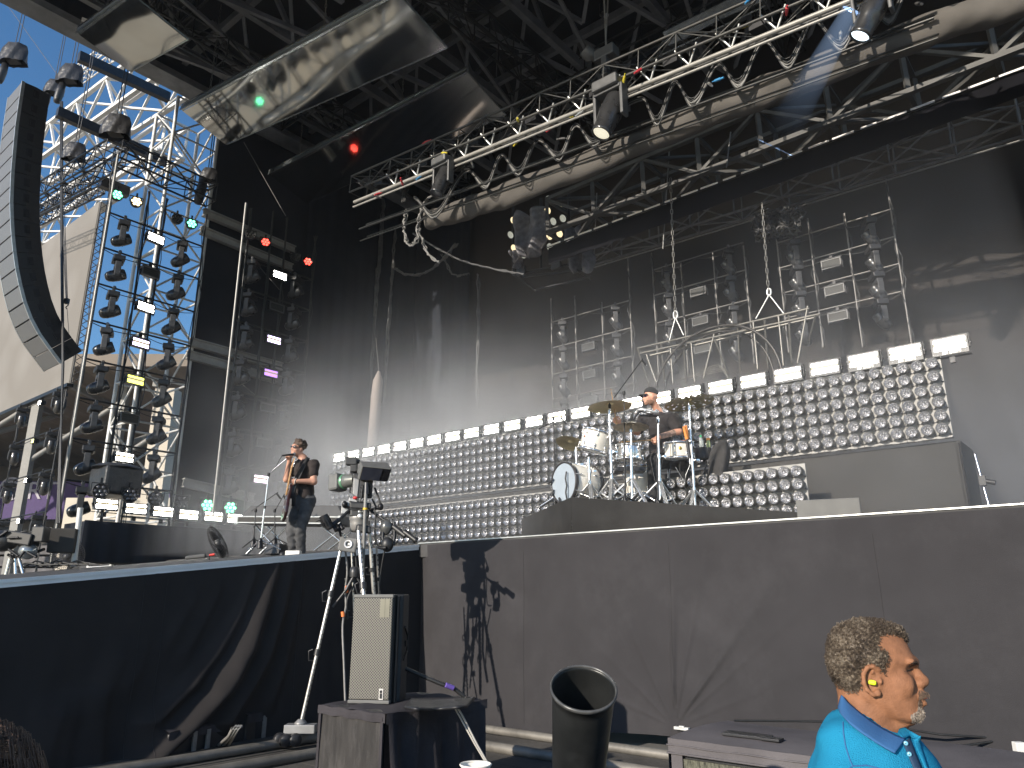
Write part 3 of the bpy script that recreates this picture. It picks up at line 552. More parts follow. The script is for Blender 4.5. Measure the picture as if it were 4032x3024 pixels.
for (x, y, m, lab) in ((466, 735, LEDG, 'green lit par light under the frame truss, beside the pale pole'), (541, 762, LEDM, 'par light showing green and amber cells under the frame truss'), (757, 850, LEDG, 'green lit par light at the top of the silver tower'), (700, 830, LEDOFF, 'unlit par light beside the green one on the silver tower')):
    put_par(m, on_u(x, y, UF + .05), FU + R(-12), lab, 'par lights over the far wing')
# second frame, deeper on the stage
row2 = [vz(x, y)[1] for x, y in ((1005, 1018), (940, 1835))]; d2 = (row2[0] - row2[1]) / 6; row2 = [row2[0] - d2 * k for k in range(7)]
w1, w2, w3, w4 = vz(1070, 900)[0], vz(1128, 900)[0], vz(1206, 970)[0], vz(1240, 970)[0]; z2 = vz(1070, 830)[1]
vA2, vB2, vC2 = vz(996, 1050)[0], vz(1096, 1080)[0], vz(1167, 1110)[0]
frame('light_frame', 'dark pipe frame of moving lights standing before the black wing cloth', plU, [(vA2 - .25, 2.3, z2 - .2), (w1, 2.3, z2), (w2, 2.3, z2), (w4, 2.3, z2 - .2)], row2, (vA2 - .3, w4), TB)
G2 = 'moving lights on the frame before the black wing'; sm = [LEDW, LEDOFF, LEDV, LEDX, LEDOFF, LEDOFF, LEDP]; sn = ['blazing white', 'unlit', 'violet white', 'dim red and blue', 'unlit', 'unlit', 'pinkish white']
for k in range(7):
    z = row2[k] - .03
    put_mover(R(-28 + 4 * (k % 2)), 'b', st(UF + .02, vA2, z), FU + R(38 + rs.uniform(-8, 8)), f'moving head, outer column before the wing cloth, {rank(k, 7, "top", "bottom")}', G2)
    put_mover(R(-20 + 4 * (k % 2)), 'b', st(UF + .02, vC2, z), FU + R(30 + rs.uniform(-8, 8)), f'moving head, inner column before the wing cloth, {rank(k, 7, "top", "bottom")}', G2)
    put_strobe(sm[k], st(UF + .05, vB2, z), FU + R(0), f'{sn[k]} wash light before the wing cloth, {rank(k, 7, "top", "bottom")}', 'wash lights on the frame before the black wing')
for (x, y, m, lab) in ((1047, 925, LEDR, 'red lit par light high on the wing frame, the higher one'), (1213, 1003, LEDR, 'red lit par light on the inner edge of the wing frame, the lower one'), (989, 895, LEDOFF, 'unlit par light above the outer moving heads of the wing frame'), (1165, 985, LEDOFF, 'unlit par light beside the lower red one on the wing frame')):
    put_par(m, on_u(x, y, UF + .05), FU + R(-20), lab, 'par lights over the far wing')
# hanging pods upstage
PV = 6.5; plV = lambda c, z: st(c, PV, z); uz = lambda x, y: (stc(on_v(x, y, PV))[0], on_v(x, y, PV).z)
pods = [('first hanging pipe frame of lights, behind the cymbals', [(2170, 1175, 1610), (2263, 1165, 1600), (2369, 1190, 1600), (2472, 1010, 1590)], [(2168, 1271), (2168, 1372), (2168, 1476), (2170, 1575)], 'above the cymbals'),
        ('middle hanging pipe frame of lights, partly behind the arched gate', [(2566, 996, 1500), (2680, 1030, 1480), (2806, 991, 1460), (2927, 967, 1440)], [(2566, 1065), (2568, 1166), (2572, 1276), (2576, 1380)], 'over the arched gate'),
        ('last hanging pipe frame of lights, nearest the sunlit back drape', [(3050, 870, 1400), (3180, 860, 1380), (3325, 840, 1380), (3488, 700, 1380)], [(3050, 960), (3055, 1060), (3060, 1160), (3065, 1260)], 'beside the sunlit drape')]
poff = strobe(LEDOFF, group='unlit wash lights in the hanging frames'); poff_used = False
for pi, (lab, poles, rows, wh) in enumerate(pods):
    pc = []
    for x, y0, y1 in poles: ua, za = uz(x, y0); pc.append((ua, uz(x, y1)[1], za))
    rz_ = [uz(x, y)[1] for x, y in rows]
    frame('light_frame', lab, plV, pc, rz_, (pc[0][0], pc[-1][0]), MATS['truss_bronze'], .016)
    cols = [(pc[0][0] + pc[1][0]) / 2, (pc[1][0] + pc[2][0]) / 2, (pc[2][0] + pc[3][0]) / 2]
    for r_, z in enumerate(rz_):
        for ci, cu_ in enumerate(cols):
            rk_ = rank(r_, 4, 'top', 'bottom'); p = st(cu_, PV - .02, z - .02)
            if ci == 1 and r_ > 0:
                l2 = f'unlit wash light {wh}, {rk_} rung'; o = dup(poff, p, UA, l2) if poff_used else poff; poff_used = True; o.location = p; o.rotation_euler = (0, 0, UA); o['label'] = l2; o.scale = (.8,) * 3
            elif ci != 1:
                o = put_mover(R(-58), 'p', p, R(-98), f'small moving head {wh}, {("outer", "", "inner")[ci]} column, {rk_}', 'small moving heads in the hanging frames'); o.scale = (.8,) * 3
# small frame far left, beyond the video screen
SV = 1.0; su = lambda x, y: (stc(on_v(x, y, SV))[0], on_v(x, y, SV).z); plS = lambda c, z: st(c, SV, z)
fr = [su(130, 1585), su(90, 1745), su(60, 1900), su(40, 2040)]; zr = [f[1] for f in fr]; zr = [zr[0] - (zr[0] - zr[3]) / 3 * k for k in range(4)]; ua, ub = su(80, 1700)[0], su(240, 1560)[0]
frame('light_frame', 'distant pipe frame of lights below the video screen', plS, [(ua - .4, 2, zr[0] + .5), (ub + .4, 2, zr[0] + .5)], zr, (ua - .5, ub + .5))
for k, z in enumerate(zr):
    for ci, cu_ in enumerate((ua, ub)): put_mover(R(-85), 's', st(cu_, SV - .03, z), UA + R(80), f'moving head below the video screen, {("outer", "inner")[ci]} column, {ORD[k]} from top', 'moving heads below the video screen')
    put_strobe(LEDW if k != 1 else LEDY, st((ua + ub) / 2, SV - .03, z), UA, f'small bright light below the video screen, {ORD[k]} from the top', 'lights below the video screen').scale = (.62, 1, .7)
# floor lights on a black draped wall at the far side
UW = -8.0; fl = [(417, 1987), (533, 2004), (639, 2016), (740, 2028), (837, 2035), (925, 2043)]; fp = [on_u(x, y, UW) for x, y in fl]
sf = strobe(LEDW, stand=True, group='white wash lights along the draped wall')
for i, p in enumerate(fp):
    lab = 'white wash light on the draped wall, ' + rank(i, 6, 'fan end', 'singer end'); p = p - ZX * .25
    o = sf if i == 0 else dup(sf, p, FU, lab); o.location = p; o.rotation_euler = (0, 0, FU); o['label'] = lab
for i, (x, y) in enumerate(((395, 1928), (514, 1944), (612, 1958), (715, 1972), (815, 1984), (905, 1994))):
    m = LEDG if i > 3 else LENSM; lab = ('green glowing' if i > 3 else 'unlit') + ' round light over the draped wall, ' + rank(i, 6, 'fan end', 'singer end')
    put_par(m, on_u(x, y, UW - .3) + ZX * .25, FU + R(-15), lab, 'round lights above the draped wall').scale = (1.15,) * 3
a, c = stc(fp[0]), stc(fp[5]); zz = min(p.z for p in fp) - .28
b = MB(); b.grid(lambda x, y: st(UW + .1 + .03 * math.sin(60 * x) * (1 - y * .5), a[1] - .4 + (c[1] - a[1] + .8) * x, 2.3 + (zz - 2.3) * y), 120, 6); b.box(st(UW - .5, (a[1] + c[1]) / 2, (2.3 + zz) / 2), (1.1, c[1] - a[1] + .7, zz - 2.32), M3)
single('draped_wall', b, DRAPE, 'low wall draped in black carrying the row of white wash lights', 'wall')
# ================================================================ hanging reflective panels
MIR = mat('mirror_sheet', (.62, .61, .58), .03, 1, .04, 1.5, .006, 2); CLEAR = mat('panel_edge', (.42, .45, .46), .2, .8, .1, 8)
def chain(name, p, q, lab, r=.02, m=None, group='rigging chains'):
    p, q = Vector(p), Vector(q); L_ = (q - p).length; n = max(3, int(L_ / .11)); b = MB(); d = (q - p) / n; x = Vector((1, 0, 0)); y = Vector((0, 1, 0))
    for k in range(n):
        c = p + d * (k + .5); a = x if k % 2 else y; b.path([c + a * (r * math.sin(t)) + d * (.68 * math.cos(t)) for t in [2 * math.pi * j / 6 for j in range(6)]], r * .34, 4, True)
    return single(name, b, m or mat('chain_steel', (.22, .21, .19), .45, .5, .15, 20), lab, 'chain', group)
def mirror(pA, pB, pD, v, label, chains):
    v = stc(on_z(*pA, v))[1]; A = on_v(*pA, v); D = on_v(*pD, v); uA = stc(A)[0]; B = on_u(*pB, uA); w_ = B - A; L_ = D - A; d = L_.normalized(); n = d.cross(w_).normalized(); n = n if n.z > 0 else -n
    t = thing('mirror_panel', label, 'reflective panel', (A + D) / 2, 0, 'reflective panels hung under the roof')
    def sh(a, c): return A + L_ * a + w_ * (.02 + .96 * c) - n * (.012 + .006 * math.sin(9 * a) * math.sin(3.1 * c))
    b = MB(); b.grid(sh, 40, 10); part('sheet', b, MIR, t, True)
    b = MB(); C = D + w_; 
    for p, q, r in ((A, D, .05), (D, C, .012), (C, B, .014), (B, A, .012)):
        M = rotm(q - p, n); b.box((p + q) / 2 + n * r, (.05 if r > .03 else .03, 2 * r, (q - p).length), M)
    b.box((A + D) / 2 + n * .10 - w_.normalized() * .03, (.10, .09, L_.length), rotm(L_, n)); part('frame', b, CLEAR, t, True)
    b = MB(); b.box((A + D) / 2 + n * .02 - w_.normalized() * .055, (.012, .16, L_.length * .998), rotm(L_, n)); part('front_rail', b, mat('panel_rail', (.17, .19, .2), .3, .6, .1, 6), t, True)
    for k, (f, lab) in enumerate(chains): p = A + L_ * f + n * .1; chain('chain', p, p + ZX * 2.6, lab)
mirror((717, 434), (892, 570), (1568, -25), 13.5, 'middle long mirror panel reflecting the lit frame of moving lights', [(.16, 'chain holding the near the frame end of the middle mirror panel'), (.72, 'chain at the far end of the middle mirror panel')])
mirror((1062, 687), (1210, 802), (1840, 285), 14.0, 'lowest long mirror panel above the front truss', [(.18, 'chain above the lower corner of the lowest mirror panel'), (.72, 'chain at the upper end of the lowest mirror panel')])
mirror((310, 133), (515, 283), (520, -20), 13.6, 'topmost mirror panel beside the roof edge, cut by the top of the picture', [(.5, 'chain above the topmost mirror panel')])
mirror((2620, 150), (2560, 240), (3050, -60), 13.8, 'dull mirror panel high behind the front truss', [(.4, 'chain above the dull mirror panel behind the truss')])
# ================================================================ speaker column
GR = mat('speaker_grille', (.17, .172, .175), .5, .35, .1, 30, .25, 300); 
t = thing('line_array', 'tall curved black column of stacked loudspeakers hanging at the far side', 'loudspeaker', on_v(100, 330, -2.5), 0)
UA_ = -10.6; spine = [(93, 320), (66, 500), (51, 663), (45, 784), (49, 904), (60, 1010), (72, 1089), (101, 1200), (130, 1272), (159, 1321), (198, 1374), (241, 1431)]
cp = [on_u(x, y, UA_) for x, y in spine]; lens_ = [0]
for i in range(len(cp) - 1): lens_.append(lens_[-1] + (cp[i + 1] - cp[i]).length)
NA = 18
def at_len(s_):
    i = max(k for k in range(len(lens_) - 1) if lens_[k] <= s_ + 1e-9); f = (s_ - lens_[i]) / (lens_[i + 1] - lens_[i]); return cp[i].lerp(cp[i + 1], f)
for k in range(NA):
    p, q = at_len(lens_[-1] * k / NA), at_len(lens_[-1] * (k + 1) / NA); d = q - p; d = (VX * d.dot(VX) + ZX * d.z); H = d.length; d.normalize(); f_ = UX.cross(d); f_ = f_ if f_.dot(VX) < 0 else -f_
    W2 = .5; c = (p + q) / 2 - UX * W2; M = Matrix((UX, f_, d)).transposed(); M = M if M.determinant() > 0 else Matrix((-UX, f_, d)).transposed()
    b = MB(); b.prism([(-W2, 0), (W2, 0), (W2 * .98, -.3), (W2 * .8, -.62), (-W2 * .8, -.62), (-W2 * .98, -.3)], c, M, H * .96); cab = part('cabinet', b, BLKP, t, True, bevel=.008)
    b = MB(); b.box(c + f_ * .012, (W2 * 1.93, .03, H * .92), M); part('grille', b, GR, cab, True, bevel=.006)
    for s_ in (-1, 1): b = MB(); b.box(c + UX * s_ * (W2 - .01) + f_ * .0, (.035, .07, H * .985), M); part('rigging_plate', b, ALU, cab, True)
    b = MB(); b.box(c + UX * (W2 * .95) - f_ * .3, (.04, .13, H * .5), M); b.box(c + UX * (W2 * .97) - f_ * .28, (.05, .03, H * .3), M); part('handle', b, BLACK, cab, True)
top = cp[0]
HC = mat('hoist_cover', (.028, .028, .03), .4, 0, .25, 5, .8, 9)
def hoist(px, v, sc, lab, bag=True):
    p = on_v(*px, v); t = thing('chain_hoist', lab, 'chain hoist', p, 0, 'covered chain hoists'); b = MB(); rj = random.Random(int(px[0]))
    def cv(a, c): th = 2 * math.pi * a; r = (.30 + .05 * c) * (1 + .16 * math.sin(2 * th + 1) + .10 * math.sin(5 * th + 4 * c) + .05 * math.sin(11 * th + 6 * c)) * (1 - .25 * (1 - c) ** 3); return Vector((r * math.cos(th), r * .7 * math.sin(th), .33 - .62 * c)) * sc
    b.grid(cv, 26, 8); b.add([cv(k / 26, 0) + Vector((0, 0, 0)) for k in range(26)], [tuple(range(26))]); part('cover', b, HC, t)
    b = MB(); b.box((0, 0, -.1 * sc), (.34 * sc, .26 * sc, .3 * sc)); part('motor', b, BLACK, t)
    if bag: b = MB(); b.lathe([(.001, .1), (.1, .1), (.13, -.2), (.12, -.5), (.09, -.62), (.001, -.64)], (-.22 * sc, 0, -.42 * sc), Matrix.Rotation(.12, 3, 'Y') * 1.0, 12); part('chain_bag', b, HC, t)
    for dx in (-.05, .05):
        b = MB(); b.tube((dx * sc, 0, .3 * sc), (dx * sc * .6, 0, 7), .014, n=5); part('chain', b, DGREY, t)
    return t
hoist((58, 215), -2.4, 1.15, 'grey covered chain hoist hanging in the open sky at the picture edge'); hoist((280, 295), -1.2, 1.05, 'black covered chain hoist above the speaker column, catching the sun'); hoist((215, 345), -.6, .9, 'smaller covered hoist just behind the sunlit one')
hoist((460, 500), stc(on_u(462, 600, -9.5))[1], .95, 'flat covered hoist on the corner of the frame truss', False); hoist((295, 600), stc(on_u(462, 600, -9.5))[1], .8, 'small covered hoist halfway along the frame truss', False); hoist((822, 690), stc(on_u(822, 740, -9.5))[1], .6, 'covered hoist at the inner end of the frame truss'); hoist((975, 700), 4.0, .55, 'covered hoist above the wing frame'); hoist((1260, 860), 5.5, .5, 'covered hoist above the inner edge of the wing frame')
b = MB(); p = on_v(238, 420, -1.9); 
for j in range(3): b.path([on_v(238 + 4 * j, 400, -1.9), on_v(240 + 3 * j, 900, -1.9), on_v(246 + 2 * j, 1440, -1.9), on_v(236 - 6 * j, 2060, -1.9)], .022, 6)
single('cable_bundle', b, CABB, 'black cable bundle hanging straight down beside the speaker column', 'cable')
t = thing('hanging_hook', 'small pulley block and hook hanging before the video screen', 'hook', on_v(263, 1190, -1.8)); b = MB()
for dx in (-6, 0, 6): b.tube(on_v(248 + dx, 830, -1.8), on_v(263 + dx * .5, 1178, -1.8), .008, n=5)
b.tube(on_v(264, 1215, -1.8), on_v(272, 1320, -1.8), .006, n=5); part('rope', b, CABB, t, True); b = MB(); b.box(on_v(263, 1186, -1.8), (.1, .08, .13)); b.path([on_v(264, 1195 + 3 * k, -1.8) + Vector((.03 * math.sin(k * .9), 0, 0)) for k in range(8)], .014, 6); part('block', b, BLACK, t, True)
# ================================================================ video screen
SC = 1.0; a_, b_, c_, d_ = on_v(-60, 1080, SC), on_v(392, 800, SC), on_v(283, 1507, SC), on_v(-60, 1620, SC)
u1 = (stc(b_)[0] + stc(c_)[0]) / 2; zt, zbm = b_.z, c_.z; u0 = u1 - 11
t = thing('video_screen', 'large beige lit video screen behind the speaker column', 'screen', st((u0 + u1) / 2, SC, zbm))
scm = bpy.data.materials.new('screen_image'); scm.use_nodes = True; N = scm.node_tree.nodes; L = scm.node_tree.links; B = N['Principled BSDF']; tc = N.new('ShaderNodeTexCoord'); nz = N.new('ShaderNodeTexNoise'); nz.inputs['Scale'].default_value = .45; nz.inputs['Detail'].default_value = 4
vo = N.new('ShaderNodeTexVoronoi'); vo.inputs['Scale'].default_value = .62; L.new(tc.outputs['Object'], nz.inputs[0]); L.new(tc.outputs['Object'], vo.inputs[0]); mm = N.new('ShaderNodeMath'); mm.operation = 'MULTIPLY'; L.new(nz.outputs[0], mm.inputs[0]); L.new(vo.outputs['Distance'], mm.inputs[1])
r_ = N.new('ShaderNodeValToRGB'); r_.color_ramp.elements[0].position = .05; r_.color_ramp.elements[0].color = (.50, .45, .38, 1); r_.color_ramp.elements[1].position = .35; r_.color_ramp.elements[1].color = (.36, .315, .25, 1); L.new(mm.outputs[0], r_.inputs[0]); L.new(r_.outputs[0], B.inputs['Emission Color']); B.inputs['Emission Strength'].default_value = .42; B.inputs['Base Color'].default_value = (.10, .09, .08, 1); B.inputs['Roughness'].default_value = .7
b = MB(); b.box(st((u0 + u1) / 2, SC, (zt + zbm) / 2), (u1 - u0, .1, zt - zbm), M3); part('display', b, scm, t, True)
b = MB(); b.box(st((u0 + u1) / 2, SC + .2, zt + .05), (u1 - u0, .35, .1), M3); part('top_rail', b, STEELW, t, True)
b = MB()
for k in range(26):
    z = zbm + (zt - zbm) * k / 26; z2_ = zbm + (zt - zbm) * (k + 1) / 26; b.tube(st(u1 + .04, SC, z), st(u1 + .28, SC + .25, z2_), .014, n=5); b.tube(st(u1 + .28, SC + .25, z), st(u1 + .04, SC, z2_), .014, n=5)
for du, dv in ((.03, 0), (.28, .25)): b.tube(st(u1 + du, SC + dv, zbm), st(u1 + du, SC + dv, zt), .025, n=6)
part('side_frame', b, BLACK, t, True); b = MB(); b.box(st((u0 + u1) / 2, SC, zbm - .06), (u1 - u0, .2, .12), M3); part('bottom_rail', b, BLACK, t, True)
# ================================================================ blinder cluster in torn covers
t = thing('blinder_cluster', 'cluster of round warm blinder lamps hanging from the roof behind torn grey covers', 'stage light', on_v(2130, 950, 5.2)); BLV = 5.2
b = MB(); 
for (x0, y0, x1, y1) in ((2020, 800, 2020, 1080), (2240, 760, 2240, 1050), (2020, 1080, 2240, 1040), (2020, 930, 2240, 890), (2130, 780, 2130, 1060), (2055, 1090, 2300, 1060), (2110, 1140, 2330, 1090), (2240, 1045, 2330, 1100), (2030, 1085, 2110, 1145)): b.tube(on_v(x0, y0, BLV), on_v(x1, y1, BLV + .2), .03, n=6)
part('rack', b, BLACK, t, True)
WARM = emat('warm_lamp', (1, .80, .45), .95); WARM2 = emat('warm_lamp_dim', (.75, .75, .6), .32)
for (x, y, on_) in ((2160, 785, 0), (2199, 811, 1), (2156, 829, 1), (2216, 860, 0), (2178, 872, 0), (2142, 884, 0), (2163, 930, 1), (2203, 920, 1), (2165, 973, 0), (2021, 868, 1), (2010, 925, 0), (2023, 977, 1), (2060, 1004, 0)):
    p = on_v(x, y, BLV - .1); M = rotm(-VX * .75 - UX * .1 - ZX * .55); b = MB(); b.lathe([(.05, -.1), (.1, -.02), (.105, 0), (.092, .004)], p, M, 18); lm = part('lamp', b, BLKP, t, True); b = MB(); b.lathe([(.09, -.004), (.05, -.03), (.018, -.04), (.016, -.02), (.001, -.018)], p, M, 18); part('lens', b, WARM if on_ else WARM2, lm, True)
b = MB()
for (x, y) in ((2052, 1068), (2190, 1043)): b.box(on_v(x, y, BLV - .05), (.26, .06, .2), M3)
part('end_plate', b, DGREY, t, True)
TORN = mat('torn_cover', (.16, .155, .165), .55, 0, .35, 9, .5, 40)
def torn(px, v, w_, lab, sd):
    pp = [on_v(x, y, v) for x, y in px]; rj = random.Random(sd); ph = rj.uniform(0, 6)
    def f(a, c):
        s_ = c * (len(pp) - 1); i = min(int(s_), len(pp) - 2); p = pp[i].lerp(pp[i + 1], s_ - i); ww = w_ * (.55 + .6 * math.sin(math.pi * (.15 + .75 * c)))
        return p + UX * ((a - .5) * ww) - VX * (.12 * math.sin(3 * a * math.pi + ph + 2 * c) + .05 * math.sin(11 * a + 9 * c)) + ZX * (.09 * math.sin(7 * a + ph))
    b = MB(); b.grid(f, 24, 24); o = single('torn_cover', b, TORN, lab, 'cover', 'torn grey covers on the blinder cluster'); o.modifiers.new('s', 'SOLIDIFY').thickness = .01
torn([(2085, 835), (2095, 900), (2090, 1010)], 5.0, .85, 'torn shiny grey cover hanging over the front of the blinder cluster', 1); torn([(2255, 900), (2285, 1000), (2300, 1070)], 5.3, .55, 'torn grey cover drooping from the far side of the blinder cluster', 2); torn([(2030, 1000), (2037, 1050)], 5.0, .2, 'small pale torn scrap below the blinder lamps', 4)
# ================================================================ arched gate hanging over the lamp wall
GV = 4.2; gs = mat('gate_steel', (.19, .18, .16), .4, .6, .15, 10, dirt=.3); t = thing('arched_gate', 'metal gate frame with bars and an arch hanging above the drums', 'gate', on_v(2880, 1450, GV)); G = lambda x, y, d=0: on_v(x, y, GV + d)
b = MB()
for (x0, y0, x1, y1) in ((2510, 1372, 3185, 1215), (2520, 1392, 3230, 1236), (2560, 1400, 3210, 1250)): b.tube(G(x0, y0), G(x1, y1, 0 if y0 < 1395 else .5), .022, n=7)
part('top_rail', b, gs, t, True)
for i, (x0, y0, x1, y1) in enumerate(((2510, 1372, 2560, 1530), (2545, 1395, 2592, 1525), (2603, 1352, 2618, 1525), (2640, 1372, 2650, 1510), (2690, 1330, 2702, 1510), (2722, 1352, 2735, 1505), (2808, 1320, 2865, 1470), (2812, 1315, 2770, 1490), (2905, 1285, 2915, 1470), (2965, 1262, 2984, 1455), (3010, 1260, 3025, 1450), (3065, 1245, 3085, 1440), (3105, 1240, 3117, 1430), (3180, 1205, 3140, 1430), (3210, 1245, 3185, 1340))):
    b = MB(); b.tube(G(x0, y0), G(x1, y1, .0 if i % 2 else .3), .018, n=6); part('bar', b, gs, t, True)
for k, (rx, ry, dd) in enumerate(((238, 258, -.05), (205, 235, .2))):
    b = MB(); pts = [G(2845 + rx * math.cos(a) * (1 if math.cos(a) > 0 else 1.12), 1540 - ry * math.sin(a) - .12 * rx * math.cos(a) * 1.1, dd) for a in [R(2 + 176 * q / 30) for q in range(31)]]; b.path(pts, .024 - .004 * k, 8); part('arch', b, mat('arch_dark', (.06, .055, .05), .4, .5, .2, 8), t, True)
b = MB()
for j in range(5): b.path([G(2640 + 30 * j, 1500 - 6 * j, .3), G(2760, 1478 - 5 * j, .3), G(2860 - 8 * j, 1458 - 6 * j, .3), G(2868, 1490, .3)], .01, 5)
part('conduit', b, gs, t, True)
chain('hoist_chain', on_v(2660, 1255, GV), on_v(2640, 700, GV), 'bright steel chain with a ring carrying the gate', .022); chain('hoist_chain', on_v(3026, 1150, GV), on_v(3000, 800, GV), 'bright steel chain above the far end of the gate', .022)
t = thing('chain_sling', 'wire sling with a ring spreading from the chain down to the gate rail', 'sling', G(2660, 1256)); b = MB(); b.path([G(2660 + 8 * math.cos(a), 1240 + 16 * math.sin(a)) for a in [2 * math.pi * k / 12 for k in range(12)]], .018, 6, True); part('ring', b, ALU, t, True); b = MB(); b.tube(G(2658, 1256), G(2634, 1348), .012); b.tube(G(2662, 1256), G(2692, 1320), .012); part('wire', b, ALU, t, True)
t = thing('chain_sling', 'wire sling spreading to the far end of the gate', 'sling', G(3026, 1160)); b = MB(); b.path([G(3028 + 8 * math.cos(a), 1150 + 14 * math.sin(a)) for a in [2 * math.pi * k / 12 for k in range(12)]], .018, 6, True); part('ring', b, ALU, t, True); b = MB(); b.tube(G(3026, 1165), G(2976, 1255), .012); b.tube(G(3032, 1165), G(3090, 1240), .012); part('wire', b, ALU, t, True)
# ================================================================ loose cables and hangings
def cab(pts, r, m, lab, n=3, sp=.04, name='hanging_cable', group='hanging cables in the dark of the stage'):
    b = MB()
    for j in range(n):
        rj = random.Random(j + int(pts[0].x * 100)); b.path([p + Vector((rj.uniform(-sp, sp), rj.uniform(-sp, sp), rj.uniform(-sp, sp) * .5)) for p in pts], r, 5)
    return single(name, b, m, lab, 'cable', group)
def smooth(px, v, n=6):
    P = [on_v(x, y, v) for x, y in px]; out = []
    for i in range(len(P) - 1):
        p0, p1, p2, p3 = P[max(0, i - 1)], P[i], P[i + 1], P[min(len(P) - 1, i + 2)]
        for q in range(n): f = q / n; out.append(.5 * ((2 * p1) + (p2 - p0) * f + (2 * p0 - 5 * p1 + 4 * p2 - p3) * f * f + (3 * p1 - p0 - 3 * p2 + p3) * f ** 3))
    return out + [P[-1]]
CD = mat('cable_dusty', (.085, .085, .085), .5, 0, .3, 6)
cab(smooth([(1512, 780), (1500, 950), (1478, 1200), (1455, 1500), (1438, 1700)], 7, 4), .022, CD, 'thick dark cable bundle falling straight down before the side drape', 6, .07); cab(smooth([(1555, 900), (1545, 1100), (1525, 1350), (1508, 1600)], 7, 4), .02, CD, 'second cable bundle falling down beside the thicker one', 4, .06)
cab(smooth([(1556, 1055), (1600, 1080), (1670, 1075), (1730, 1035), (1800, 960)], 6, 6), .02, CD, 'cables looping from the falling bundle to the truss end', 5, .05); cab(smooth([(1740, 1000), (1765, 1055), (1800, 1085), (1845, 1075)], 6, 5), .014, CD, 'small cable loop under the looping cables', 3, .05)
cab(smooth([(1590, 800), (1600, 740), (1680, 700), (1760, 690), (1850, 640)], 2.6, 6), .02, CABB, 'black hoses curving up into the front truss', 4, .06); cab(smooth([(1600, 830), (1590, 900), (1608, 960), (1640, 950), (1650, 870), (1670, 800), (1700, 770)], 2.6, 6), .015, CABG, 'pale cables hanging in a long loop off the truss end', 4, .05); cab(smooth([(1650, 900), (1680, 990), (1730, 1035)], 2.8, 6), .014, CABG, 'pale cables trailing down from the truss end', 3, .05)
cab(smooth([(1630, 920), (1780, 1010), (1900, 1050), (2060, 1080)], 4, 6), .02, CD, 'dark hose sweeping across to the blinder cluster', 2, .03)
cab(smooth([(1885, 1080), (1882, 1300), (1878, 1610)], 7.5, 4), .02, CD, 'thin cable strip hanging in front of the back drape', 4, .06)
for i, (x, y) in enumerate(((3060, 830), (3010, 850), (3110, 830))): cab(smooth([(x - 30, y), (x - 20, y + 70), (x, y + 90), (x + 25, y + 60), (x + 35, y - 10)], 6.3, 6), .018, CD, ('hank of looped cable hanging under the dark truss, longest', 'hank of looped cable nearest the arched gate chain', 'hank of looped cable nearest the last frame')[i], 9, .12)
t = thing('hanging_bag', 'long pale gathered fabric tube hanging before the side drape', 'bag', on_v(1480, 1500, 6)); b = MB(); tp = [on_v(x, y, 6) for x, y in ((1492, 1462), (1488, 1500), (1482, 1560), (1476, 1640), (1470, 1720), (1462, 1790))]; b.path(tp, [.04, .15, .16, .16, .16, .14], 14); part('tube', b, mat('pale_bag', (.30, .26, .24), .8, 0, .1, 6, .4, 20), t, True); b = MB(); b.path([tp[0], on_v(1480, 1330, 6)], .012, 5); part('rope', b, CD, t, True)
single('thin_pole', MB().tube(on_y(969, 800, 17), on_y(838, 2030, 17), .03, n=8), TM, 'slender pale pole standing behind the round green lights', 'pole')
for i, (x0, y0, x1, y1, y_) in enumerate(((1125, 850, 960, 560, 19), (1000, 1830, 700, 1930, 20), (870, 880, 1100, 1140, 20), (820, 1400, 1010, 1560, 20), (720, 1900, 1080, 1830, 20.5), (455, 590, 390, 1000, 17.2), (15, 0, 230, 300, 25), (790, 1600, 900, 1990, 20.3))):
    single('guy_wire', MB().tube(on_y(x0, y0, y_), on_y(x1, y1, y_), .012, n=5), CD, 'thin slanting wire ' + ('under the mirror panels', 'rising from the lattice tower foot', 'across the black wing cloth, upper', 'across the black wing cloth, middle', 'across the foot of the wing cloth', 'dropping from the frame corner', 'crossing the open sky', 'down the black wing cloth to the floor')[i], 'wire', 'thin wires over the far wing')
for i, (x0, y0, x1, y1, y_) in enumerate(((2394, 0, 2385, 180, 12), (1958, 170, 1955, 300, 17.5), (2350, 760, 2340, 1000, 15), (2640, 520, 2610, 980, 14), (2877, 520, 2860, 660, 12.6))): single('rigging_line', MB().tube(on_y(x0, y0, y_), on_y(x1, y1, y_), .014, n=5), TM, 'thin vertical rigging line ' + ('down to the motor on the front truss', 'behind the lowest mirror panel', 'beside the blinder cluster', 'down to the lower dark truss', 'behind the rolled cloth')[i], 'wire', 'thin vertical rigging lines')
# lights and motor on the front truss
def big_mover(px, v, aim, lens, lab, sc=1.25):
    t = thing('truss_spotlight', lab, 'stage light', on_v(*px, v), UA, 'large moving lights on the front truss'); b = MB(); b.box((0, 0, 0), (.42, .34, .17)); part('base', b, HGREY, t, bevel=.03); b = MB()
    for s_ in (-1, 1): b.box((s_ * .22, 0, -.3), (.05, .16, .5))
    b.box((0, 0, -.09), (.44, .2, .06)); yk = part('yoke', b, HGREY, t, bevel=.015); b = MB(); M = rotm(aim); c = (0, 0, -.42)
    b.lathe([(.001, -.34), (.12, -.33), (.16, -.25), (.165, 0), (.17, .02), (.15, .16), (.135, .34), (.14, .36), (.14, .40), (.125, .41), (.12, .36)], c, M, 24); hd = part('head', b, mat('head_black', (.03, .03, .031), .28, 0, .15, 10, coat=.3), yk); b = MB(); b.lathe([(.12, .375), (.07, .39), (.001, .395)], c, M, 20); part('lens', b, lens, hd); t.scale = (sc,) * 3
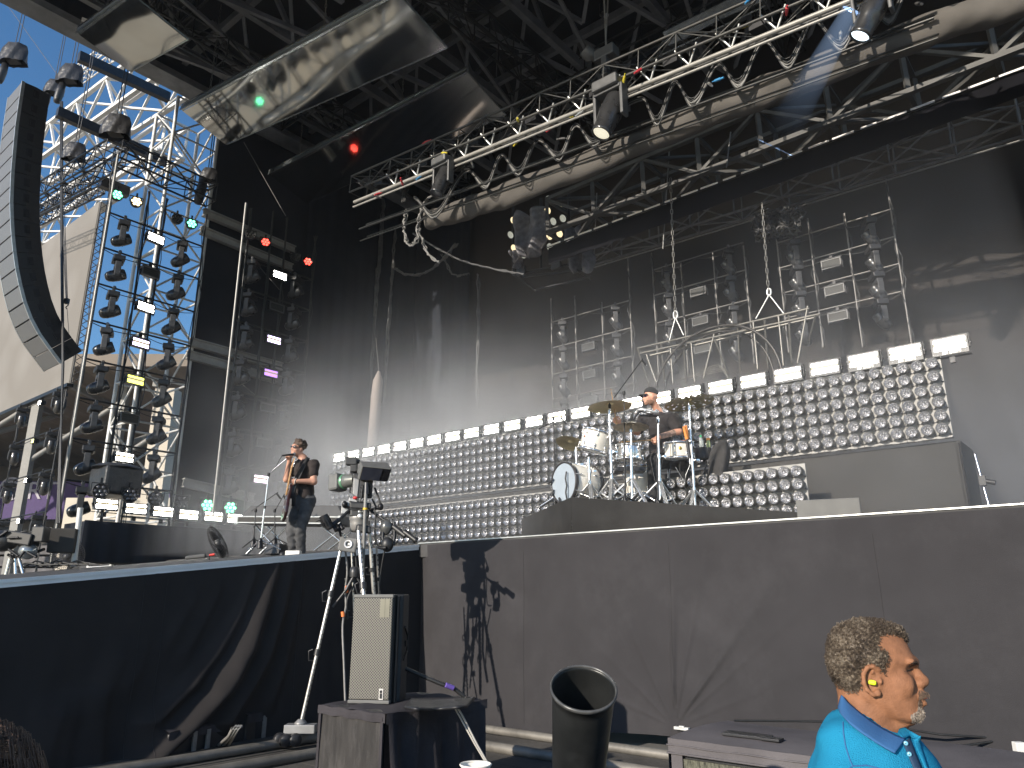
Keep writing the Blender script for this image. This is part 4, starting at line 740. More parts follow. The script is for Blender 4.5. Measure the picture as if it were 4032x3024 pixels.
big_mover((2400, 345), 1.95, (-.25, -.35, -1), emat('lens_dim', (1, .93, .7), .7), 'large moving light under the middle of the front truss, aiming down'); big_mover((3420, -60), 1.95, (-.55, -.15, -1), emat('lens_blue', (.75, .9, 1), 2.2), 'large moving light at the upper edge shining a pale blue beam', 1.05); big_mover((1745, 640), 1.95, (-.15, -.35, -1), LENSM, 'large unlit moving light near the low end of the front truss', 1.0)
t = thing('truss_motor', 'grey chain motor sitting on the front truss', 'chain hoist', on_v(2388, 215, 2.2), UA); b = MB(); b.box((0, 0, 0), (.42, .24, .22)); part('housing', b, HGREY, t, bevel=.02); b = MB(); b.box((.0, -.05, -.3), (.12, .14, .4)); part('clamp', b, HGREY, t, bevel=.01); b = MB(); b.tube((0, 0, .1), (0, 0, 3.6), .016, n=5); part('chain', b, TM, t)
t = thing('followspot', 'small spotlight with round glass on top of the front truss', 'stage light', on_v(2320, 215, 2.2), UA); b = MB(); b.lathe([(.06, -.2), (.12, -.15), (.13, .12), (.12, .13)], (0, 0, 0), rotm((-.3, -.6, .5)), 16); part('body', b, HGREY, t); b = MB(); b.lathe([(.12, .1), (.06, .12), (.001, .125)], (0, 0, 0), rotm((-.3, -.6, .5)), 16); part('lens', b, BULB, t); b = MB(); b.box((0, .05, -.25), (.1, .1, .35)); part('bracket', b, BLACK, t)
beam_m = bpy.data.materials.new('light_beam'); beam_m.use_nodes = True; N = beam_m.node_tree.nodes; L = beam_m.node_tree.links; N.remove(N['Principled BSDF']); pvol = N.new('ShaderNodeVolumePrincipled'); pvol.inputs['Density'].default_value = .05; pvol.inputs['Color'].default_value = (.6, .75, 1, 1); pvol.inputs['Emission Color'].default_value = (.45, .65, 1, 1); pvol.inputs['Emission Strength'].default_value = .42
p, q = on_v(3352, 40, 1.95), on_v(3050, 580, 2.35); LB_ = (q - p).length; b = MB(); b.tube((0, 0, 0), (0, 0, LB_), .13, .30, n=20); o = struct('light_beam', b, beam_m, 'stuff'); o.location = p; o.rotation_euler = rotm(q - p).to_euler()
tc = N.new('ShaderNodeTexCoord'); sx = N.new('ShaderNodeSeparateXYZ'); mr = N.new('ShaderNodeMapRange'); mr.inputs[1].default_value = 0; mr.inputs[2].default_value = LB_; mr.inputs[3].default_value = 1; mr.inputs[4].default_value = 0; L.new(tc.outputs['Object'], sx.inputs[0]); L.new(sx.outputs[2], mr.inputs[0]); pw = N.new('ShaderNodeMath'); pw.operation = 'POWER'; pw.inputs[1].default_value = 2.2; L.new(mr.outputs[0], pw.inputs[0]); ml = N.new('ShaderNodeMath'); ml.operation = 'MULTIPLY'; ml.inputs[1].default_value = .8; L.new(pw.outputs[0], ml.inputs[0]); L.new(ml.outputs[0], pvol.inputs['Emission Strength']); m2 = N.new('ShaderNodeMath'); m2.operation = 'MULTIPLY'; m2.inputs[1].default_value = .1; L.new(pw.outputs[0], m2.inputs[0]); L.new(m2.outputs[0], pvol.inputs['Density']); L.new(pvol.outputs[0], N['Material Output'].inputs['Volume'])
# small clutter clamped to the front truss: connectors, dimmer boxes, small lamps
rc = random.Random(11); cl = [mat('connector_red', (.5, .04, .05), .4), mat('connector_yellow', (.6, .5, .05), .4), mat('connector_blue', (.05, .25, .5), .4), HGREY, ALU]
cn = ['red', 'yellow', 'blue', 'grey', 'silver']; A0, A1 = on_v(1412, 742, 2.2), on_v(3620, -190, 2.2)
for k in range(34):
    f = (k + rc.uniform(.1, .9)) / 34; p = A0.lerp(A1, f) + VX * rc.choice((-.27, .27)) + ZX * rc.choice((-.23, .23, -.6)); i = rc.randrange(5); b = MB(); d = Vector((rc.uniform(-1, 1), rc.uniform(-1, 1), rc.uniform(-1, .2))).normalized(); b.tube(p, p + d * .11, .026, n=8); b.tube(p + d * .11, p + d * .17, .018, n=8); b.tube(p - d * .05, p, .012, n=6)
    single('cable_connector', b, cl[i], f'{cn[i]} cable connector strapped to the front truss', 'connector', f'{cn[i]} cable connectors on the front truss')
for k in range(7):
    f = .06 + .125 * k; p = A0.lerp(A1, f) + VX * .1 - ZX * .05; b = MB(); b.box(p, (.28, .2, .16), M3); b.box(p + ZX * .1, (.2, .1, .06), M3); single('junction_box', b, BLACK, 'black junction box inside the front truss, ' + rank(k, 7, 'low end', 'high end'), 'box', 'junction boxes in the front truss', bevel=.01)
# small roof lamps seen among the beams
for i, (x, y, v) in enumerate(((1175, 70, 4), (905, 90, 3), (1800, 60, 5), (1850, 105, 5), (1330, 390, 5.5), (1290, 350, 5.5), (1075, 60, 5), (2380, 60, 6), (640, 95, 1.5))):
    t = thing('roof_lamp', 'small lamp among the roof beams, ' + ('over the middle mirror panel', 'beside the topmost chain', 'right of the middle panel corner', 'beside a yoke right of the middle panel', 'between the two long mirror panels', 'paired between the two long mirror panels', 'over the middle panel edge', 'above the motor on the truss', 'between the topmost mirrors')[i].replace('right of', 'past'), 'stage light', on_v(x, y, v), UA + i, 'small lamps under the roof'); b = MB(); M = rotm((.3, -.5, -.7)); b.lathe([(.03, -.2), (.08, -.15), (.09, .12), (.08, .125)], (0, 0, 0), M, 14); part('body', b, HGREY, t); b = MB(); b.lathe([(.08, .1), (.04, .115), (.001, .12)], (0, 0, 0), M, 12); part('lens', b, BULB, t); b = MB(); b.box((0, 0, .2), (.24, .03, .3)); b.tube((0, 0, .3), (0, 0, .8), .02); part('bracket', b, DGREY, t)
# ================================================================ drum riser and drum kit
RZT = 2.9; RC = on_z(2250, 1957, RZT); RE = on_v(3190, 2020, 1.15); e1 = (RE - RC); RL1_ = Vector((e1.x, e1.y, 0)).length; e1 = Vector((e1.x, e1.y, 0)).normalized(); e2 = Vector((-.215, .977, 0)).normalized(); RSL = (RE.z - RZT) / RL1_
def riser_z(p): return RZT + RSL * max(0, min(RL1_, (Vector((p.x, p.y, 0)) - Vector((RC.x, RC.y, 0))).dot(Vector((e2.y, -e2.x, 0))) / max(.2, e1.dot(Vector((e2.y, -e2.x, 0))))))
b = MB(); RL1, RL2 = RL1_, 3.0
def rs_side(p, d, L_, n): return lambda x, y: (lambda q: Vector((q.x, q.y, 2.392 + (riser_z(q) - 2.392) * y)))(p + d * (L_ * x)) + n * ((.008 * math.sin(31 * x) + .006 * math.sin(13 * x + 2)) * (1 - y))
n1 = Vector((e1.y, -e1.x, 0)); n2 = Vector((-e2.y, e2.x, 0)) ; n2 = n2 if n2.x < 0 else -n2
b.grid(rs_side(RC, e1, RL1, n1), 90, 8); b.grid(rs_side(RC, e2, RL2, n2), 60, 8)
tp = [RC, RE, RE + e2 * 1.0 + e1 * -.1, RC + e2 * RL2]; b.add(tp, [(0, 1, 2, 3)])
single('drum_riser', b, mat('riser_cloth', (.030, .029, .028), .9, 0, .15, 2, .3, 120, spec=.1, dirt=.3), 'low black cloth covered riser carrying the drum kit', 'riser')
b = MB(); b.box(on_z(3262, 2010, 2.5), (.62, .4, .2), Matrix((e1, Vector((-e1.y, e1.x, 0)), ZX)).transposed()); single('grey_block', b, mat('block_grey', (.13, .128, .12), .6), 'grey box step at the end of the drum riser', 'step', bevel=.01)
SHELL = mat('white_shell', (.78, .74, .66), .22, 0, .05, 6, coat=.5); DHEAD = mat('drum_head', (.80, .80, .78), .5, 0, .04, 10); BHEAD = mat('bass_head', (.36, .41, .46), .35, 0, .06, 6); BRONZE = mat('cymbal_bronze', (.56, .47, .28), .38, .8, .15, 9, .1, 60); DKBR = mat('cymbal_dark', (.26, .22, .16), .4, .8, .35, 12, .15, 60); BLACKH = mat('black_hoop', (.05, .045, .045), .3)
def drum(name, label, cat, c, ax, r, L_, shell, hoopm, top=DHEAD, nl=8, group='drums of the white kit'):
    ax = Vector(ax).normalized(); M = rotm(ax); c = Vector(c); t = thing(name, label, cat, c, 0, group); P = lambda a, z, rr=r: c + M @ Vector((rr * math.cos(a), rr * math.sin(a), z))
    b = MB(); b.lathe([(r * .985, -L_ / 2), (r, -L_ / 2 + .01), (r, L_ / 2 - .01), (r * .985, L_ / 2)], c, M, 40); part('shell', b, shell, t, True)
    for s_, hm in ((1, top), (-1, DHEAD)):
        b = MB(); b.lathe([(.001, L_ / 2 * s_ + .006 * s_), (r * .97, L_ / 2 * s_ + .006 * s_)], c, M, 40); part('head', b, hm, t, True)
        b = MB(); z = L_ / 2 * s_; hw = .02 + .018 * (r > .25); b.lathe([(r + .008, z - hw), (r + .018, z - hw), (r + .018, z + .016), (r + .002, z + .016), (r + .002, z - .006), (r + .008, z - hw)], c, M, 40); part('hoop', b, hoopm, t, True)
    for k in range(nl):
        a = 2 * math.pi * (k + .4) / nl; b = MB(); b.ell(P(a, L_ * .28, r + .012), (.014, .014, .028), M @ Matrix.Rotation(a, 3, 'Z'), 8, 6); b.ell(P(a, -L_ * .28, r + .012), (.014, .014, .028), M @ Matrix.Rotation(a, 3, 'Z'), 8, 6)
        for z0, z1 in ((L_ * .28, L_ / 2 + .01), (-L_ * .28, -L_ / 2 - .01)): b.tube(P(a, z0, r + .018), P(a, z1, r + .018), .005, n=6)
        part('lug', b, CHROME, t, True)
    return t
bf = Vector((-.84, -.54, 0)); bc = on_y(2218, 1896, 10.75); bc.z = RZT + .30; BR = .285
t = drum('bass_drum', 'white bass drum lying on its side with blue grey front head', 'drum', bc - bf * .24, bf, BR, .46, SHELL, BLACKH, BHEAD, 8)
M = rotm(bf); b = MB()
for a in (R(200), R(250), R(160)): b.tube(bc + M @ Vector((BR * .8 * math.cos(a), BR * .8 * math.sin(a), .02)), bc + M @ Vector((BR * 1.05 * math.cos(a + .3), BR * 1.05 * math.sin(a + .3), .05)), .016)
b.path([bc + M @ Vector((.12, -.26 + .1 * k, .03 + .02 * (k % 2))) for k in range(5)], .012, 6); part('microphone_clip', b, BLKP, t, True)
b = MB()
for s_ in (-1, 1): b.tube(bc - bf * .12 + Vector((-bf.y, bf.x, 0)) * s_ * BR * .9 - ZX * .12, bc + bf * .1 + Vector((-bf.y, bf.x, 0)) * s_ * (BR + .16) - ZX * .30, .012)
part('spur', b, CHROME, t, True); b = MB(); q = bc - bf * .2 + (-Vector((0, 1, 0)) * .75 - ZX * .5).normalized() * (BR + .006); b.ell(q, (.045, .012, .06), Matrix.Rotation(.2, 3, 'X'), 12, 8); part('badge', b, CHROME, t, True)
tc_ = on_y(2345, 1737, 10.75); t = drum('rack_tom', 'white rack tom tilted over the bass drum', 'drum', tc_, (.30, -.12, 1), .205, .29, SHELL, CHROME, nl=8)
b = MB(); b.ell(tc_ + Vector((-.17, -.115, .05)), (.014, .014, .014)); part('badge', b, mat('badge_red', (.35, .08, .05), .4), t, True)
t = drum('snare_drum', 'chrome snare drum between the drummer and the cymbals', 'drum', on_y(2478, 1783, 10.75), (.02, 0, 1), .185, .20, CHROME, CHROME, nl=10)
wc = on_y(2672, 1775, 10.75); t = drum('side_drum', 'white side drum with a gold badge near the black mic', 'drum', wc, (-.02, -.06, 1), .205, .22, SHELL, CHROME, nl=8); b = MB(); b.ell(wc + Vector((-.02, -.208, 0)), (.022, .008, .026)); part('badge', b, mat('badge_gold', (.6, .42, .08), .3, .8), t, True)
drum('floor_tom', 'white floor tom half hidden behind the chrome stands', 'drum', on_y(2518, 1895, 11.25), (0, 0, 1), .23, .42, SHELL, CHROME, nl=8)
b = MB(); b.box(on_y(2480, 1852, 10.7), (.42, .3, .05)); b.path([on_y(2425 + 12 * k, 1845 + 9 * math.sin(k), 10.65) for k in range(9)], .02, 6); single('snare_basket', b, BLKP, 'black basket clamped below the chrome snare drum', 'stand')
def cymbal(c, nrm, r, m, label, holes=False):
    c = Vector(c); M = rotm(nrm); prof = [(.006, .035), (.03, .034), (.055, .022), (.068, .008)] + [(.068 + (r - .068) * k / 9, .008 - .05 * (k / 9) ** 1.6) for k in range(1, 10)]; n = 72; b = MB(); vs = []
    for rr, z in prof: vs += [c + M @ Vector((rr * math.cos(2 * math.pi * k / n), rr * math.sin(2 * math.pi * k / n), z)) for k in range(n)]
    fs = []
    for i in range(len(prof) - 1):
        for k in range(n):
            if holes and i in (4, 6, 8, 10) and k % 6 in ((0, 1) if i > 6 else (3,)) : continue
            fs.append((i * n + k, i * n + (k + 1) % n, (i + 1) * n + (k + 1) % n, (i + 1) * n + k))
    b.add(vs, fs, True); return single('cymbal', b, m, label, 'cymbal', 'cymbals of the drum kit')
FZ = RZT
def stand(px, ptop, y, label, spread=.40, hc=.42, m=CHROME, r=.017, rot=0, name='cymbal_stand', dbl=True):
    top = on_y(*ptop, y); base = on_y(*px, y); base.z = riser_z(base) + .02; t = thing(name, label, 'stand', base, 0, 'chrome drum stands' if m is CHROME else None); d = (top - base); cz = base + d * (hc / d.length); b = MB()
    b.tube(base + d * .02, cz + d * .25, r * 1.25, n=10); b.tube(cz + d * .25, top, r * .85, n=10); part('pole', b, m, t, True)
    b = MB()
    for q, rr in ((cz, 1.9), (cz + d * .25, 1.8), (base + d * .1, 1.7), (top - d.normalized() * .06, 1.5)): b.tube(q - d.normalized() * .025, q + d.normalized() * .025, r * rr, n=10)
    b.tube(cz + d * .25, cz + d * .25 + Vector((.06, -.03, 0)), r * .55); b.box(cz + d * .25 + Vector((.075, -.03, 0)), (.045, .014, .022)); part('clamp', b, m, t, True)
    for k in range(3):
        a = 2 * math.pi * k / 3 + rot; foot = base + Vector((spread * math.cos(a), spread * math.sin(a), .0)); foot.z = riser_z(foot) + .012; b = MB()
        sd = Vector((-math.sin(a), math.cos(a), 0)) * .012
        for s_ in ((-1, 1) if dbl else (0,)): b.tube(cz + sd * s_, foot + sd * s_, r * .85, n=6); b.tube(base + ZX * .1 + sd * s_, (cz + foot) / 2 + sd * s_, r * .75, n=6)
        b.ell(foot, (.026, .026, .018), None, 8, 6); part('leg', b, mat('chrome_satin', (.85, .85, .84), .36, .9, .06, 12) if m is CHROME else m, t, True)
    return t, top
_, T = stand((2412, 1965), (2398, 1600), 10.55, 'chrome stand under the plain bronze crash cymbal', rot=.3); cymbal(on_y(2400, 1592, 10.55), (-.05, .05, 1), .325, BRONZE, 'plain bronze crash cymbal held high before the drummer'); b = MB(); b.lathe([(.02, -.07), (.022, -.03), (.024, -.005), (.006, .03)], on_y(2400, 1594, 10.55), None, 12); part('felt', b, BLKP, _, True)
_, T = stand((2487, 1935), (2484, 1676), 10.35, 'chrome stand under the low dark cymbal', rot=.9); cymbal(on_y(2484, 1672, 10.35), (.03, .05, 1), .255, DKBR, 'low dark cymbal in front of the drummer, seen from below')
_, T = stand((2735, 1960), (2712, 1590), 10.6, 'chrome stand under the pierced cymbal', rot=.1, spread=.5); cymbal(on_y(2712, 1576, 10.6), (-.10, .10, 1), .36, BRONZE, 'wide pierced cymbal with rows of holes over the white side drum', True)
stand((2600, 1985), (2590, 1640), 10.3, 'tall chrome stand between the drummer and the camera carrying the tambourine', rot=.55, spread=.42); stand((2868, 1985), (2858, 1740), 10.9, 'chrome stand at the end of the riser with a jacket hung on it', rot=.25, spread=.42)
cymbal(on_y(2248, 1737, 11.0), (.25, .3, 1), .22, BRONZE, 'small bronze cymbal peeking out behind the rack tom'); stand((2275, 1965), (2268, 1760), 11.05, 'chrome stand behind the bass drum', rot=0)
stand((2325, 1960), (2318, 1800), 10.55, 'short chrome stand in front of the bass drum shell', rot=.5, spread=.3, hc=.3)
t = thing('tambourine', 'chrome tambourine with jingles mounted before the chest of the drummer', 'tambourine', on_y(2548, 1625, 10.35)); tb_ = on_y(2548, 1622, 10.35); b = MB(); b.path([tb_ + Vector((.15 * math.cos(a), .09 * math.sin(a), .02 * math.sin(2 * a))) for a in [2 * math.pi * k / 24 for k in range(24)]], .016, 8, True); part('frame', b, mat('tambourine_white', (.75, .75, .75), .3, .3), t, True); b = MB()
for k in range(10):
    a = 2 * math.pi * k / 10; q = tb_ + Vector((.15 * math.cos(a), .09 * math.sin(a), .0)); b.lathe([(.001, -.008), (.028, -.004), (.028, .004), (.001, .008)], q, rotm((math.sin(a), math.cos(a), .6)), 10)
part('jingle', b, CHROME, t, True); b = MB(); b.tube(tb_ + Vector((-.12, 0, -.05)), tb_ + Vector((.14, 0, -.06)), .014); b.tube(tb_ + Vector((.13, 0, -.06)), on_y(2592, 1660, 10.3), .012); part('mount', b, BLACK, t, True)
def mic_stand(base, top, boom0, boom1, y, label, m=BLACK, fz=FZ, mic=True, tri=True, yb=None):
    p, q = on_y(*base, y), on_y(*top, y); p.z = (fz if fz != FZ else riser_z(p)) + .02; fz = p.z - .02; t = thing('microphone_stand', label, 'microphone stand', p); b = MB(); b.tube(p, p.lerp(q, .55), .013, n=8); b.tube(p.lerp(q, .5), q, .009, n=8); part('pole', b, m, t, True); b = MB(); b.lathe([(.02, -.03), (.024, 0), (.02, .03)], q, None, 10); b.tube(p.lerp(q, .53), p.lerp(q, .57), .017, n=8); part('clutch', b, BLACK, t, True)
    for k in range(3): a = 2 * math.pi * k / 3 + .4; b = MB(); b.tube(p + ZX * .13, Vector((p.x + .3 * math.cos(a), p.y + .3 * math.sin(a), fz + .015)), .01, n=6); part('leg', b, BLACK if m is BLACK else m, t, True)
    b = MB(); b.lathe([(.05, .0), (.035, .1), (.014, .16)], p, None, 12); part('foot_hub', b, BLACK, t, True)
    B0, B1 = on_y(*boom0, y), on_y(*boom1, yb or y); b = MB(); b.tube(B0, B1, .008, n=6); part('boom', b, m, t, True); d = (B1 - B0).normalized()
    if mic: b = MB(); b.tube(B1 - d * .03, B1 + (d * .4 - ZX * .9) * .17, .018, .015, n=10); part('microphone', b, BLKP, t, True)
    return t
mic_stand((2462, 1965), (2457, 1548), (2418, 1566), (2532, 1412), 10.25, 'black microphone stand with a boom rising over the drummer'); mic_stand((2186, 1925), (2180, 1648), (2120, 1690), (2215, 1640), 11.2, 'dark microphone stand behind the bass drum with its boom near the tom'); mic_stand((2588, 1960), (2586, 1660), (2590, 1640), (2510, 1615), 10.2, 'slim black boom microphone reaching under the tambourine')
t = thing('condenser_microphone', 'long black microphone hanging beside the white side drum', 'microphone', on_y(2712, 1790, 10.4)); b = MB(); b.tube(on_y(2705, 1735, 10.4), on_y(2716, 1805, 10.4), .024, .022, n=12); part('body', b, BLKP, t, True); b = MB(); b.tube(on_y(2716, 1805, 10.4), on_y(2718, 1828, 10.4), .012, n=8); b.path([on_y(2718, 1828, 10.4), on_y(2700, 1870, 10.4), on_y(2696, 1900, 10.4), on_y(2660, 1840, 10.4)], .005, 5); part('cable', b, ALU, t, True)
STICK = mat('drum_stick', (.45, .26, .10), .5)
single('drum_stick_bag', MB().tube(on_y(2692, 1680, 10.5), on_y(2705, 1730, 10.5), .02, .026, n=10).tube(on_y(2700, 1676, 10.52), on_y(2708, 1728, 10.52), .02, .022, n=10), mat('orange_mallets', (.72, .25, .05), .6), 'orange mallets standing in a holder on the chrome stand', 'mallet')
t = thing('water_bottle', 'clear water bottle with a green cap behind the pierced cymbal stand', 'bottle', on_y(2762, 1752, 11), 0, 'bottles by the drum kit'); b = MB(); b.lathe([(.001, -.1), (.033, -.1), (.034, .05), (.03, .08), (.013, .105), (.013, .12)], on_y(2762, 1752, 11), None, 14); part('body', b, mat('bottle_clear', (.7, .75, .74), .1, 0, .05, 10, trans=.6), t, True); b = MB(); b.lathe([(.017, .115), (.017, .145), (.001, .146)], on_y(2762, 1752, 11), None, 12); part('cap', b, mat('cap_green', (.03, .35, .15), .4), t, True)
t = thing('drink_bottle', 'small bottle with an orange cap beside the water bottle', 'bottle', on_y(2790, 1748, 11), 0, 'bottles by the drum kit'); b = MB(); b.lathe([(.001, -.09), (.028, -.09), (.03, .03), (.016, .075)], on_y(2790, 1752, 11), None, 14); part('body', b, mat('bottle_green', (.35, .42, .2), .2), t, True); b = MB(); b.lathe([(.024, .07), (.024, .10), (.001, .11)], on_y(2790, 1752, 11), None, 12); part('cap', b, mat('cap_orange', (.8, .33, .06), .4), t, True)
b = MB(); b.lathe([(.10, .0), (.13, .16), (.125, .16), (.095, .01), (.001, .01)], on_y(2768, 1808, 11), None, 18); single('drink_bucket', b, BLKP, 'dark round bucket holding the bottles beside the drums', 'bucket')
b = MB()
def jk(a, c): p = on_y(2845, 1742 + 168 * c, 10.85); w_ = .10 + .34 * c ** .8 - .20 * c ** 4 + .03 * math.sin(7 * c); return p + Vector(((a - .62) * w_ * 1.15 - .06 * c, -.06 - .09 * math.sin(10 * a + 3 * c) * c - .05 * math.sin(math.pi * a), .02 * math.sin(8 * a) * c))
b.grid(jk, 26, 18); o = single('hung_jacket', b, mat('jacket_cloth', (.035, .033, .032), .9, 0, .3, 12, .3, 60), 'dark jacket hung over the chrome stand at the end of the riser', 'jacket'); o.modifiers.new('s', 'SOLIDIFY').thickness = .015
b = MB(); b.path([on_y(2835, 1745, 10.75), on_y(2800, 1790, 10.75), on_y(2770, 1860, 10.75), on_y(2752, 1900, 10.75)], .012, 5); single('hung_strap', b, BLKP, 'black strap dangling from the jacket on the stand', 'strap')
t = thing('drum_stool', 'round black drum stool under the drummer', 'stool', on_y(2640, 1960, 11.35)); sc_ = on_y(2630, 1808, 11.4); b = MB(); b.lathe([(.001, .05), (.17, .05), (.19, .02), (.18, -.05), (.001, -.06)], sc_, None, 24); part('seat', b, BLKP, t, True); b = MB(); b.tube(sc_, Vector((sc_.x, sc_.y, FZ + .15)), .02); part('pole', b, CHROME, t, True)
for k in range(3): a = 2.1 * k; b = MB(); b.tube(Vector((sc_.x, sc_.y, FZ + .3)), Vector((sc_.x + .28 * math.cos(a), sc_.y + .28 * math.sin(a), FZ + .02)), .012); part('leg', b, CHROME, t, True)
t = thing('kick_pedal', 'chrome pedals and clamps cluttering the riser floor behind the bass drum', 'pedal', on_y(2440, 1950, 10.9)); rp_ = random.Random(4); b = MB()
for k in range(26): p = on_y(rp_.uniform(2400, 2680), rp_.uniform(1925, 1965), rp_.uniform(10.5, 11.1)); p.z = riser_z(p) + .02 + .1 * rp_.random(); d = Vector((rp_.uniform(-1, 1), rp_.uniform(-1, 1), rp_.uniform(0, 1))).normalized(); b.tube(p, p + d * rp_.uniform(.08, .28), rp_.uniform(.006, .016), n=7)
part('linkage', b, CHROME, t, True); b = MB(); p = on_y(2450, 1962, 10.8); b.box(Vector((p.x, p.y, FZ + .06)), (.12, .3, .02), Matrix.Rotation(.2, 3, 'X')); part('footboard', b, ALU, t, True)
b = MB()
for k in range(9):
    x0 = 2330 + 45 * k; rr = random.Random(k); P_ = [on_y(x0 + rr.uniform(-20, 20), 1760 + rr.uniform(-30, 60), 10.5), on_y(x0 + rr.uniform(-30, 30), 1870, 10.45), on_y(x0 + rr.uniform(-40, 40), 1940, 10.4)]; b.path([P_[0].lerp(P_[1], f).lerp(P_[1].lerp(P_[2], f), f) for f in [q / 8 for q in range(9)]], .005, 5)
single('kit_cable', b, CABB, 'thin black microphone cables trailing through the drum kit', 'cable')
# ================================================================ drummer
SKIN = mat('skin_fair', (.55, .29, .20), .5, 0, .08, 25, .05, 120); SKINR = mat('skin_flushed', (.60, .30, .20), .5, 0, .1, 20, .05, 120); TEEB = mat('tee_black', (.030, .026, .026), .85, 0, .15, 12, .3, 60, spec=.2); JEANB = mat('jeans_black', (.034, .034, .036), .8, 0, .3, 14, .3, 90, spec=.2)
def person(label, loc): return thing('person', label, 'person', loc)
def A(px, py, y): return np.array(on_y(px, py, y))
dp = person('drummer in a black cap and black tee turning his head while playing', on_y(2610, 1960, 11.3))
HD = A(2562, 1562, 11.25); face = np.array([-.95, -.12, -.05]); face /= np.linalg.norm(face); fu = np.array([0., 0., 1.]); fr = np.cross(face, fu)
def head_sdf(c, f, u, r, s=1.0, beard=0):
    H = lambda a, b_, k: c + s * (f * a + u * b_ + r * k); F = [d_ell(H(-.012, .025, 0), (.098 * s, .078 * s, .105 * s), np.array([f, r, u]).T), d_ell(H(.02, -.06, 0), (.078 * s, .062 * s, .07 * s), np.array([f, r, u]).T), d_cap(H(.085, .012, 0), H(.112, -.032, 0), .010 * s, .017 * s), d_cap(H(.088, -.03, .012), H(.088, -.03, -.012), .014 * s, .014 * s), d_cap(H(.085, -.066, .018), H(.085, -.066, -.018), .010 * s, .010 * s), d_cap(H(.074, -.104, .012), H(.074, -.104, -.012), .022 * s, .022 * s), d_cap(H(.088, .032, .035), H(.088, .032, -.035), .012 * s, .012 * s)]
    for k in (-1, 1): F += [d_ell(H(-.012, -.012, .078 * k), (.019 * s, .010 * s, .032 * s), np.array([f, r, u]).T), d_ell(H(.062, -.03, .042 * k), (.024 * s, .022 * s, .02 * s))]
    return F, H
hf, HH = head_sdf(HD, face, fu, fr, 1.04)
neck = A(2592, 1622, 11.35); shN, shF = A(2648, 1652, 11.12), A(2535, 1655, 11.5); elN, elF = A(2672, 1698, 11.0), A(2508, 1702, 11.25); wrN, wrF = A(2588, 1722, 10.85), A(2440, 1672, 10.85); hip, chest = A(2600, 1795, 11.4), A(2598, 1690, 11.35)
hipN, hipF = A(2632, 1806, 11.3), A(2590, 1806, 11.5); knN, knF = A(2572, 1812, 10.85), A(2690, 1835, 10.95); anN, anF = A(2574, 1952, 10.95), A(2700, 1945, 11.2)
arms = d_chain([shN, elN, wrN], [.062, .05, .034]) + d_chain([shF, elF, wrF], [.06, .048, .033])
hN = hand(wrN, Vector(A(2566, 1738, 10.75) - wrN), (-.3, .2, -.9), .19, 52, 1); hF = hand(wrF, Vector(A(2424, 1655, 10.8) - wrF), (.3, .8, .2), .19, 52, -1)
torso = [d_cap(neck, HD, .058, .06), d_cap(chest, hip, .15, .145), d_cap(shN, shF, .09, .09), d_cap(neck, chest, .07, .13)]
legs = d_chain([hipN, knN, anN], [.10, .075, .05]) + d_chain([hipF, knF, anF], [.10, .07, .05])
body = lambda P: np.minimum(union(hf + torso + arms + legs, .03)(P), np.minimum(union(hN, .008)(P), union(hF, .008)(P)))
def bbox(ps, m): ps = np.array([np.array(p) for p in ps]); return ps.min(0) - m, ps.max(0) + m
lo, hi = bbox([HD + [0, 0, .15], anN, anF, elN, wrN, wrF, A(2424, 1655, 10.7), shN], .2); part('body', surf(body, lo, hi, .0125), SKINR, dp, True)
def offs(f, o): return lambda P: f(P) - o
slN, slF = shN + (elN - shN) * .72, shF + (elF - shF) * .75
tee = union([d_cap(chest, hip + np.array([0, 0, -.04]), .168, .172), d_cap(shN, shF, .105, .105), d_cap(neck + np.array([0, 0, -.06]), chest, .085, .15)] + [d_cap(shN, slN, .095, .088), d_cap(shF, slF, .095, .085)], .05)
def wrk(f, amp, k): return lambda P: f(P) + amp * (np.sin(P[:, 0] * k + 2 * np.sin(P[:, 2] * k * .6)) * np.sin(P[:, 2] * k * .8 + P[:, 1] * k * .4))
part('shirt', surf(wrk(tee, .006, 38), *bbox([shN, shF, hip, slN, slF, neck], .25), .014), TEEB, dp, True)
part('trousers', surf(wrk(union(d_chain([hipN, knN, anN], [.118, .095, .072]) + d_chain([hipF, knF, anF], [.118, .09, .07]) + [d_cap(hip, hip + np.array([0, 0, -.05]), .15, .15)], .03), .005, 45), *bbox([hipN, hipF, anN, anF, knN, knF], .2), .014), JEANB, dp, True)
for nm, an in (('shoe', anN), ('shoe', anF)): part(nm, surf(union([d_cap(an + np.array([0, 0, -.02]), an + np.array([-.16, -.12, -.06]), .05, .045)], .02), *bbox([an, an + np.array([-.16, -.12, -.06])], .1), .012), BLKP, dp, True)
cp_ = HD + fu * .055 + face * -.012
cap_s = lambda P: np.maximum(d_ell(cp_, (.116, .097, .098), np.array([face, fr, fu]).T)(P), -(P - (HD + fu * .046)) @ (fu * .97 - face * .22))
cpm = surf(cap_s, *bbox([cp_], .2), .009); cm = part('cap', cpm, mat('cap_black', (.028, .028, .028), .85, 0, .15, 30), dp, True); b = MB(); b.grid(lambda a, c: Vector(cp_ + face * (.085 + .115 * c - .05 * abs(2 * a - 1) ** 2 * c) + fr * ((a - .5) * .17) + fu * (-.005 - .03 * abs(2 * a - 1) ** 2 - .012 * c)), 14, 6); o = part('peak', b, mat('cap_black', (.028, .028, .028)), cm, True); o.modifiers.new('s', 'SOLIDIFY').thickness = .008
b = MB(); b.path([Vector(HH(*q)) for q in ((.0, .012, .087), (.085, .016, .07), (.108, .02, .0))], .007, 6); part('sunglass_frame', b, mat('frame_pale', (.75, .72, .7), .3), dp, True); b = MB()
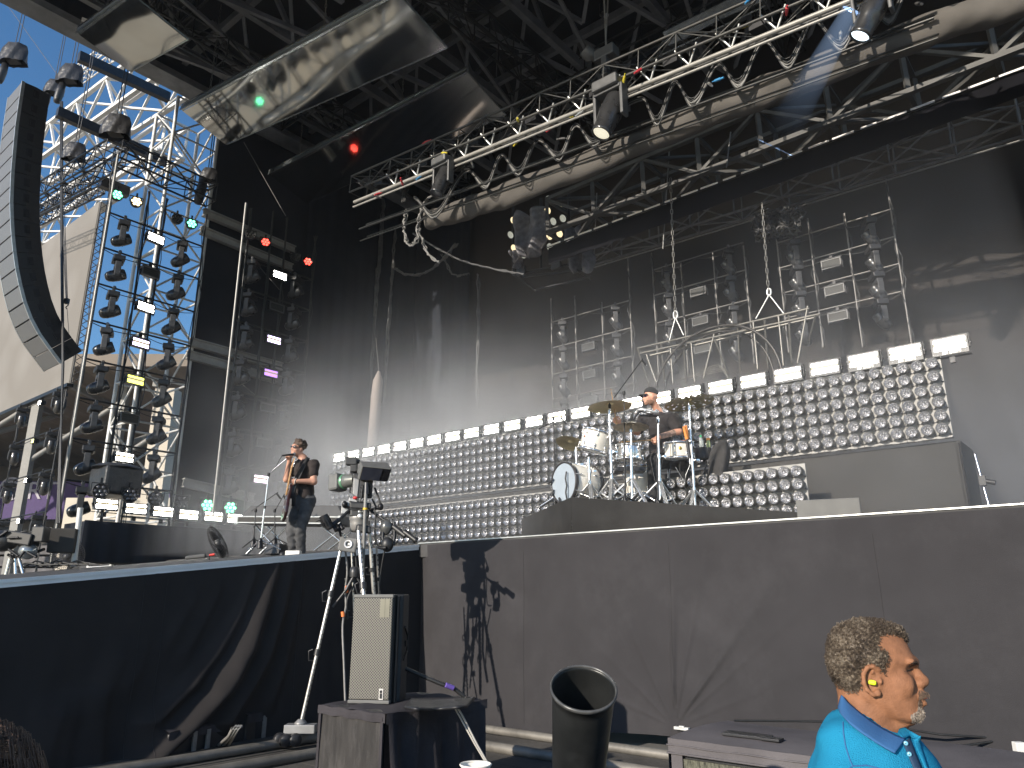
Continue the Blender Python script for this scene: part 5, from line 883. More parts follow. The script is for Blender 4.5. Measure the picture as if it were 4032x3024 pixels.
for k in (-1, 1): b.ell(Vector(HH(.095, .006, .036 * k)), (.012, .034, .021), Matrix.Rotation(.1, 3, 'Z'), 10, 8)
part('sunglass_lens', b, mat('lens_violet', (.10, .05, .22), .08, .4), dp, True)
b = MB(); part('beard', surf(lambda P: np.maximum(union([d_ell(HH(.022, -.068, 0), (.082, .067, .068), np.array([face, fr, fu]).T), d_cap(HH(.076, -.106, .012), HH(.076, -.106, -.012), .026, .026)], .02)(P), (P - HH(0, -.05, 0)) @ (fu * .8 - face * .6)), *bbox([HD], .2), .009), mat('stubble', (.25, .13, .08), .8, 0, .3, 60), dp, True)
for nm, wr, hd_, pa, pb, lab in (('near', wrN, None, A(2577, 1732, 10.80), A(2440, 1741, 10.55), 'drum stick held low across the chrome snare'), ('far', wrF, None, A(2428, 1668, 10.76), A(2406, 1535, 10.75), 'drum stick held upright behind the crash cymbal')):
    a_, c_ = Vector(pa), Vector(pb); d = (c_ - a_).normalized(); b = MB(); b.tube(a_ - d * .1, c_ - d * .03, .009, .006, n=8); b.ell(c_, (.008, .008, .014), rotm(d), 8, 6); single('drum_stick', b, STICK, lab, 'drum stick', 'drum sticks in the hands of the drummer')
b = MB(); tat = union(d_chain([elN * .75 + wrN * .25, wrN * .85 + elN * .15], [.0485, .041]), .01)
def tattoo_mat():
    m = mat('tattoo_ink', (.30, .20, .16), .55, 0, .55, 28); return m
part('tattoo', surf(tat, *bbox([elN, wrN], .1), .008), tattoo_mat(), dp, True)
# ================================================================ singer with guitar
SY = 11.7; Q = lambda zx, zy, dy=0: np.array(on_y(1050 + zx / 3.19, 1680 + zy / 3.19, SY + dy))
sp = person('curly haired singer in dark tee and grey jeans at a microphone', Vector(Q(385, 1590)) * 1.0)
HS = Q(392, 272); fS = np.array([-.62, -.78, .04]); fS /= np.linalg.norm(fS); uS = np.array([.10, 0, 1.]); uS -= fS * (uS @ fS); uS /= np.linalg.norm(uS); rS = np.cross(fS, uS)
hs, HB = head_sdf(HS, fS, uS, rS, .98)
nk = Q(455, 400, .06); ch = Q(470, 540, .05); hp = Q(480, 900, .03); sL, sR = Q(590, 480, -.05), Q(370, 490, .16); eL, wL = Q(590, 690, -.08), Q(380, 685, -.22); eR, wR = Q(248, 660, .05), Q(285, 425, -.06)
hL, hR_ = Q(535, 930, .02), Q(370, 960, .06); kL, kR = Q(425, 1270, -.06), Q(312, 1290, .02); aL, aR = Q(432, 1575, .06), Q(330, 1565, .1)
armsS = d_chain([sL, eL, wL], [.062, .052, .033]) + d_chain([sR, eR, wR], [.058, .05, .032]); hLs = hand(wL, Vector(Q(255, 672, -.26) - wL), (.0, .9, -.1), .185, 38, 1); hRs = hand(wR, Vector(Q(295, 345, -.12) - wR), (.3, -.7, .1), .185, 48, -1)
tS = [d_cap(nk, HS - uS * .06, .058, .056), d_cap(ch, hp, .135, .12), d_cap(sL, sR, .078, .078), d_cap(nk, ch, .07, .12)]
bS = lambda P: np.minimum(union(hs + tS + armsS + d_chain([hL, kL, aL], [.09, .066, .05]) + d_chain([hR_, kR, aR], [.09, .066, .05]), .025)(P), np.minimum(union(hLs, .007)(P), union(hRs, .007)(P)))
part('body', surf(bS, *bbox([HS + [0, 0, .12], aL, aR, eL, eR, sL, Q(225, 680, -.3), wR], .18), .0115), SKIN, sp, True)
slL, slR = sL + (eL - sL) * .5, sR + (eR - sR) * .55
teeS = union([d_cap(ch, hp + np.array([0, 0, .03]), .15, .14), d_cap(sL, sR, .082, .08), d_cap(nk + np.array([0, 0, -.07]), ch, .085, .135), d_cap(sL, slL, .080, .078), d_cap(sR, slR, .078, .074)], .045)
part('shirt', surf(wrk(teeS, .006, 36), *bbox([sL, sR, hp, slL, slR, nk], .22), .013), mat('tee_washed', (.042, .035, .033), .9, 0, .3, 9, .3, 60, spec=.15), sp, True)
part('jeans', surf(wrk(union(d_chain([hL, kL, aL], [.108, .085, .068]) + d_chain([hR_, kR, aR], [.108, .083, .066]) + [d_cap(hp, hp + np.array([0, 0, -.1]), .138, .13)], .025), .0065, 52), *bbox([hL, hR_, aL, aR, hp], .2), .013), mat('jeans_grey', (.085, .085, .088), .85, 0, .35, 10, .35, 80, spec=.15), sp, True)
for an in (aL, aR): part('shoe', surf(union([d_cap(an + np.array([0, 0, -.03]), an + np.array([-.12, -.13, -.06]), .05, .045)], .02), *bbox([an, an + np.array([-.12, -.13, -.06])], .1), .012), BLKP, sp, True)
rh = np.random.RandomState(3); curls = [d_ell(HB(-.02, .045, 0), (.105, .094, .095), np.array([fS, rS, uS]).T)]
for k in range(46):
    d = rh.normal(size=3); d /= np.linalg.norm(d); a, b_, c_ = d
    if b_ < -.15 or (a > .35 and b_ < .62): continue
    curls.append(d_ell(HB(-.02 + .105 * a, .05 + .095 * b_, .095 * c_), (.026 + .01 * rh.rand(),) * 3))
part('hair', surf(lambda P: np.maximum(union(curls, .008)(P), -np.maximum(d_ell(HB(.06, -.03, 0), (.085, .085, .085))(P), -9)), *bbox([HS + [0, 0, .03]], .22), .009), mat('hair_brown', (.06, .034, .02), .6, 0, .4, 30, .5, 60), sp, True)
b = MB(); b.path([Vector(HB(*q)) for q in ((-.01, .008, .08), (.08, .012, .066), (.1, .014, 0), (.08, .012, -.066), (-.01, .008, -.08))], .006, 6); part('sunglass_frame', b, BLACK, sp, True); b = MB(); Mh = Matrix([list(fS), list(rS), list(uS)]).transposed()
for k in (-1, 1): b.ell(Vector(HB(.094, .004, .034 * k)), (.013, .035, .024), Mh, 12, 8)
part('sunglass_lens', b, mat('lens_black', (.02, .02, .025), .06, .3, coat=1), sp, True)
b = MB(); b.path([Vector(p) for p in (Q(505, 400, .05), Q(500, 430, -.1), Q(440, 530, -.14), Q(375, 640, -.17), Q(345, 800, -.17), Q(335, 1000, -.15))], .03, 6); part('scarf', b, mat('scarf_black', (.02, .02, .02), .9), sp, True)
gt = thing('electric_guitar', 'dark sunburst electric guitar held upright against the singer', 'guitar', Vector(Q(260, 950, -.25)))
WOODN = mat('guitar_neck', (.48, .27, .11), .35, 0, .2, 9, stretch=(1, 1, 6)); GB = mat('guitar_body', (.030, .008, .008), .3, 0, .3, 5, coat=.25); n0, n1 = Vector(Q(262, 820, -.27)), Vector(Q(322, 520, -.25)); nd = (n1 - n0).normalized(); gf = Vector((-.9, -.42, 0)); gf = (gf - nd * gf.dot(nd)).normalized(); gsd = nd.cross(gf)
Mg = Matrix((gsd, nd, gf)).transposed(); b = MB(); bo = [(.0, .02), (.06, .03), (.13, .10), (.165, .06), (.15, -.04), (.125, -.12), (.165, -.22), (.18, -.32), (.12, -.42), (.0, -.45), (-.12, -.42), (-.18, -.32), (-.165, -.22), (-.125, -.12), (-.15, -.04), (-.14, .05), (-.09, .07), (-.05, .02)]
b.prism(bo, n0 - gf * .02, Mg, .045); part('body', b, GB, gt, True, bevel=.012); b = MB(); b.box((n0 + n1) / 2 + gf * .012, (.052, (n1 - n0).length + .1, .022), Mg); nkk = part('neck', b, WOODN, gt, True, bevel=.006)
hs_ = Vector(Q(355, 400, -.24)); hd2 = (hs_ - n1).normalized(); b = MB(); b.box((n1 + hs_) / 2 + gf * .01, (.075, (hs_ - n1).length, .016), Matrix((gsd, hd2, gf)).transposed()); part('headstock', b, WOODN, gt, True, bevel=.006)
b = MB()
for k in range(6): b.tube(n1.lerp(hs_, .12 + .14 * k) + gsd * .035, n1.lerp(hs_, .12 + .14 * k) + gsd * .065, .007, n=6); b.ell(n1.lerp(hs_, .12 + .14 * k) + gsd * .068, (.009, .009, .012), None, 6, 5)
part('tuner', b, CHROME, gt, True); b = MB(); b.box(n0 - nd * .24 + gf * .006, (.09, .04, .012), Mg); b.box(n0 - nd * .1 + gf * .006, (.07, .035, .014), Mg); part('pickup', b, CHROME, gt, True)
b = MB(); pts = [Vector(p) for p in (Q(520, 395, .05), Q(470, 480, -.13), Q(400, 620, -.17), Q(340, 760, -.2), Q(300, 900, -.22))]; 
for i in range(len(pts) - 1): d = (pts[i + 1] - pts[i]); b.box((pts[i] + pts[i + 1]) / 2, (.06, .008, d.length * 1.03), rotm(d, Vector((0, -1, .1))))
part('strap', b, mat('strap_black', (.03, .03, .03), .6), gt, True)
b = MB(); cw = Vector(wL) + Vector((-.02, 0, 0)); b.path([cw + Vector((.01 * math.sin(a), .04 * math.cos(a), .045 * math.sin(a))) for a in [2 * math.pi * k / 14 for k in range(14)]], .006, 6, True); part('bracelet', b, mat('bracelet_white', (.7, .68, .62), .4), sp, True)
t = thing('microphone', 'vocal microphone with a silver ball at the mouth of the singer', 'microphone', Vector(Q(290, 352, -.3))); m0, m1 = Vector(Q(345, 345, -.16)), Vector(Q(195, 365, -.34)); b = MB(); b.tube(m0, m1, .019, .013, n=10); part('body', b, BLKP, t, True); b = MB(); b.ell(m0, (.027, .027, .027)); part('grille', b, mat('mic_ball', (.25, .26, .27), .45, .6, .3, 200), t, True); b = MB(); b.path([m1, Vector(Q(160, 420, -.34)), Vector(Q(120, 500, -.34)), Vector(Q(40, 570, -.33))], .006, 5); part('cable', b, CABB, t, True)
sz = ramp_z(1.0)
t = mic_stand((1020, 2195), (1058, 1868), (1057, 1866), (1128, 1806), 11.55, 'tall chrome microphone stand with a boom in front of the singer', CHROME, 2.3, False)
# keyboard case on trestle legs behind the singer, further mic stands, wedge and lamp
kt = thing('flight_case', 'long flat grey flight case lying on trestle legs behind the singer', 'flight case', on_y(1020, 2050, 13.6)); b = MB(); pA, pB = on_y(935, 2047, 14.3), on_y(1345, 2050, 12.9); d = pB - pA; Mk = rotm(d); c = (pA + pB) / 2; kd = Vector((-d.y, d.x, 0)).normalized(); kd = kd if kd.y > 0 else -kd
Mk = Matrix((d.normalized(), kd, ZX)).transposed(); b.box(c + kd * .35, (d.length, .75, .13), Mk); part('base', b, GREYCL, kt, True, bevel=.01); b = MB(); b.box(c + kd * .36 + ZX * .17, (d.length * .98, .62, .2), Mk, taper=.86); part('lid', b, mat('case_dark', (.06, .06, .06), .6), kt, True, bevel=.01); b = MB()
for f in (-.5, .5):
    for s_ in (-.5, .5): b.box(c + d * f * .98 + kd * (.35 + s_ * .72), (.05, .05, .16), Mk)
b.box(c - kd * .03 + ZX * .06, (d.length * .96, .012, .02), Mk); b.box(c - kd * .03 - ZX * .05, (d.length * .96, .012, .02), Mk)
part('corner_metal', b, ALU, kt, True)
for f in (-.36, .30):
    b = MB(); 
    for s0, s1 in ((-.28, .28), (.28, -.28)): b.tube(c + d * f + d.normalized() * s0 + kd * .35 - ZX * .07, Vector((*(c + d * f + d.normalized() * s1 * 1.6 + kd * .35).xy, 2.41)), .02, n=8)
    for s0, s1 in ((-.28, .28), (.28, -.28)): b.tube(c + d * f + d.normalized() * s0 + kd * .65 - ZX * .07, Vector((*(c + d * f + d.normalized() * s1 * 1.6 + kd * .65).xy, 2.41)), .02, n=8)
    part('trestle', b, CHROME, kt, True)
mic_stand((993, 2190), (1007, 2010), (990, 2012), (1095, 1938), 12.7, 'grey boom microphone stand behind the flight case, nearer the fan', DGREY, 2.4); mic_stand((1078, 2190), (1082, 2010), (1082, 2012), (1120, 1945), 12.5, 'grey boom microphone stand just behind the singer', DGREY, 2.4)
b = MB(); p = on_y(1100, 2172, 11.9); b.box(Vector((p.x, p.y, ramp_z(1) + .07)), (.32, .35, .16), Matrix.Rotation(-.5, 3, 'Z'), taper=.8); single('floor_monitor', b, BLKP, 'low dark monitor wedge at the feet of the singer', 'monitor', bevel=.015)
t = thing('bulb_lamp', 'small clear glass dome lamp on the stage floor near the singer', 'lamp', on_y(1072, 2175, 12.0)); p = on_y(1072, 2172, 12.0); b = MB(); b.ell(p, (.065, .065, .08)); part('dome', b, mat('clear_glass', (.9, .9, .9), .05, 0, .02, 5, trans=.9), t, True); b = MB(); b.lathe([(.05, -.1), (.06, -.06), (.04, -.05)], p, None, 12); part('base', b, BLKP, t, True)
b = MB(); b.box(on_y(1155, 2181, 11.3), (.21, .12, .09)); single('white_block', b, WHITE, 'small pale block on the ramp edge at the toes of the singer', 'block', bevel=.006)
# fans
def fan(px, y, aim, r, label):
    p = on_y(*px, y); t = thing('stage_fan', label, 'fan', p, 0, 'round cage fans on the far stage'); M = rotm(aim); b = MB()
    for k in range(44):
        a = 2 * math.pi * k / 44; 
        for s_ in (-1, 1): b.path([p + M @ Vector((r * f * math.cos(a), r * f * math.sin(a), s_ * .11 * math.sqrt(max(0, 1 - f ** 2.4)))) for f in (.15, .5, .8, .95, 1.0)], .0032, 4, cap=False)
    for f in (.15, .5, .8, 1.0): 
        for s_ in (-1, 1): b.path([p + M @ Vector((r * f * math.cos(a), r * f * math.sin(a), s_ * .11 * math.sqrt(max(0, 1 - f ** 2.4)))) for a in [2 * math.pi * q / 28 for q in range(28)]], .006 if f == 1 else .0035, 4, True)
    part('cage', b, DGREY, t, True); 
    for k in range(4):
        a0 = math.pi / 2 * k + .5; b = MB(); b.grid(lambda a, c: p + M @ Vector(((.08 + (r * .82 - .08) * c) * math.cos(a0 + (a - .5) * (.5 + .55 * c)), (.08 + (r * .82 - .08) * c) * math.sin(a0 + (a - .5) * (.5 + .55 * c)), (a - .5) * .12)), 8, 8); o = part('blade', b, BLACK, t, True); o.modifiers.new('s', 'SOLIDIFY').thickness = .006
    b = MB(); b.ell(p, (.07, .07, .06), M); part('hub', b, HGREY, t, True); b = MB(); b.box(Vector((p.x, p.y, p.z - r - .06)), (.3, .3, .1)); part('foot', b, BLACK, t, True)
fan((265, 2192), 14.5, (.15, -1, .1), .31, 'big round cage fan standing at the ramp edge beside the cables'); fan((858, 2140), 14.0, (.86, .15, .5), .34, 'cage fan tilted back near the shotgun microphone')
t = thing('shotgun_microphone', 'grey shotgun microphone lying low on the ramp edge', 'microphone', on_y(775, 2190, 10.4)); b = MB(); b.tube(on_y(735, 2196, 10.4), on_y(808, 2188, 10.4), .025, .03, n=12); b.ell(on_y(735, 2196, 10.4), (.02, .025, .025)); part('windshield', b, mat('foam_grey', (.09, .09, .09), .95), t, True); b = MB(); b.tube(on_y(808, 2188, 10.4), on_y(845, 2184, 10.4), .012); b.tube(on_y(822, 2187, 10.4), on_y(824, 2206, 10.4), .012); part('body', b, BLKP, t, True); b = MB(); b.tube(on_y(825, 2186, 10.4), on_y(845, 2183, 10.4), .016); part('tape', b, mat('tape_red', (.6, .04, .03), .5), t, True)
# ================================================================ stadium beyond the wing
st_ = thing('stadium_stand', 'stadium stand with brown corrugated roof, white steel columns and purple banner', 'stand', (-45, 62, 0)); b = MB()
STEELS = mat('stand_steel', (.22, .215, .20), .6, .1, .12, 2, dirt=.2); rib = mat('corrugated_brown', (.20, .165, .13), .8, 0, .15, .4)
b.grid(lambda a, c: Vector((-85 + 88 * a + 4 * c, 50 + 26 * c, 17.3 - 3.2 * c + .18 * math.cos(2 * math.pi * 44 * a))), 352, 2, smooth=False); part('roof', b, rib, st_, True)
b = MB(); b.box((-41, 49.8, 17.5), (90, .5, .9)); part('roof_edge', b, rib, st_, True)
for k in range(13):
    x = -78 + 6.2 * k; b = MB(); b.box((x, 53, 8.5), (.55, .55, 17)); part('column', b, STEELS, st_, True); b = MB(); b.tube((x, 53, 12), (x + 3.1, 60, 16), .22); b.tube((x, 53, 11), (x + 6.2, 53, 15.5), .18); b.box((x + 3.1, 60, 16.2), (.3, 18, .35)); part('brace', b, STEELS, st_, True)
b = MB(); b.box((-41, 64, 9.6), (88, .5, 3.2)); part('banner', b, mat('banner_purple', (.055, .028, .13), .7), st_, True)
tx = on_y(125, 1935, 63.7); b = text_mb('ORT', 2.1, rotm((0, -1, 0)), tx, .05); part('lettering', b, mat('banner_white', (.42, .40, .46), .7), st_, True)
b = MB(); c = on_y(42, 1925, 63.7)
for r in (1.0, .7): b.lathe([(r, 0), (r - .14, 0), (r - .14, .04), (r, .04)], c, rotm((0, -1, 0)), 24)
b.prism([(-.3, .4), (.3, .4), (.3, -.05), (0, -.45), (-.3, -.05)], c, rotm((0, -1, 0)), .06); part('emblem', b, mat('banner_white', (.42, .40, .46)), st_, True)
b = MB(); b.box((-41, 66, 4), (88, .5, 8)); b.box((-41, 75, 8), (96, .5, 16.4)); part('wall', b, mat('stand_wall', (.09, .085, .08), .9, 0, .3, .3), st_, True)
b = MB()
for k in range(5): b.box((-41, 58 + 1.6 * k, 1.2 + 1.0 * k), (88, 1.6, .2)); b.box((-41, 58.6 + 1.6 * k, 1.6 + 1.0 * k), (88, .5, .6))
part('seating', b, mat('seat_row', (.12, .115, .12), .8, 0, .4, 1.2), st_, True)
wl_ = thing('cream_wall', 'sunlit cream service building behind the cage fan', 'building', on_y(310, 2230, 30)); b = MB(); p0, p1 = on_y(215, 2240, 30), on_y(690, 1960, 30); b.box(((p0.x + p1.x) / 2, 31.5, (p1.z) / 2), (p1.x - p0.x, 3, p1.z)); part('wall', b, mat('cream_render', (.55, .50, .42), .8, 0, .08, .6), wl_, True); b = MB()
for k in range(5): b.box((p0.x + .9 + 1.0 * k, 29.99, p1.z - 1.6), (.16, .03, .9))
part('vent', b, DGREY, wl_, True)
b = MB(); pc_ = on_y(630, 1800, 26); b.box((pc_.x, 26, 4.4), (.7, .6, 8.8)); single('cream_pillar', b, mat('cream_render', (.55, .50, .42)), 'cream pillar glimpsed through the silver lattice tower', 'pillar')
# ================================================================ broadcast camera on the tall tripod
CY = 9.2; C = lambda zx, zy, dy=0: on_y(1200 + zx / 3.95, 1780 + zy / 3.95, CY + dy); CG = mat('camera_grey', (.13, .13, .125), .5, 0, .12, 14, bump=.08, bscale=200); CB = mat('camera_black', (.02, .02, .021), .42, 0, .2, 14)
vt = thing('video_camera', 'broadcast video camera on a tall silver tripod pointing at the stage', 'video camera', on_y(1420, 2600, CY))
def hull(mbx, quadA, quadB): # two quads front/back -> box
    v = [Vector(p) for p in quadA + quadB]; mbx.add(v, [(0, 1, 2, 3), (7, 6, 5, 4), (0, 4, 5, 1), (1, 5, 6, 2), (2, 6, 7, 3), (3, 7, 4, 0)]); return mbx
b = hull(MB(), [C(870, 165, -.1), C(1290, 180, -.1), C(1358, 262, -.28), C(895, 215, -.30)], [C(770, 300, .12), C(1180, 320, .16), C(1190, 330, .14), C(770, 320, .12)])
b = MB(); fr_ = [C(893, 215, -.30), C(1360, 262, -.26), C(1290, 462, -.10), C(838, 428, -.14)]; bk = [C(855, 140, .02), C(1285, 160, .08), C(1250, 440, .20), C(790, 405, .12)]; hull(b, fr_, bk); vf = part('viewfinder', b, CG, vt, True, bevel=.012)
cen = sum(fr_, Vector()) / 4; nrm = (fr_[1] - fr_[0]).cross(fr_[3] - fr_[0]).normalized(); nrm = nrm if nrm.y < 0 else -nrm
b = MB(); q = [cen + (p - cen) * .93 + nrm * .006 for p in fr_]; b.add(q, [(0, 1, 2, 3)]); part('screen', b, mat('vf_screen', (.012, .013, .017), .15, 0, .1, 5), vf, True)
b = MB(); q = [cen + (p - cen) * .90 + nrm * .010 for p in fr_]; q[1] = q[0].lerp(q[1], .72); q[2] = q[3].lerp(q[2], .72); b.add(q, [(0, 1, 2, 3)]); part('glass', b, mat('vf_glass', (.035, .04, .06), .08, 0, .1, 5, coat=.5), vf, True)
b = MB(); hull(b, [C(740, 330, -.04), C(1075, 345, -.04), C(1050, 725, -.04), C(815, 720, -.04)], [C(700, 300, .40), C(900, 320, .40), C(900, 640, .40), C(690, 640, .40)]); part('body', b, CB, vt, True, bevel=.015)
b = MB(); hull(b, [C(760, 400, -.05), C(850, 425, -.052), C(820, 715, -.052), C(750, 660, -.05)], [C(740, 395, .2), C(800, 420, .2), C(800, 700, .2), C(720, 650, .2)]); part('side_panel', b, mat('camera_panel', (.22, .22, .22), .4, .3), vt, True, bevel=.008)
b = MB()
for k in range(3): b.lathe([(.028, 0), (.034, .012), (.03, .02), (.018, .02)], C(1015, 550 + 62 * k, -.05), rotm((0, -1, 0)), 12); b.lathe([(.02, 0), (.026, .012), (.014, .016)], C(895, 540 + 70 * k, -.05), rotm((0, -1, 0)), 10)
part('connector', b, BLACK, vt, True)
la = Vector((-.86, .50, -.05)).normalized(); ML = rotm(la); lc = C(735, 440, .12); b = MB(); b.lathe([(.06, -.05), (.082, .05), (.088, .16), (.08, .16), (.07, .1)], lc, ML, 24); part('lens', b, mat('lens_barrel', (.16, .165, .15), .35, .2), vt, True); b = MB(); b.lathe([(.089, .11), (.094, .12), (.094, .135), (.089, .145)], lc, ML, 24); part('lens_ring', b, mat('ring_green', (.18, .42, .25), .3, .4), vt, True)
b = MB(); b.box(lc + la * .23, (.21, .21, .15), ML, taper=1.05); part('lens_hood', b, CG, vt, True, bevel=.03)
b = MB(); b.box(C(735, 145, .1), (.14, .12, .1)); b.tube(C(720, 130, .1), C(860, 150, .1), .03); b.box(C(770, 230, .1), (.08, .1, .14)); part('top_handle', b, CB, vt, True, bevel=.01)
b = MB(); hull(b, [C(690, 770, -.10), C(1040, 790, -.10), C(1030, 900, -.10), C(700, 880, -.10)], [C(690, 760, .2), C(1000, 770, .2), C(1000, 880, .2), C(700, 870, .2)]); hull(b, [C(705, 890, -.06), C(1010, 900, -.06), C(1000, 1025, -.06), C(700, 1010, -.06)], [C(715, 890, .18), C(980, 900, .18), C(980, 1010, .18), C(710, 1000, .18)]); part('tilt_head', b, CB, vt, True, bevel=.02)
b = MB(); hull(b, [C(690, 710, -.05), C(830, 740, -.05), C(810, 780, -.05), C(680, 760, -.05)], [C(700, 690, .2), C(840, 720, .2), C(830, 770, .2), C(690, 750, .2)]); b.box(C(640, 860, .03), (.1, .05, .16)); part('camera_plate', b, mat('plate_grey', (.35, .35, .35), .4, .5), vt, True, bevel=.006)
b = MB(); b.ell(C(785, 712, -.08), (.03, .02, .02)); part('tally_light', b, mat('tally_red', (.55, .04, .04), .4), vt, True)
b = MB(); b.lathe([(.118, .06), (.122, .04), (.11, .02), (.108, -.02), (.10, -.09), (.07, -.12), (.001, -.12)], C(840, 1090, .03), None, 28); part('bowl', b, mat('bowl_grey', (.30, .29, .275), .45, .4), vt, True); b = MB(); hull(b, [C(820, 1120, -.12), C(1030, 1150, -.12), C(1040, 1275, -.12), C(800, 1240, -.12)], [C(700, 1100, .25), C(960, 1120, .25), C(960, 1260, .25), C(690, 1240, .25)]); part('tripod_crown', b, CB, vt, True, bevel=.02)
b = MB()
for k in range(4): b.box(C(850 + 22 * k, 925, -.075), (.03, .01, .02))
b.ell(C(860, 998, -.075), (.035, .02, .035)); part('head_knob', b, ALU, vt, True)
# pan handles
b = MB(); b.tube(C(700, 900, .0), C(540, 1050, -.1), .02, n=10); b.tube(C(540, 1050, -.1), C(340, 1195, -.2), .026, .022, n=10); b.tube(C(500, 1110, -.1), C(370, 1190, -.16), .022); ph = part('pan_handle', b, CB, vt, True)
b = MB(); d = (C(370, 1170, -.2) - C(280, 980, -.24)).normalized(); b.tube(C(285, 985, -.24), C(330, 1085, -.22), .056, n=18); b.tube(C(330, 1085, -.22), C(385, 1180, -.2), .047, n=18)
for k in range(12): a = 2 * math.pi * k / 12; Mz = rotm(d); b.box(C(285, 985, -.24) + d * .08 + Mz @ Vector((.057 * math.cos(a), .057 * math.sin(a), 0)), (.011, .011, .085), Mz @ Matrix.Rotation(a, 3, 'Z'))
b.tube(C(180, 1075, -.24), C(260, 1040, -.24), .01); part('zoom_control', b, CB, ph, True)
b = MB(); b.path([C(440, 1150, -.15), C(480, 1210, -.2), C(540, 1180, -.15), C(560, 1300, -.15), C(530, 1200, -.1), C(600, 1130, -.08)], .014, 6); b.tube(C(455, 1150, -.15), C(500, 1235, -.16), .026); b.tube(C(545, 1120, -.1), C(590, 1200, -.12), .03); part('control_cable', b, BLACK, ph, True)
b = MB(); b.tube(C(1010, 900, .0), C(1250, 1070, -.05), .016, n=10); b.tube(C(1250, 1070, -.05), C(1430, 1180, -.1), .022, n=10); b.tube(C(1380, 1160, -.1), C(1565, 1305, -.15), .034, n=12); b.tube(C(1550, 1240, -.15), C(1730, 1375, -.2), .034, n=14); ph = part('pan_handle', b, CB, vt, True); b = MB()
b.tube(C(1720, 1368, -.2), C(1740, 1382, -.2), .038, n=14); part('grip_control', b, BLACK, ph, True)
b = MB()
for s_, e_ in (((1040, 900), (1180, 850)), ((690, 870), (620, 815))): b.tube(C(*s_, .0), C(*e_, -.02), .018); b.ell(C(*e_, -.02), (.035, .035, .045))
part('lever', b, BLACK, vt, True)
# tripod legs
def leg(p, q, r, lab=None):
    b = MB(); b.tube(p, q, r, n=12); lg = part('leg', b, mat('leg_silver', (.66, .64, .60), .3, .75, .1, 12), vt, True); b = MB(); d = q - p; n_ = int(d.length / .055)
    for k in range(2, n_ - 1): b.box(p + d * (k / n_) + Vector((r * .75, -r * .7, 0)), (.012, .012, .022))
    part('scale_mark', b, DGREY, lg, True); b = MB()
    for f in (.30, .62): b.tube(p + d * f, p + d * (f + .035), r * 1.7, n=10); b.path([p + d * f + Vector((-.05, -.03, 0)), p + d * (f + .02) + Vector((-.09, -.03, .02)), p + d * (f + .06) + Vector((-.07, -.02, .0)), p + d * (f + .06)], .008, 5)
    part('leg_clamp', b, DGREY, lg, True); return lg
F_ = lambda x, y, dy=0: on_y(x, y, CY + dy)
leg(F_(1352, 2120), F_(1186, 2845, -.15), .021); leg(F_(1412, 2090, -.1), F_(1472, 2830, -.55), .025); leg(F_(1455, 2100, .05), F_(1488, 2560, .15), .024); leg(F_(1482, 2150, .15), F_(1506, 2560, .45), .013); leg(F_(1384, 2160, .2), F_(1400, 2560, .2), .012)
b = MB(); b.box(F_(1370, 2145, -.08), (.22, .05, .17), Matrix.Rotation(.15, 3, 'Y')); sb = part('leg_bag', b, mat('bag_grey', (.16, .16, .155), .7), vt, True, bevel=.02); b = MB(); b.lathe([(.048, 0), (.03, 0), (.03, .01), (.048, .01)], F_(1371, 2142, -.112), rotm((0, -1, 0)), 16); b.box(F_(1377, 2142, -.115), (.04, .01, .018)); part('emblem', b, mat('emblem_white', (.7, .7, .7), .5), sb, True)
b = MB(); b.lathe([(.055, -.05), (.06, 0), (.055, .06), (.03, .07), (.001, .07)], F_(1396, 2255, .0), None, 14); b.tube(F_(1390, 2275), F_(1365, 2320), .022); b.tube(F_(1405, 2275), F_(1440, 2330), .012); b.tube(F_(1365, 2320), F_(1310, 2390), .014); part('spreader', b, DGREY, vt, True)
b = MB(); b.box(F_(1185, 2868, -.15), (.34, .16, .09)); b.lathe([(.06, -.03), (.07, .0), (.03, .04)], F_(1184, 2846, -.15), None, 14); fo = part('dolly_foot', b, mat('dolly_grey', (.30, .30, .30), .45, .4), vt, True, bevel=.008); b = MB()
for dx, dy in ((-.20, -.1), (-.11, -.18), (-.02, -.14)): b.lathe([(.001, -.04), (.06, -.04), (.07, -.02), (.07, .02), (.06, .04), (.001, .04)], F_(1165, 2905, -.15) + Vector((dx + .05, dy, 0)), rotm((.6, -.8, 0)), 16)
part('caster', b, BLKP, fo, True)
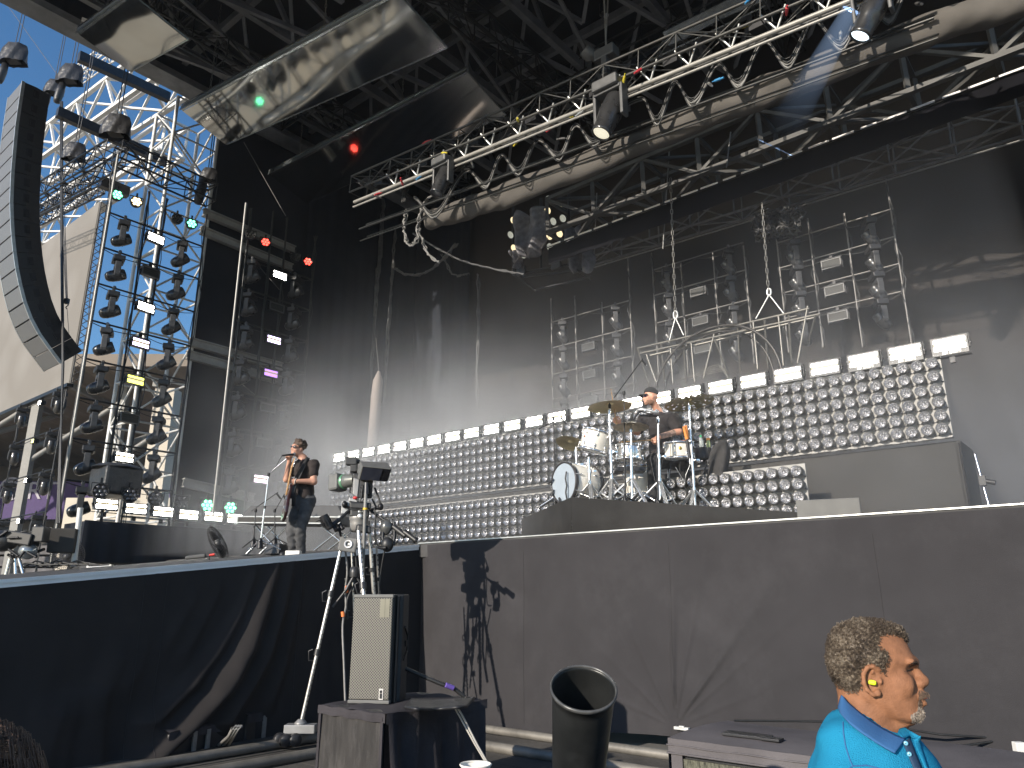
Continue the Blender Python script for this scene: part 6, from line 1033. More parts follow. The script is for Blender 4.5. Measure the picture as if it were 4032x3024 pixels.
# camera cables
b = MB(); b.path([C(960, 480, -.07), C(950, 650, -.1), C(940, 860, -.12), C(925, 1300, -.14), C(905, 1700, -.1), C(890, 2200, -.1), C(885, 2700, -.2)], .021, 8); part('cable', b, CABG, vt, True, label='thick pale grey cable'); b = MB(); b.tube(C(962, 480, -.07), C(958, 660, -.09), .032, n=10); b.tube(C(941, 870, -.12), C(940, 905, -.12), .027, n=8); part('cable_plug', b, DGREY, vt, True); b = MB(); b.tube(C(942, 868, -.122), C(940, 900, -.122), .029, n=8); part('cable_tape', b, mat('tape_yellow', (.75, .48, .04), .5), vt, True)
for pts, r in (([C(1090, 560, .05), C(1150, 720, -.02), C(1180, 850, -.02), C(1130, 880, 0), C(1050, 730, 0)], .012), ([C(900, 520, -.07), C(880, 700, -.1), C(870, 780, -.1), C(960, 690, -.1), C(1000, 710, -.08)], .008), ([C(1080, 870, -.05), C(1100, 1000, -.06), C(1090, 1250, -.06), C(1140, 1450, -.05), C(1260, 1490, -.05)], .009), ([C(1240, 1540, -.05), C(1210, 1700, -.03), C(1180, 1900, 0), C(1150, 2200, 0), C(1120, 2500, 0)], .011), ([C(630, 1530, .05), C(650, 1700, .05), C(660, 1900, .05), C(630, 2150, .05), C(640, 2400, .0), C(590, 2700, -.1), C(610, 3300, -.2), C(640, 4150, -.3)], .013), ([C(770, 1530, .05), C(800, 1700, .05), C(790, 2000, .05), C(660, 2300, .0), C(670, 2600, .0)], .012)):
    b = MB(); P_ = pts; out = []
    for i in range(len(P_) - 1):
        p0, p1, p2, p3 = P_[max(0, i - 1)], P_[i], P_[i + 1], P_[min(len(P_) - 1, i + 2)]
        for q in range(6): f = q / 6; out.append(.5 * ((2 * p1) + (p2 - p0) * f + (2 * p0 - 5 * p1 + 4 * p2 - p3) * f * f + (3 * p1 - p0 - 3 * p2 + p3) * f ** 3))
    b.path(out + [P_[-1]], r, 6); part('cable', b, CABB if r < .0125 else CABG, vt, True)
b = MB(); b.tube(C(590, 2480, -.1), C(596, 2560, -.1), .022, n=8); b.tube(C(655, 2080, .05), C(650, 2190, .04), .02, n=8); part('cable_tag', b, mat('tag_orange', (.8, .2, .05), .5), vt, True)
hpn = thing('headphones', 'black headset hung on the right camera handle', 'headphones', C(1280, 1300, -.12)); b = MB(); b.ell(C(1270, 1170, -.1), (.072, .05, .092), Matrix.Rotation(.15, 3, 'Y'), 20, 14); part('ear_cup', b, mat('headset_shell', (.07, .07, .068), .25, 0, .1, 10, coat=.4), hpn, True); b = MB(); b.ell(C(1285, 1440, -.15), (.074, .06, .088), None, 20, 14); part('ear_cup', b, CB, hpn, True); b = MB(); b.path([C(1220, 1250, -.12), C(1210, 1330, -.14), C(1230, 1390, -.15)], .02, 6); b.path([C(1150, 1480, -.15), C(1200, 1495, -.2), C(1265, 1490, -.22)], .02, 6); b.path([C(1390, 1090, -.1), C(1400, 1300, -.12), C(1380, 1450, -.14)], .02, 6); part('headband', b, BLACK, hpn, True)
# ================================================================ second camera at the picture edge
v2 = thing('video_camera', 'dark remote camera with a glass dome on a short tripod behind the ramp edge', 'video camera', on_y(90, 2240, 13)); E = lambda x, y, d=0: on_y(x, y, 13 + d); b = MB(); b.box(E(85, 2120), (.5, .3, .2), Matrix.Rotation(.15, 3, 'Y')); b.box(E(160, 2105), (.22, .2, .26)); b.ell(E(10, 2130), (.28, .2, .18)); part('body', b, CB, v2, True, bevel=.02); b = MB(); b.ell(E(110, 2170), (.15, .14, .14)); part('dome', b, mat('dome_glass', (.3, .32, .33), .06, .5, .05, 4), v2, True); b = MB(); rr = random.Random(2)
for k in range(26): p = E(rr.uniform(10, 150), rr.uniform(2085, 2200), rr.uniform(-.2, .2)); b.tube(p, p + Vector((rr.uniform(-.2, .2), 0, rr.uniform(-.12, .12))), rr.uniform(.01, .03), n=6)
part('rigging', b, BLACK, v2, True)
for x0, x1 in ((40, 22), (60, 62), (75, 95)): b = MB(); b.tube(E(x0, 2200), E(x1, 2270), .03); part('leg', b, CHROME, v2, True)
b = MB(); b.box(E(250, 2130, .5), (.42, .3, .42), Matrix.Rotation(.3, 3, 'Z')); single('small_speaker', b, GREYCL, 'small grey loudspeaker box on the pale post above the fan', 'loudspeaker', bevel=.02)
b = MB(); b.tube(E(317, 2000, .6), E(290, 2230, .6), .05); single('pale_post', b, STEELW, 'stout pale post behind the cage fan', 'post')
ch_ = on_u(455, 1900, -8.8); b = MB(); b.box(ch_ , (.9, .8, .62), M3); b.lathe([(.001, .42), (.4, .38), (.55, .3)], ch_, M3, 8); single('covered_case', b, HC, 'black covered case standing above the white floor lights near the fan', 'case', bevel=.06)
b = MB()
for k in range(6): b.path([E(60 + 30 * k, 2235, .1 * k), E(100 + 40 * k, 2215 - 6 * (k % 2), .1 * k), E(170 + 45 * k, 2225, .1 * k), E(230 + 40 * k, 2222, .1 * k)], .014, 5)
single('floor_cable', b, CABB, 'tangle of black cables on the ramp behind its pale edge', 'cable')
# ================================================================ pit: sub, speaker, tube, boxes
DUST = mat('dusty_mesh', (.038, .035, .033), .85, 0, .35, 5, .5, 150, dirt=1.2, stretch=(3, 3, .7)); COV = mat('cover_cloth', (.050, .046, .050), .9, 0, .2, 4, .35, 120, spec=.15, dirt=.3)
SC0 = Vector((-.975, 6.25, 0)); SW, SD, SH = .80, 1.12, .76
sb_ = thing('subwoofer', 'large cloth covered subwoofer on the pit floor under the loudspeaker', 'subwoofer', SC0); S_ = lambda a, c, z: SC0 - UX * a + VX * c + ZX * z
b = MB(); b.box(S_(SW / 2, SD / 2, SH / 2), (SW - .04, SD - .04, SH - .02), M3); part('cabinet', b, BLKP, sb_, True)
b = MB(); b.grid(lambda x, y: S_(SW * (1 - x) - .0, -.012 - .006 * math.sin(9 * x + 4 * y), SH * y * .93), 30, 24); part('front_mesh', b, DUST, sb_, True)
b = MB(); b.box(S_(.012, -.02, SH * .46), (.03, .012, SH * .93), M3); b.box(S_(SW - .012, -.02, SH * .46), (.03, .012, SH * .93), M3); b.box(S_(SW / 2, -.022, .93 * SH), (SW, .014, .025), M3); part('mesh_border', b, COV, sb_, True)
b = MB(); b.grid(lambda x, y: S_(-.03 - (.035 * math.sin(17 * x + 2.5 * y) + .03 * math.sin(31 * x - 1.5 * y + 1)) * (1 - .75 * y) - .05 * (1 - y), SD * x, (SH - .03) * y), 90, 26); part('side_skirt', b, COV, sb_, True)
b = MB(); b.grid(lambda x, y: S_(SW * (1.02 - 1.05 * x), SD * (1.03 * y) - .02, SH - .02 + .035 * math.sin(math.pi * min(1, max(0, x))) ** .5 * math.sin(math.pi * y) ** .5 + .008 * math.sin(14 * x + 9 * y)), 40, 40); b.grid(lambda x, y: S_(SW * 1.02 - SW * 1.05 * x, -.028 - .004 * math.sin(30 * x), SH - .08 + .065 * y + .004 * math.sin(22 * x)), 40, 4); b.grid(lambda x, y: S_(-.035 - .008 * math.sin(26 * x), SD * x * 1.03 - .02, SH - .09 + .075 * y + .006 * math.sin(20 * x)), 40, 4); part('top_cover', b, COV, sb_, True)
gm2 = bpy.data.materials.new('perforated_grille'); gm2.use_nodes = True; N = gm2.node_tree.nodes; L = gm2.node_tree.links; B = N['Principled BSDF']; tc = N.new('ShaderNodeTexCoord'); mp = N.new('ShaderNodeMapping'); mp.inputs['Scale'].default_value = (62, 0, 62); mp.inputs['Rotation'].default_value = (0, R(45), 0); vo = N.new('ShaderNodeTexVoronoi'); vo.inputs['Scale'].default_value = 1; vo.inputs['Randomness'].default_value = .0; L.new(tc.outputs['Object'], mp.inputs[0]); L.new(mp.outputs[0], vo.inputs['Vector']); cr = N.new('ShaderNodeValToRGB'); cr.color_ramp.elements[0].position = .30; cr.color_ramp.elements[0].color = (.012, .012, .012, 1); cr.color_ramp.elements[1].position = .40; cr.color_ramp.elements[1].color = (.17, .16, .135, 1); L.new(vo.outputs['Distance'], cr.inputs[0]); L.new(cr.outputs[0], B.inputs['Base Color']); B.inputs['Roughness'].default_value = .55
sp0 = on_y(1454, 2775, 6.68); sp0.z = SH + .005; wd = Vector((.985, -.17, 0)); nd_ = Vector((.17, .985, 0)); Msp = Matrix((wd, nd_, ZX)).transposed(); SPH = on_y(1470, 2340, 6.68).z - sp0.z; SPW = .36
pk = thing('loudspeaker', 'black upright loudspeaker with perforated front standing on the covered subwoofer', 'loudspeaker', sp0); T3 = lambda x, y, z: sp0 + wd * x + nd_ * y + ZX * z
b = MB(); b.prism([(-SPW / 2, 0), (SPW / 2, 0), (SPW / 2 + .0, .06), (SPW / 2 + .05, .10), (SPW / 2 + .02, .36), (-SPW / 2 - .0, .36)], sp0 + ZX * SPH / 2, Msp, SPH); part('cabinet', b, mat('cabinet_black', (.028, .028, .028), .55, 0, .15, 10, .15, 250), pk, True, bevel=.012)
b = MB(); b.box(T3(0, -.014, SPH / 2 + .0), (SPW - .012, .03, SPH - .06), Msp); g_ = part('grille', b, gm2, pk, True, bevel=.008); b = MB(); b.box(T3(SPW * .30, -.0305, SPH * .87), (.085, .004, .15), Msp); b.box(T3(SPW * .30, -.0325, SPH * .87), (.002, .004, .15), Msp); b.box(T3(SPW * .30, -.0325, SPH * .87), (.085, .004, .002), Msp); part('label_plate', b, mat('plate_yellowish', (.20, .19, .14), .5), g_, True); b = MB(); b.box(T3(SPW * .30, -.032, .075), (.035, .006, .085), Msp); part('badge', b, mat('badge_pale', (.6, .58, .55), .4), g_, True); b = MB(); b.box(T3(SPW * .30, -.036, .062), (.02, .004, .04), Msp); b.ell(T3(SPW * .30, -.036, .095), (.012, .004, .012)); part('badge_mark', b, BLACK, g_, True)
b = MB(); b.box(T3(0, -.005, SPH - .015), (SPW, .05, .03), Msp); b.box(T3(0, -.008, .014), (SPW, .05, .028), Msp); part('edge_strip', b, mat('strip_grey', (.12, .12, .115), .5), pk, True, bevel=.006); b = MB()
hx = [(T3(SPW / 2 + .056, .14, .60), T3(SPW / 2 + .05, .25, .52)), (T3(SPW / 2 + .05, .25, .52), T3(SPW / 2 + .05, .25, .40)), (T3(SPW / 2 + .05, .25, .40), T3(SPW / 2 + .056, .14, .33))]
for p, q in hx: b.tube(p, q, .009, n=6)
b.box(T3(SPW / 2 + .048, .22, .46), (.012, .03, .05), Msp); part('handle_recess', b, BLACK, pk, True); b = MB(); b.box(T3(SPW / 2 + .02, .065, SPH / 2 - .04), (.012, .045, SPH * 1.06), Msp); b.box(T3(SPW / 2 - .08, .02, -.03), (.24, .05, .02), Msp); part('ratchet_strap', b, BLKP, pk, True)
b = MB(); b.path([Vector(p) for p in (T3(.2, .3, .25), T3(.30, .36, .2), on_y(1730, 2690, 6.9), on_y(1790, 2712, 6.95), on_y(1830, 2745, 6.95))], .018, 8); single('speaker_cable', b, CABB, 'thick black cable with a violet tape band behind the loudspeaker', 'cable'); b = MB(); b.tube(on_y(1755, 2697, 6.9), on_y(1785, 2709, 6.93), .0215, n=8); part('cable_tape', b, mat('tape_violet', (.16, .10, .42), .5), bpy.data.objects['speaker_cable']); bpy.data.objects['cable_tape'].location = (0, 0, 0)
ct = [o for o in bpy.data.objects['speaker_cable'].children][0]; ct.location = -Vector(bpy.data.objects['speaker_cable'].location)
b = MB(); b.grid(lambda x, y: on_z(1590 + 250 * x + 30 * y, 2782 - 34 * y + 6 * math.sin(4 * x), SH + .05 + .012 * math.sin(9 * x + 3 * y)), 24, 8); o = single('black_mat', b, BLKP, 'flat black mat lying on top of the covered subwoofer', 'mat'); o.modifiers.new('s', 'SOLIDIFY').thickness = .02
b = MB()
for d_ in (0, 1): b.path([on_y(1790 + 12 * d_, 2785, 6.42), on_y(1815 + 12 * d_, 2830, 6.40), on_y(1870 + 8 * d_, 2930, 6.36), on_y(1915 + 6 * d_, 3005, 6.32), on_y(1945, 3080, 6.3)], .008, 6)
single('pale_cable', b, mat('cable_pale', (.42, .40, .36), .5), 'pair of pale thin cables hanging down the skirt of the subwoofer', 'cable')
# leaning black tube
tb0 = on_y(2298, 2712, 3.9); ax = Vector((.02, -.57, .82)).normalized(); Mt = rotm(ax); b = MB(); R0 = .158; bb = [(R0 * .74, -.9), (R0 * .955, -.06), (R0 * .975, -.015), (R0 * 1.02, -.012), (R0 * 1.03, .0), (R0 * .985, .008), (R0 * .955, -.02), (R0 * .93, -.08), (R0 * .72, -.89), (.001, -.89)]
t = thing('black_tube', 'wide open black plastic tube leaning towards the crowd beside the subwoofer', 'tube', tb0 - ax * .9); b.lathe(bb, tb0, Mt, 56); part('barrel', b, mat('tube_black', (.017, .018, .018), .38, 0, .2, 6, .15, 14, dirt=.5), t, True); b = MB(); b.lathe([(R0 * .99, -.012), (R0 * 1.035, -.006), (R0 * 1.035, .006), (R0 * .985, .012), (R0 * .96, .0), (R0 * .99, -.012)], tb0, Mt, 56); part('rim', b, mat('rim_worn', (.09, .09, .088), .3, .2, .3, 20), t, True); b = MB(); b.box(Vector((tb0.x, tb0.y + .75, .08)), (.5, .5, .16)); b.tube(tb0 - ax * .8, Vector((tb0.x, tb0.y + .75, .1)), .06); part('stand', b, BLACK, t, True)
# covered box
BC = Vector((1.19, 6.1, 0)); bx = thing('covered_box', 'long low grey cloth covered box beside the man in blue', 'box', BC); X_ = lambda a, c, z: BC + UX * a + VX * c + ZX * z; BH = .6
b = MB(); b.box(X_(1.15, .5, BH / 2 - .02), (2.2, .95, BH - .03), M3); part('case', b, BLKP, bx, True); BOXC = mat('box_cover', (.125, .115, .118), .92, 0, .12, 3, .3, 100, spec=.1, dirt=.2); b = MB(); b.grid(lambda x, y: X_(-.02 + 2.36 * x, -.02 + 1.05 * y, BH + .02 * math.sin(math.pi * y) + .008 * math.sin(7 * x) * math.sin(5 * y)), 40, 20); b.grid(lambda x, y: X_(-.02 + 2.36 * x, -.022 - .004 * math.sin(40 * x), BH - .10 + .10 * y), 60, 4); b.grid(lambda x, y: X_(-.022, 1.03 - 1.05 * x, BH - .58 + .58 * y), 20, 6); b.grid(lambda x, y: X_(.0 + .09 * x, -.018, BH * .9 * y), 3, 8); part('cover', b, BOXC, bx, True)
b = MB(); b.path([X_(-.03 + 2.36 * k / 30, -.026, BH - .045 + .003 * math.sin(k)) for k in range(31)], .006, 5); b.path([X_(-.03 + 2.36 * k / 30, -.026, BH - .10) for k in range(31)], .008, 5); part('cover_seam', b, BOXC, bx, True); gr3 = mat('box_mesh', (.10, .098, .07), .8, 0, .7, 26, .5, 60, stretch=(3, 3, .8)); b = MB(); b.box(X_(1.2, -.012, BH / 2 - .06), (2.2, .02, BH - .14), M3); part('front_mesh', b, gr3, bx, True)
b = MB(); b.box(X_(.48, .26, BH + .035), (.34, .14, .02), M3); b.box(X_(.68, .22, BH + .035), (.14, .1, .018), M3); single('loose_patch', b, BLKP, 'small dark flap of mesh lying on the covered box', 'cloth', bevel=.004)
b = MB(); b.path([on_y(2890, 2838, 7.3), on_y(3000, 2838, 7.3), on_y(3400, 2843, 7.2), on_y(3700, 2892, 7.0), on_y(3960, 2908, 6.9), on_y(4040, 2925, 6.9)], .01, 6); b.path([on_y(3640, 2940, 6.9), on_y(3800, 2935, 6.9), on_y(3960, 2912, 6.9)], .01, 6); single('skirt_cable', b, CABB, 'black cables strung along the foot of the front skirt behind the man', 'cable'); b = MB(); b.box(on_y(4022, 2995, 6.0), (.07, .06, .25)); single('white_post', b, WHITE, 'white post end at the bottom corner of the picture', 'post', bevel=.006)
for i, (x0, y0, x1, y1, h, wdt, lab) in enumerate(((655, 2985, 900, 2935, .27, .5, 'low padded black case at the foot of the ramp skirt, the longer one'), (965, 2925, 1125, 2890, .33, .5, 'padded black case by the tripod foot below the ramp skirt'))):
    p, q = on_z(x0, y0, 0), on_z(x1, y1, 0); d = q - p; t = thing('padded_case', lab, 'case', p, 0, 'padded cases below the ramp'); sd = Vector((-d.y, d.x, 0)).normalized(); Mx = Matrix((d.normalized(), sd, ZX)).transposed(); c = (p + q) / 2 + sd * wdt / 2; b = MB(); b.box(c + ZX * h * .42, (d.length, wdt, h * .84), Mx); part('body', b, BLKP, t, True, bevel=.02); b = MB(); b.grid(lambda x, y: p + d * (1.04 * x - .02) + sd * ((wdt + .04) * y - .02) + ZX * (h * .9 + .03 * math.sin(math.pi * y) + .012 * math.sin(12 * x + 7 * y)), 30, 14); b.grid(lambda x, y: p + d * (1.04 * x - .02) - sd * (.025 + .01 * math.sin(25 * x)) + ZX * (h * .62 + h * .3 * y), 30, 4); part('cover', b, COV, t, True); b = MB()
    for s_ in (.38, .6): b.box(p + d * s_ - sd * .03 + ZX * h * .4, (.05, .02, h * .8), Mx)
    part('strap', b, CABG, t, True)
b = MB(); 
for k in range(3): b.path([on_z(860 + 20 * k, 2935, .02), on_z(900 + 10 * k, 2900, .2), on_z(915 + 12 * k, 2868, .32), on_z(930 + 10 * k, 2860, .33)], .018, 6)
single('floor_hose', b, CABG, 'bundle of dusty cables lying over the low padded case', 'cable')
cu_ = on_y(1873, 3012, 2.4); t = thing('paper_cup', 'white paper cup at the bottom edge below the hanging cables', 'cup', cu_ - ZX * .11); b = MB(); b.lathe([(.001, -.11), (.03, -.11), (.043, 0), (.0455, .004), (.0455, -.002), (.042, -.004), (.029, -.10), (.001, -.10)], cu_, None, 32); part('wall', b, mat('paper_white', (.78, .74, .66), .6), t, True); b = MB(); b.path([cu_ + Vector((.0445 * math.cos(a), .0445 * math.sin(a), .001)) for a in [2 * math.pi * k / 32 for k in range(32)]], .0028, 6, True); part('rim', b, mat('paper_white', (.78, .74, .66)), t, True)
b = MB(); z = cu_.z - .112; b.box((.3, 2.42, z - .03), (6, .12, .06)); b.box((.3, 2.45, z * .5 - .03), (6, .04, z - .06)); single('crowd_barrier', b, DGREY, 'dark crowd barrier rail under the paper cup', 'barrier', bevel=.01)
# ================================================================ man in the blue polo (close to the camera)
O_ = EYE + ray(3150 + 745 / 2.6585, 2400 + 750 / 2.6585) * 1.80; gn = (O_ - EYE).normalized(); gX = gn.cross(ZX).normalized(); gZ = gX.cross(gn).normalized()
def pg(zx, zy): r = ray(3150 + zx / 2.6585, 2400 + zy / 2.6585); p = EYE + r * ((O_ - EYE).dot(gn) / r.dot(gn)); q = p - O_; return q.dot(gX), q.dot(gZ)
K = (pg(1245, 750)[0] - pg(245, 750)[0]) / 1000; g3 = lambda zx, zy, y=0: np.array([pg(zx, zy)[0], y * K, pg(zx, zy)[1]])
def toW(mb): mb.v = [O_ + gX * p.x + gn * p.y + gZ * p.z for p in mb.v]; return mb
def gw(p): return O_ + gX * float(p[0]) + gn * float(p[1]) + gZ * float(p[2])
gp = thing('person', 'man in a bright blue polo shirt with a yellow earplug, seen in profile', 'person', Vector((O_.x, O_.y, 0)))
def loft(rows, e=2.2, taper=.25):
    zs = np.array([pg(745, r[0])[1] for r in rows])[::-1]; fr_ = np.array([pg(r[2], r[0])[0] for r in rows])[::-1]; bk_ = np.array([pg(r[1], r[0])[0] for r in rows])[::-1]; hw = np.array([r[3] * K for r in rows])[::-1]
    def f(P):
        z = P[:, 2]; F = np.interp(z, zs, fr_); Bk = np.interp(z, zs, bk_); W = np.interp(z, zs, hw); c = (F + Bk) / 2; a = np.maximum((F - Bk) / 2, 1e-4); x = (P[:, 0] - c) / a; W = np.maximum(W * (1 - taper * np.clip(x, 0, 1) ** 1.5), 1e-4)
        d = ((np.abs(x) ** e + np.abs(P[:, 1] / W) ** e) ** (1 / e) - 1) * np.minimum(a, W) * .8
        return np.maximum(d, np.maximum(z - zs[-1], zs[0] - z))
    return f
HR = [(128, 600, 800, 60), (150, 500, 920, 150), (190, 425, 1010, 220), (250, 372, 1072, 275), (330, 335, 1112, 312), (420, 318, 1158, 332), (500, 318, 1198, 340), (560, 325, 1212, 342), (610, 335, 1190, 340), (650, 348, 1186, 336), (700, 362, 1196, 330), (760, 380, 1212, 325), (820, 410, 1232, 318), (880, 450, 1262, 308), (940, 530, 1262, 292), (1000, 620, 1268, 268), (1060, 740, 1262, 235), (1120, 880, 1244, 185), (1150, 970, 1215, 130), (1172, 1050, 1180, 60)]
E3 = lambda zx, zy, y, r: d_ell(g3(zx, zy, y), np.array(r) * K); C3 = lambda a, b_, r0, r1: d_cap(g3(*a), g3(*b_), r0 * K, r1 * K)
head0 = loft(HR, 2.25, .30)
feat = [C3((1195, 600, 0), (1295, 735, 0), 26, 44), E3(1290, 758, 0, (46, 42, 40)), C3((1255, 778, -52), (1255, 778, 52), 38, 38), C3((1288, 900, -55), (1288, 900, 55), 40, 40), C3((1300, 970, -42), (1300, 970, 42), 30, 30), C3((1235, 1100, -40), (1235, 1100, 40), 62, 62), C3((1165, 548, -180), (1192, 545, 0), 26, 28), C3((1165, 548, 180), (1192, 545, 0), 26, 28), E3(1050, 790, -190, (130, 80, 120)), E3(1050, 790, 190, (130, 80, 120)), C3((720, 900, -235), (1130, 1110, -110), 70, 60), C3((720, 900, 235), (1130, 1110, 110), 70, 60),
        C3((640, 800, 0), (690, 1080, 0), 265, 275), C3((690, 1080, 0), (740, 1450, 40), 275, 330), C3((1100, 1130, 0), (900, 1230, 0), 90, 170), E3(1080, 730, -150, (80, 70, 50))]
sock = [E3(1185, 638, -140, (50, 60, 30)), E3(1185, 638, 140, (50, 60, 30)), C3((1330, 938, -80), (1330, 938, 80), 14, 14)]
ear_y = -345
ear = [C3(a, b_, 22, 22) for a, b_ in zip([(815, 640, ear_y + 10), (765, 603, ear_y - 20), (705, 615, ear_y - 45), (668, 680, ear_y - 60), (672, 765, ear_y - 60), (705, 840, ear_y - 45), (765, 888, ear_y - 25)], [(765, 603, ear_y - 20), (705, 615, ear_y - 45), (668, 680, ear_y - 60), (672, 765, ear_y - 60), (705, 840, ear_y - 45), (765, 888, ear_y - 25), (820, 885, ear_y - 5)])]
ear += [E3(808, 868, ear_y - 5, (38, 26, 40)), E3(755, 740, ear_y + 35, (100, 36, 135)), E3(835, 752, ear_y, (26, 26, 36)), C3((760, 660, ear_y - 12), (745, 760, ear_y - 18), 18, 16)]
earcut = E3(765, 745, ear_y - 28, (44, 34, 72))
def skin_f(P):
    d = union([head0] + feat, .012)(P)
    for s_ in sock: d = -smin(-d, s_(P), .012)
    e_ = union(ear, .004)(P); e_ = np.maximum(e_, -earcut(P)); return smin(d, e_, .006)
lo, hi = g3(230, 1480, -460), g3(1420, 60, 420); lo, hi = np.minimum(lo, hi), np.maximum(lo, hi)
gskin = mat('skin_brown', (.285, .130, .067), .58, 0, .2, 46, .24, 340, spec=.22)
part('body', toW(surf(skin_f, lo, hi, .0030)), gskin, gp, True)
def at_surf(f, zx, zy, off=0.0, y0=-1100, y1=300, n=500):   # first hit of the surface seen from the camera side
    ys = np.linspace(y0, y1, n) * K; x, z = pg(zx, zy); P = np.stack([np.full(n, x), ys, np.full(n, z)], 1); d = f(P); i = int(np.argmax(d < 0)) if (d < 0).any() else n // 2; return np.array([x, ys[i] - off, z])
def poly_sd(pts):
    pp = np.array([pg(*p) for p in pts])
    def f(P):
        x, z = P[:, 0], P[:, 2]; d = np.full(len(P), 1e9); s_ = np.ones(len(P)); m = len(pp); j = m - 1
        for i in range(m):
            e_ = pp[j] - pp[i]; wx, wz = x - pp[i, 0], z - pp[i, 1]; t = np.clip((wx * e_[0] + wz * e_[1]) / (e_ @ e_), 0, 1); d = np.minimum(d, (wx - e_[0] * t) ** 2 + (wz - e_[1] * t) ** 2)
            c1 = z >= pp[i, 1]; c2 = z < pp[j, 1]; c3 = e_[0] * wz > e_[1] * wx; fl = (c1 & c2 & c3) | (~c1 & ~c2 & ~c3); s_ = np.where(fl, -s_, s_); j = i
        return s_ * np.sqrt(d)
    return f
HP = poly_sd([(200, -50), (1180, 60), (1150, 345), (1100, 330), (1040, 285), (930, 262), (850, 285), (815, 350), (830, 430), (905, 470), (925, 540), (880, 610), (885, 690), (850, 650), (820, 620), (750, 585), (690, 590), (650, 640), (640, 720), (655, 800), (640, 870), (540, 905), (440, 900), (380, 800), (200, 700)])
rg = np.random.RandomState(1)
hair_f = lambda P: np.maximum(head0(P) - .0045 * np.clip(-HP(P) / .02, 0, 1) - .0014 * np.sin(P[:, 0] * 420 + 2 * np.sin(P[:, 2] * 300)) * np.sin(P[:, 2] * 450 + np.sin(P[:, 1] * 380)), HP(P) - .001)
lo, hi = g3(230, 930, -400), g3(1200, 60, 400); lo, hi = np.minimum(lo, hi), np.maximum(lo, hi); hm = surf(hair_f, lo, hi, .0032)
HM = bpy.data.materials.new('hair_salt_pepper'); HM.use_nodes = True; N = HM.node_tree.nodes; L = HM.node_tree.links; B = N['Principled BSDF']; tc = N.new('ShaderNodeTexCoord'); nz = N.new('ShaderNodeTexNoise'); nz.inputs['Scale'].default_value = 150; nz.inputs['Detail'].default_value = 3; L.new(tc.outputs['Object'], nz.inputs[0]); n2 = N.new('ShaderNodeTexNoise'); n2.inputs['Scale'].default_value = 14; L.new(tc.outputs['Object'], n2.inputs[0]); ad = N.new('ShaderNodeMath'); ad.operation = 'ADD'; L.new(nz.outputs[0], ad.inputs[0]); L.new(n2.outputs[0], ad.inputs[1]); cr = N.new('ShaderNodeValToRGB'); e = cr.color_ramp.elements; e[0].position = .38; e[0].color = (.020, .016, .013, 1); e[1].position = .68; e[1].color = (.31, .255, .19, 1); q_ = cr.color_ramp.elements.new(.54); q_.color = (.085, .06, .04, 1); ml = N.new('ShaderNodeMath'); ml.operation = 'MULTIPLY'; ml.inputs[1].default_value = .53; L.new(ad.outputs[0], ml.inputs[0]); L.new(ml.outputs[0], cr.inputs[0]); L.new(cr.outputs[0], B.inputs['Base Color']); B.inputs['Roughness'].default_value = .6
vs = list(hm.v); rr = random.Random(3)
for p in [p for p in vs for _ in range(3)]:   # tight short curls
    d = Vector((rr.gauss(0, 1), rr.gauss(0, 1), rr.gauss(0, 1))).normalized(); s_ = rr.uniform(.0008, .0017); p = p + Vector((rr.gauss(0, .0017), rr.gauss(0, .0017), rr.gauss(0, .0017))); o = p + d * .002; x = d.orthogonal().normalized(); y = d.cross(x)
    hm.path([o + x * s_ * math.cos(a) + y * s_ * math.sin(a) + d * .0006 * a for a in (0, 1.3, 2.6, 3.9, 5.2)], .0006, 3, cap=False)
part('hair', toW(hm), HM, gp, True)
def strands(poly, n, L0, dirn, m, name, ymax=140, sd=5, r=.0006):
    rr = random.Random(sd); xs = [p[0] for p in poly]; ys = [p[1] for p in poly]; f = poly_sd(poly); b = MB(); k = 0
    while k < n:
        zx, zy = rr.uniform(min(xs), max(xs)), rr.uniform(min(ys), max(ys)); x, z = pg(zx, zy)
        if f(np.array([[x, 0, z]]))[0] > 0: continue
        q = at_surf(skin_f, zx, zy, 0, -420, 60, 240); k += 1; p = Vector(q); d = Vector(dirn) + Vector((rr.gauss(0, .35), rr.gauss(-.5, .3), rr.gauss(0, .35))); d.normalize(); b.path([p, p + d * L0 * .5, p + d * L0 * .9 + Vector((0, 0, -L0 * .25))], [r, r, r * .4], 3, cap=False)
    return part(name, toW(b), m, gp, True)
BEARD = mat('beard_grey', (.30, .255, .21), .6, 0, .6, 160)
strands([(1235, 835), (1330, 860), (1338, 905), (1260, 915), (1240, 960), (1235, 900)], 260, .0055, (.4, -.2, -.9), mat('moustache', (.12, .08, .055), .6, 0, .7, 160), 'moustache'); strands([(1235, 1000), (1290, 1045), (1295, 1120), (1250, 1172), (1165, 1170), (1150, 1090), (1215, 1060)], 340, .0055, (.35, -.1, -.9), BEARD, 'goatee', sd=9); strands([(1240, 910), (1275, 920), (1265, 1010), (1225, 1010)], 90, .005, (.3, -.2, -.9), mat('moustache', (.12, .08, .055)), 'moustache', sd=10)
strands([(1110, 600), (1160, 560), (1215, 545), (1232, 575), (1175, 592), (1120, 618)], 95, .0045, (.75, -.2, .3), mat('eyebrow', (.025, .018, .015), .7), 'eyebrow', sd=11)
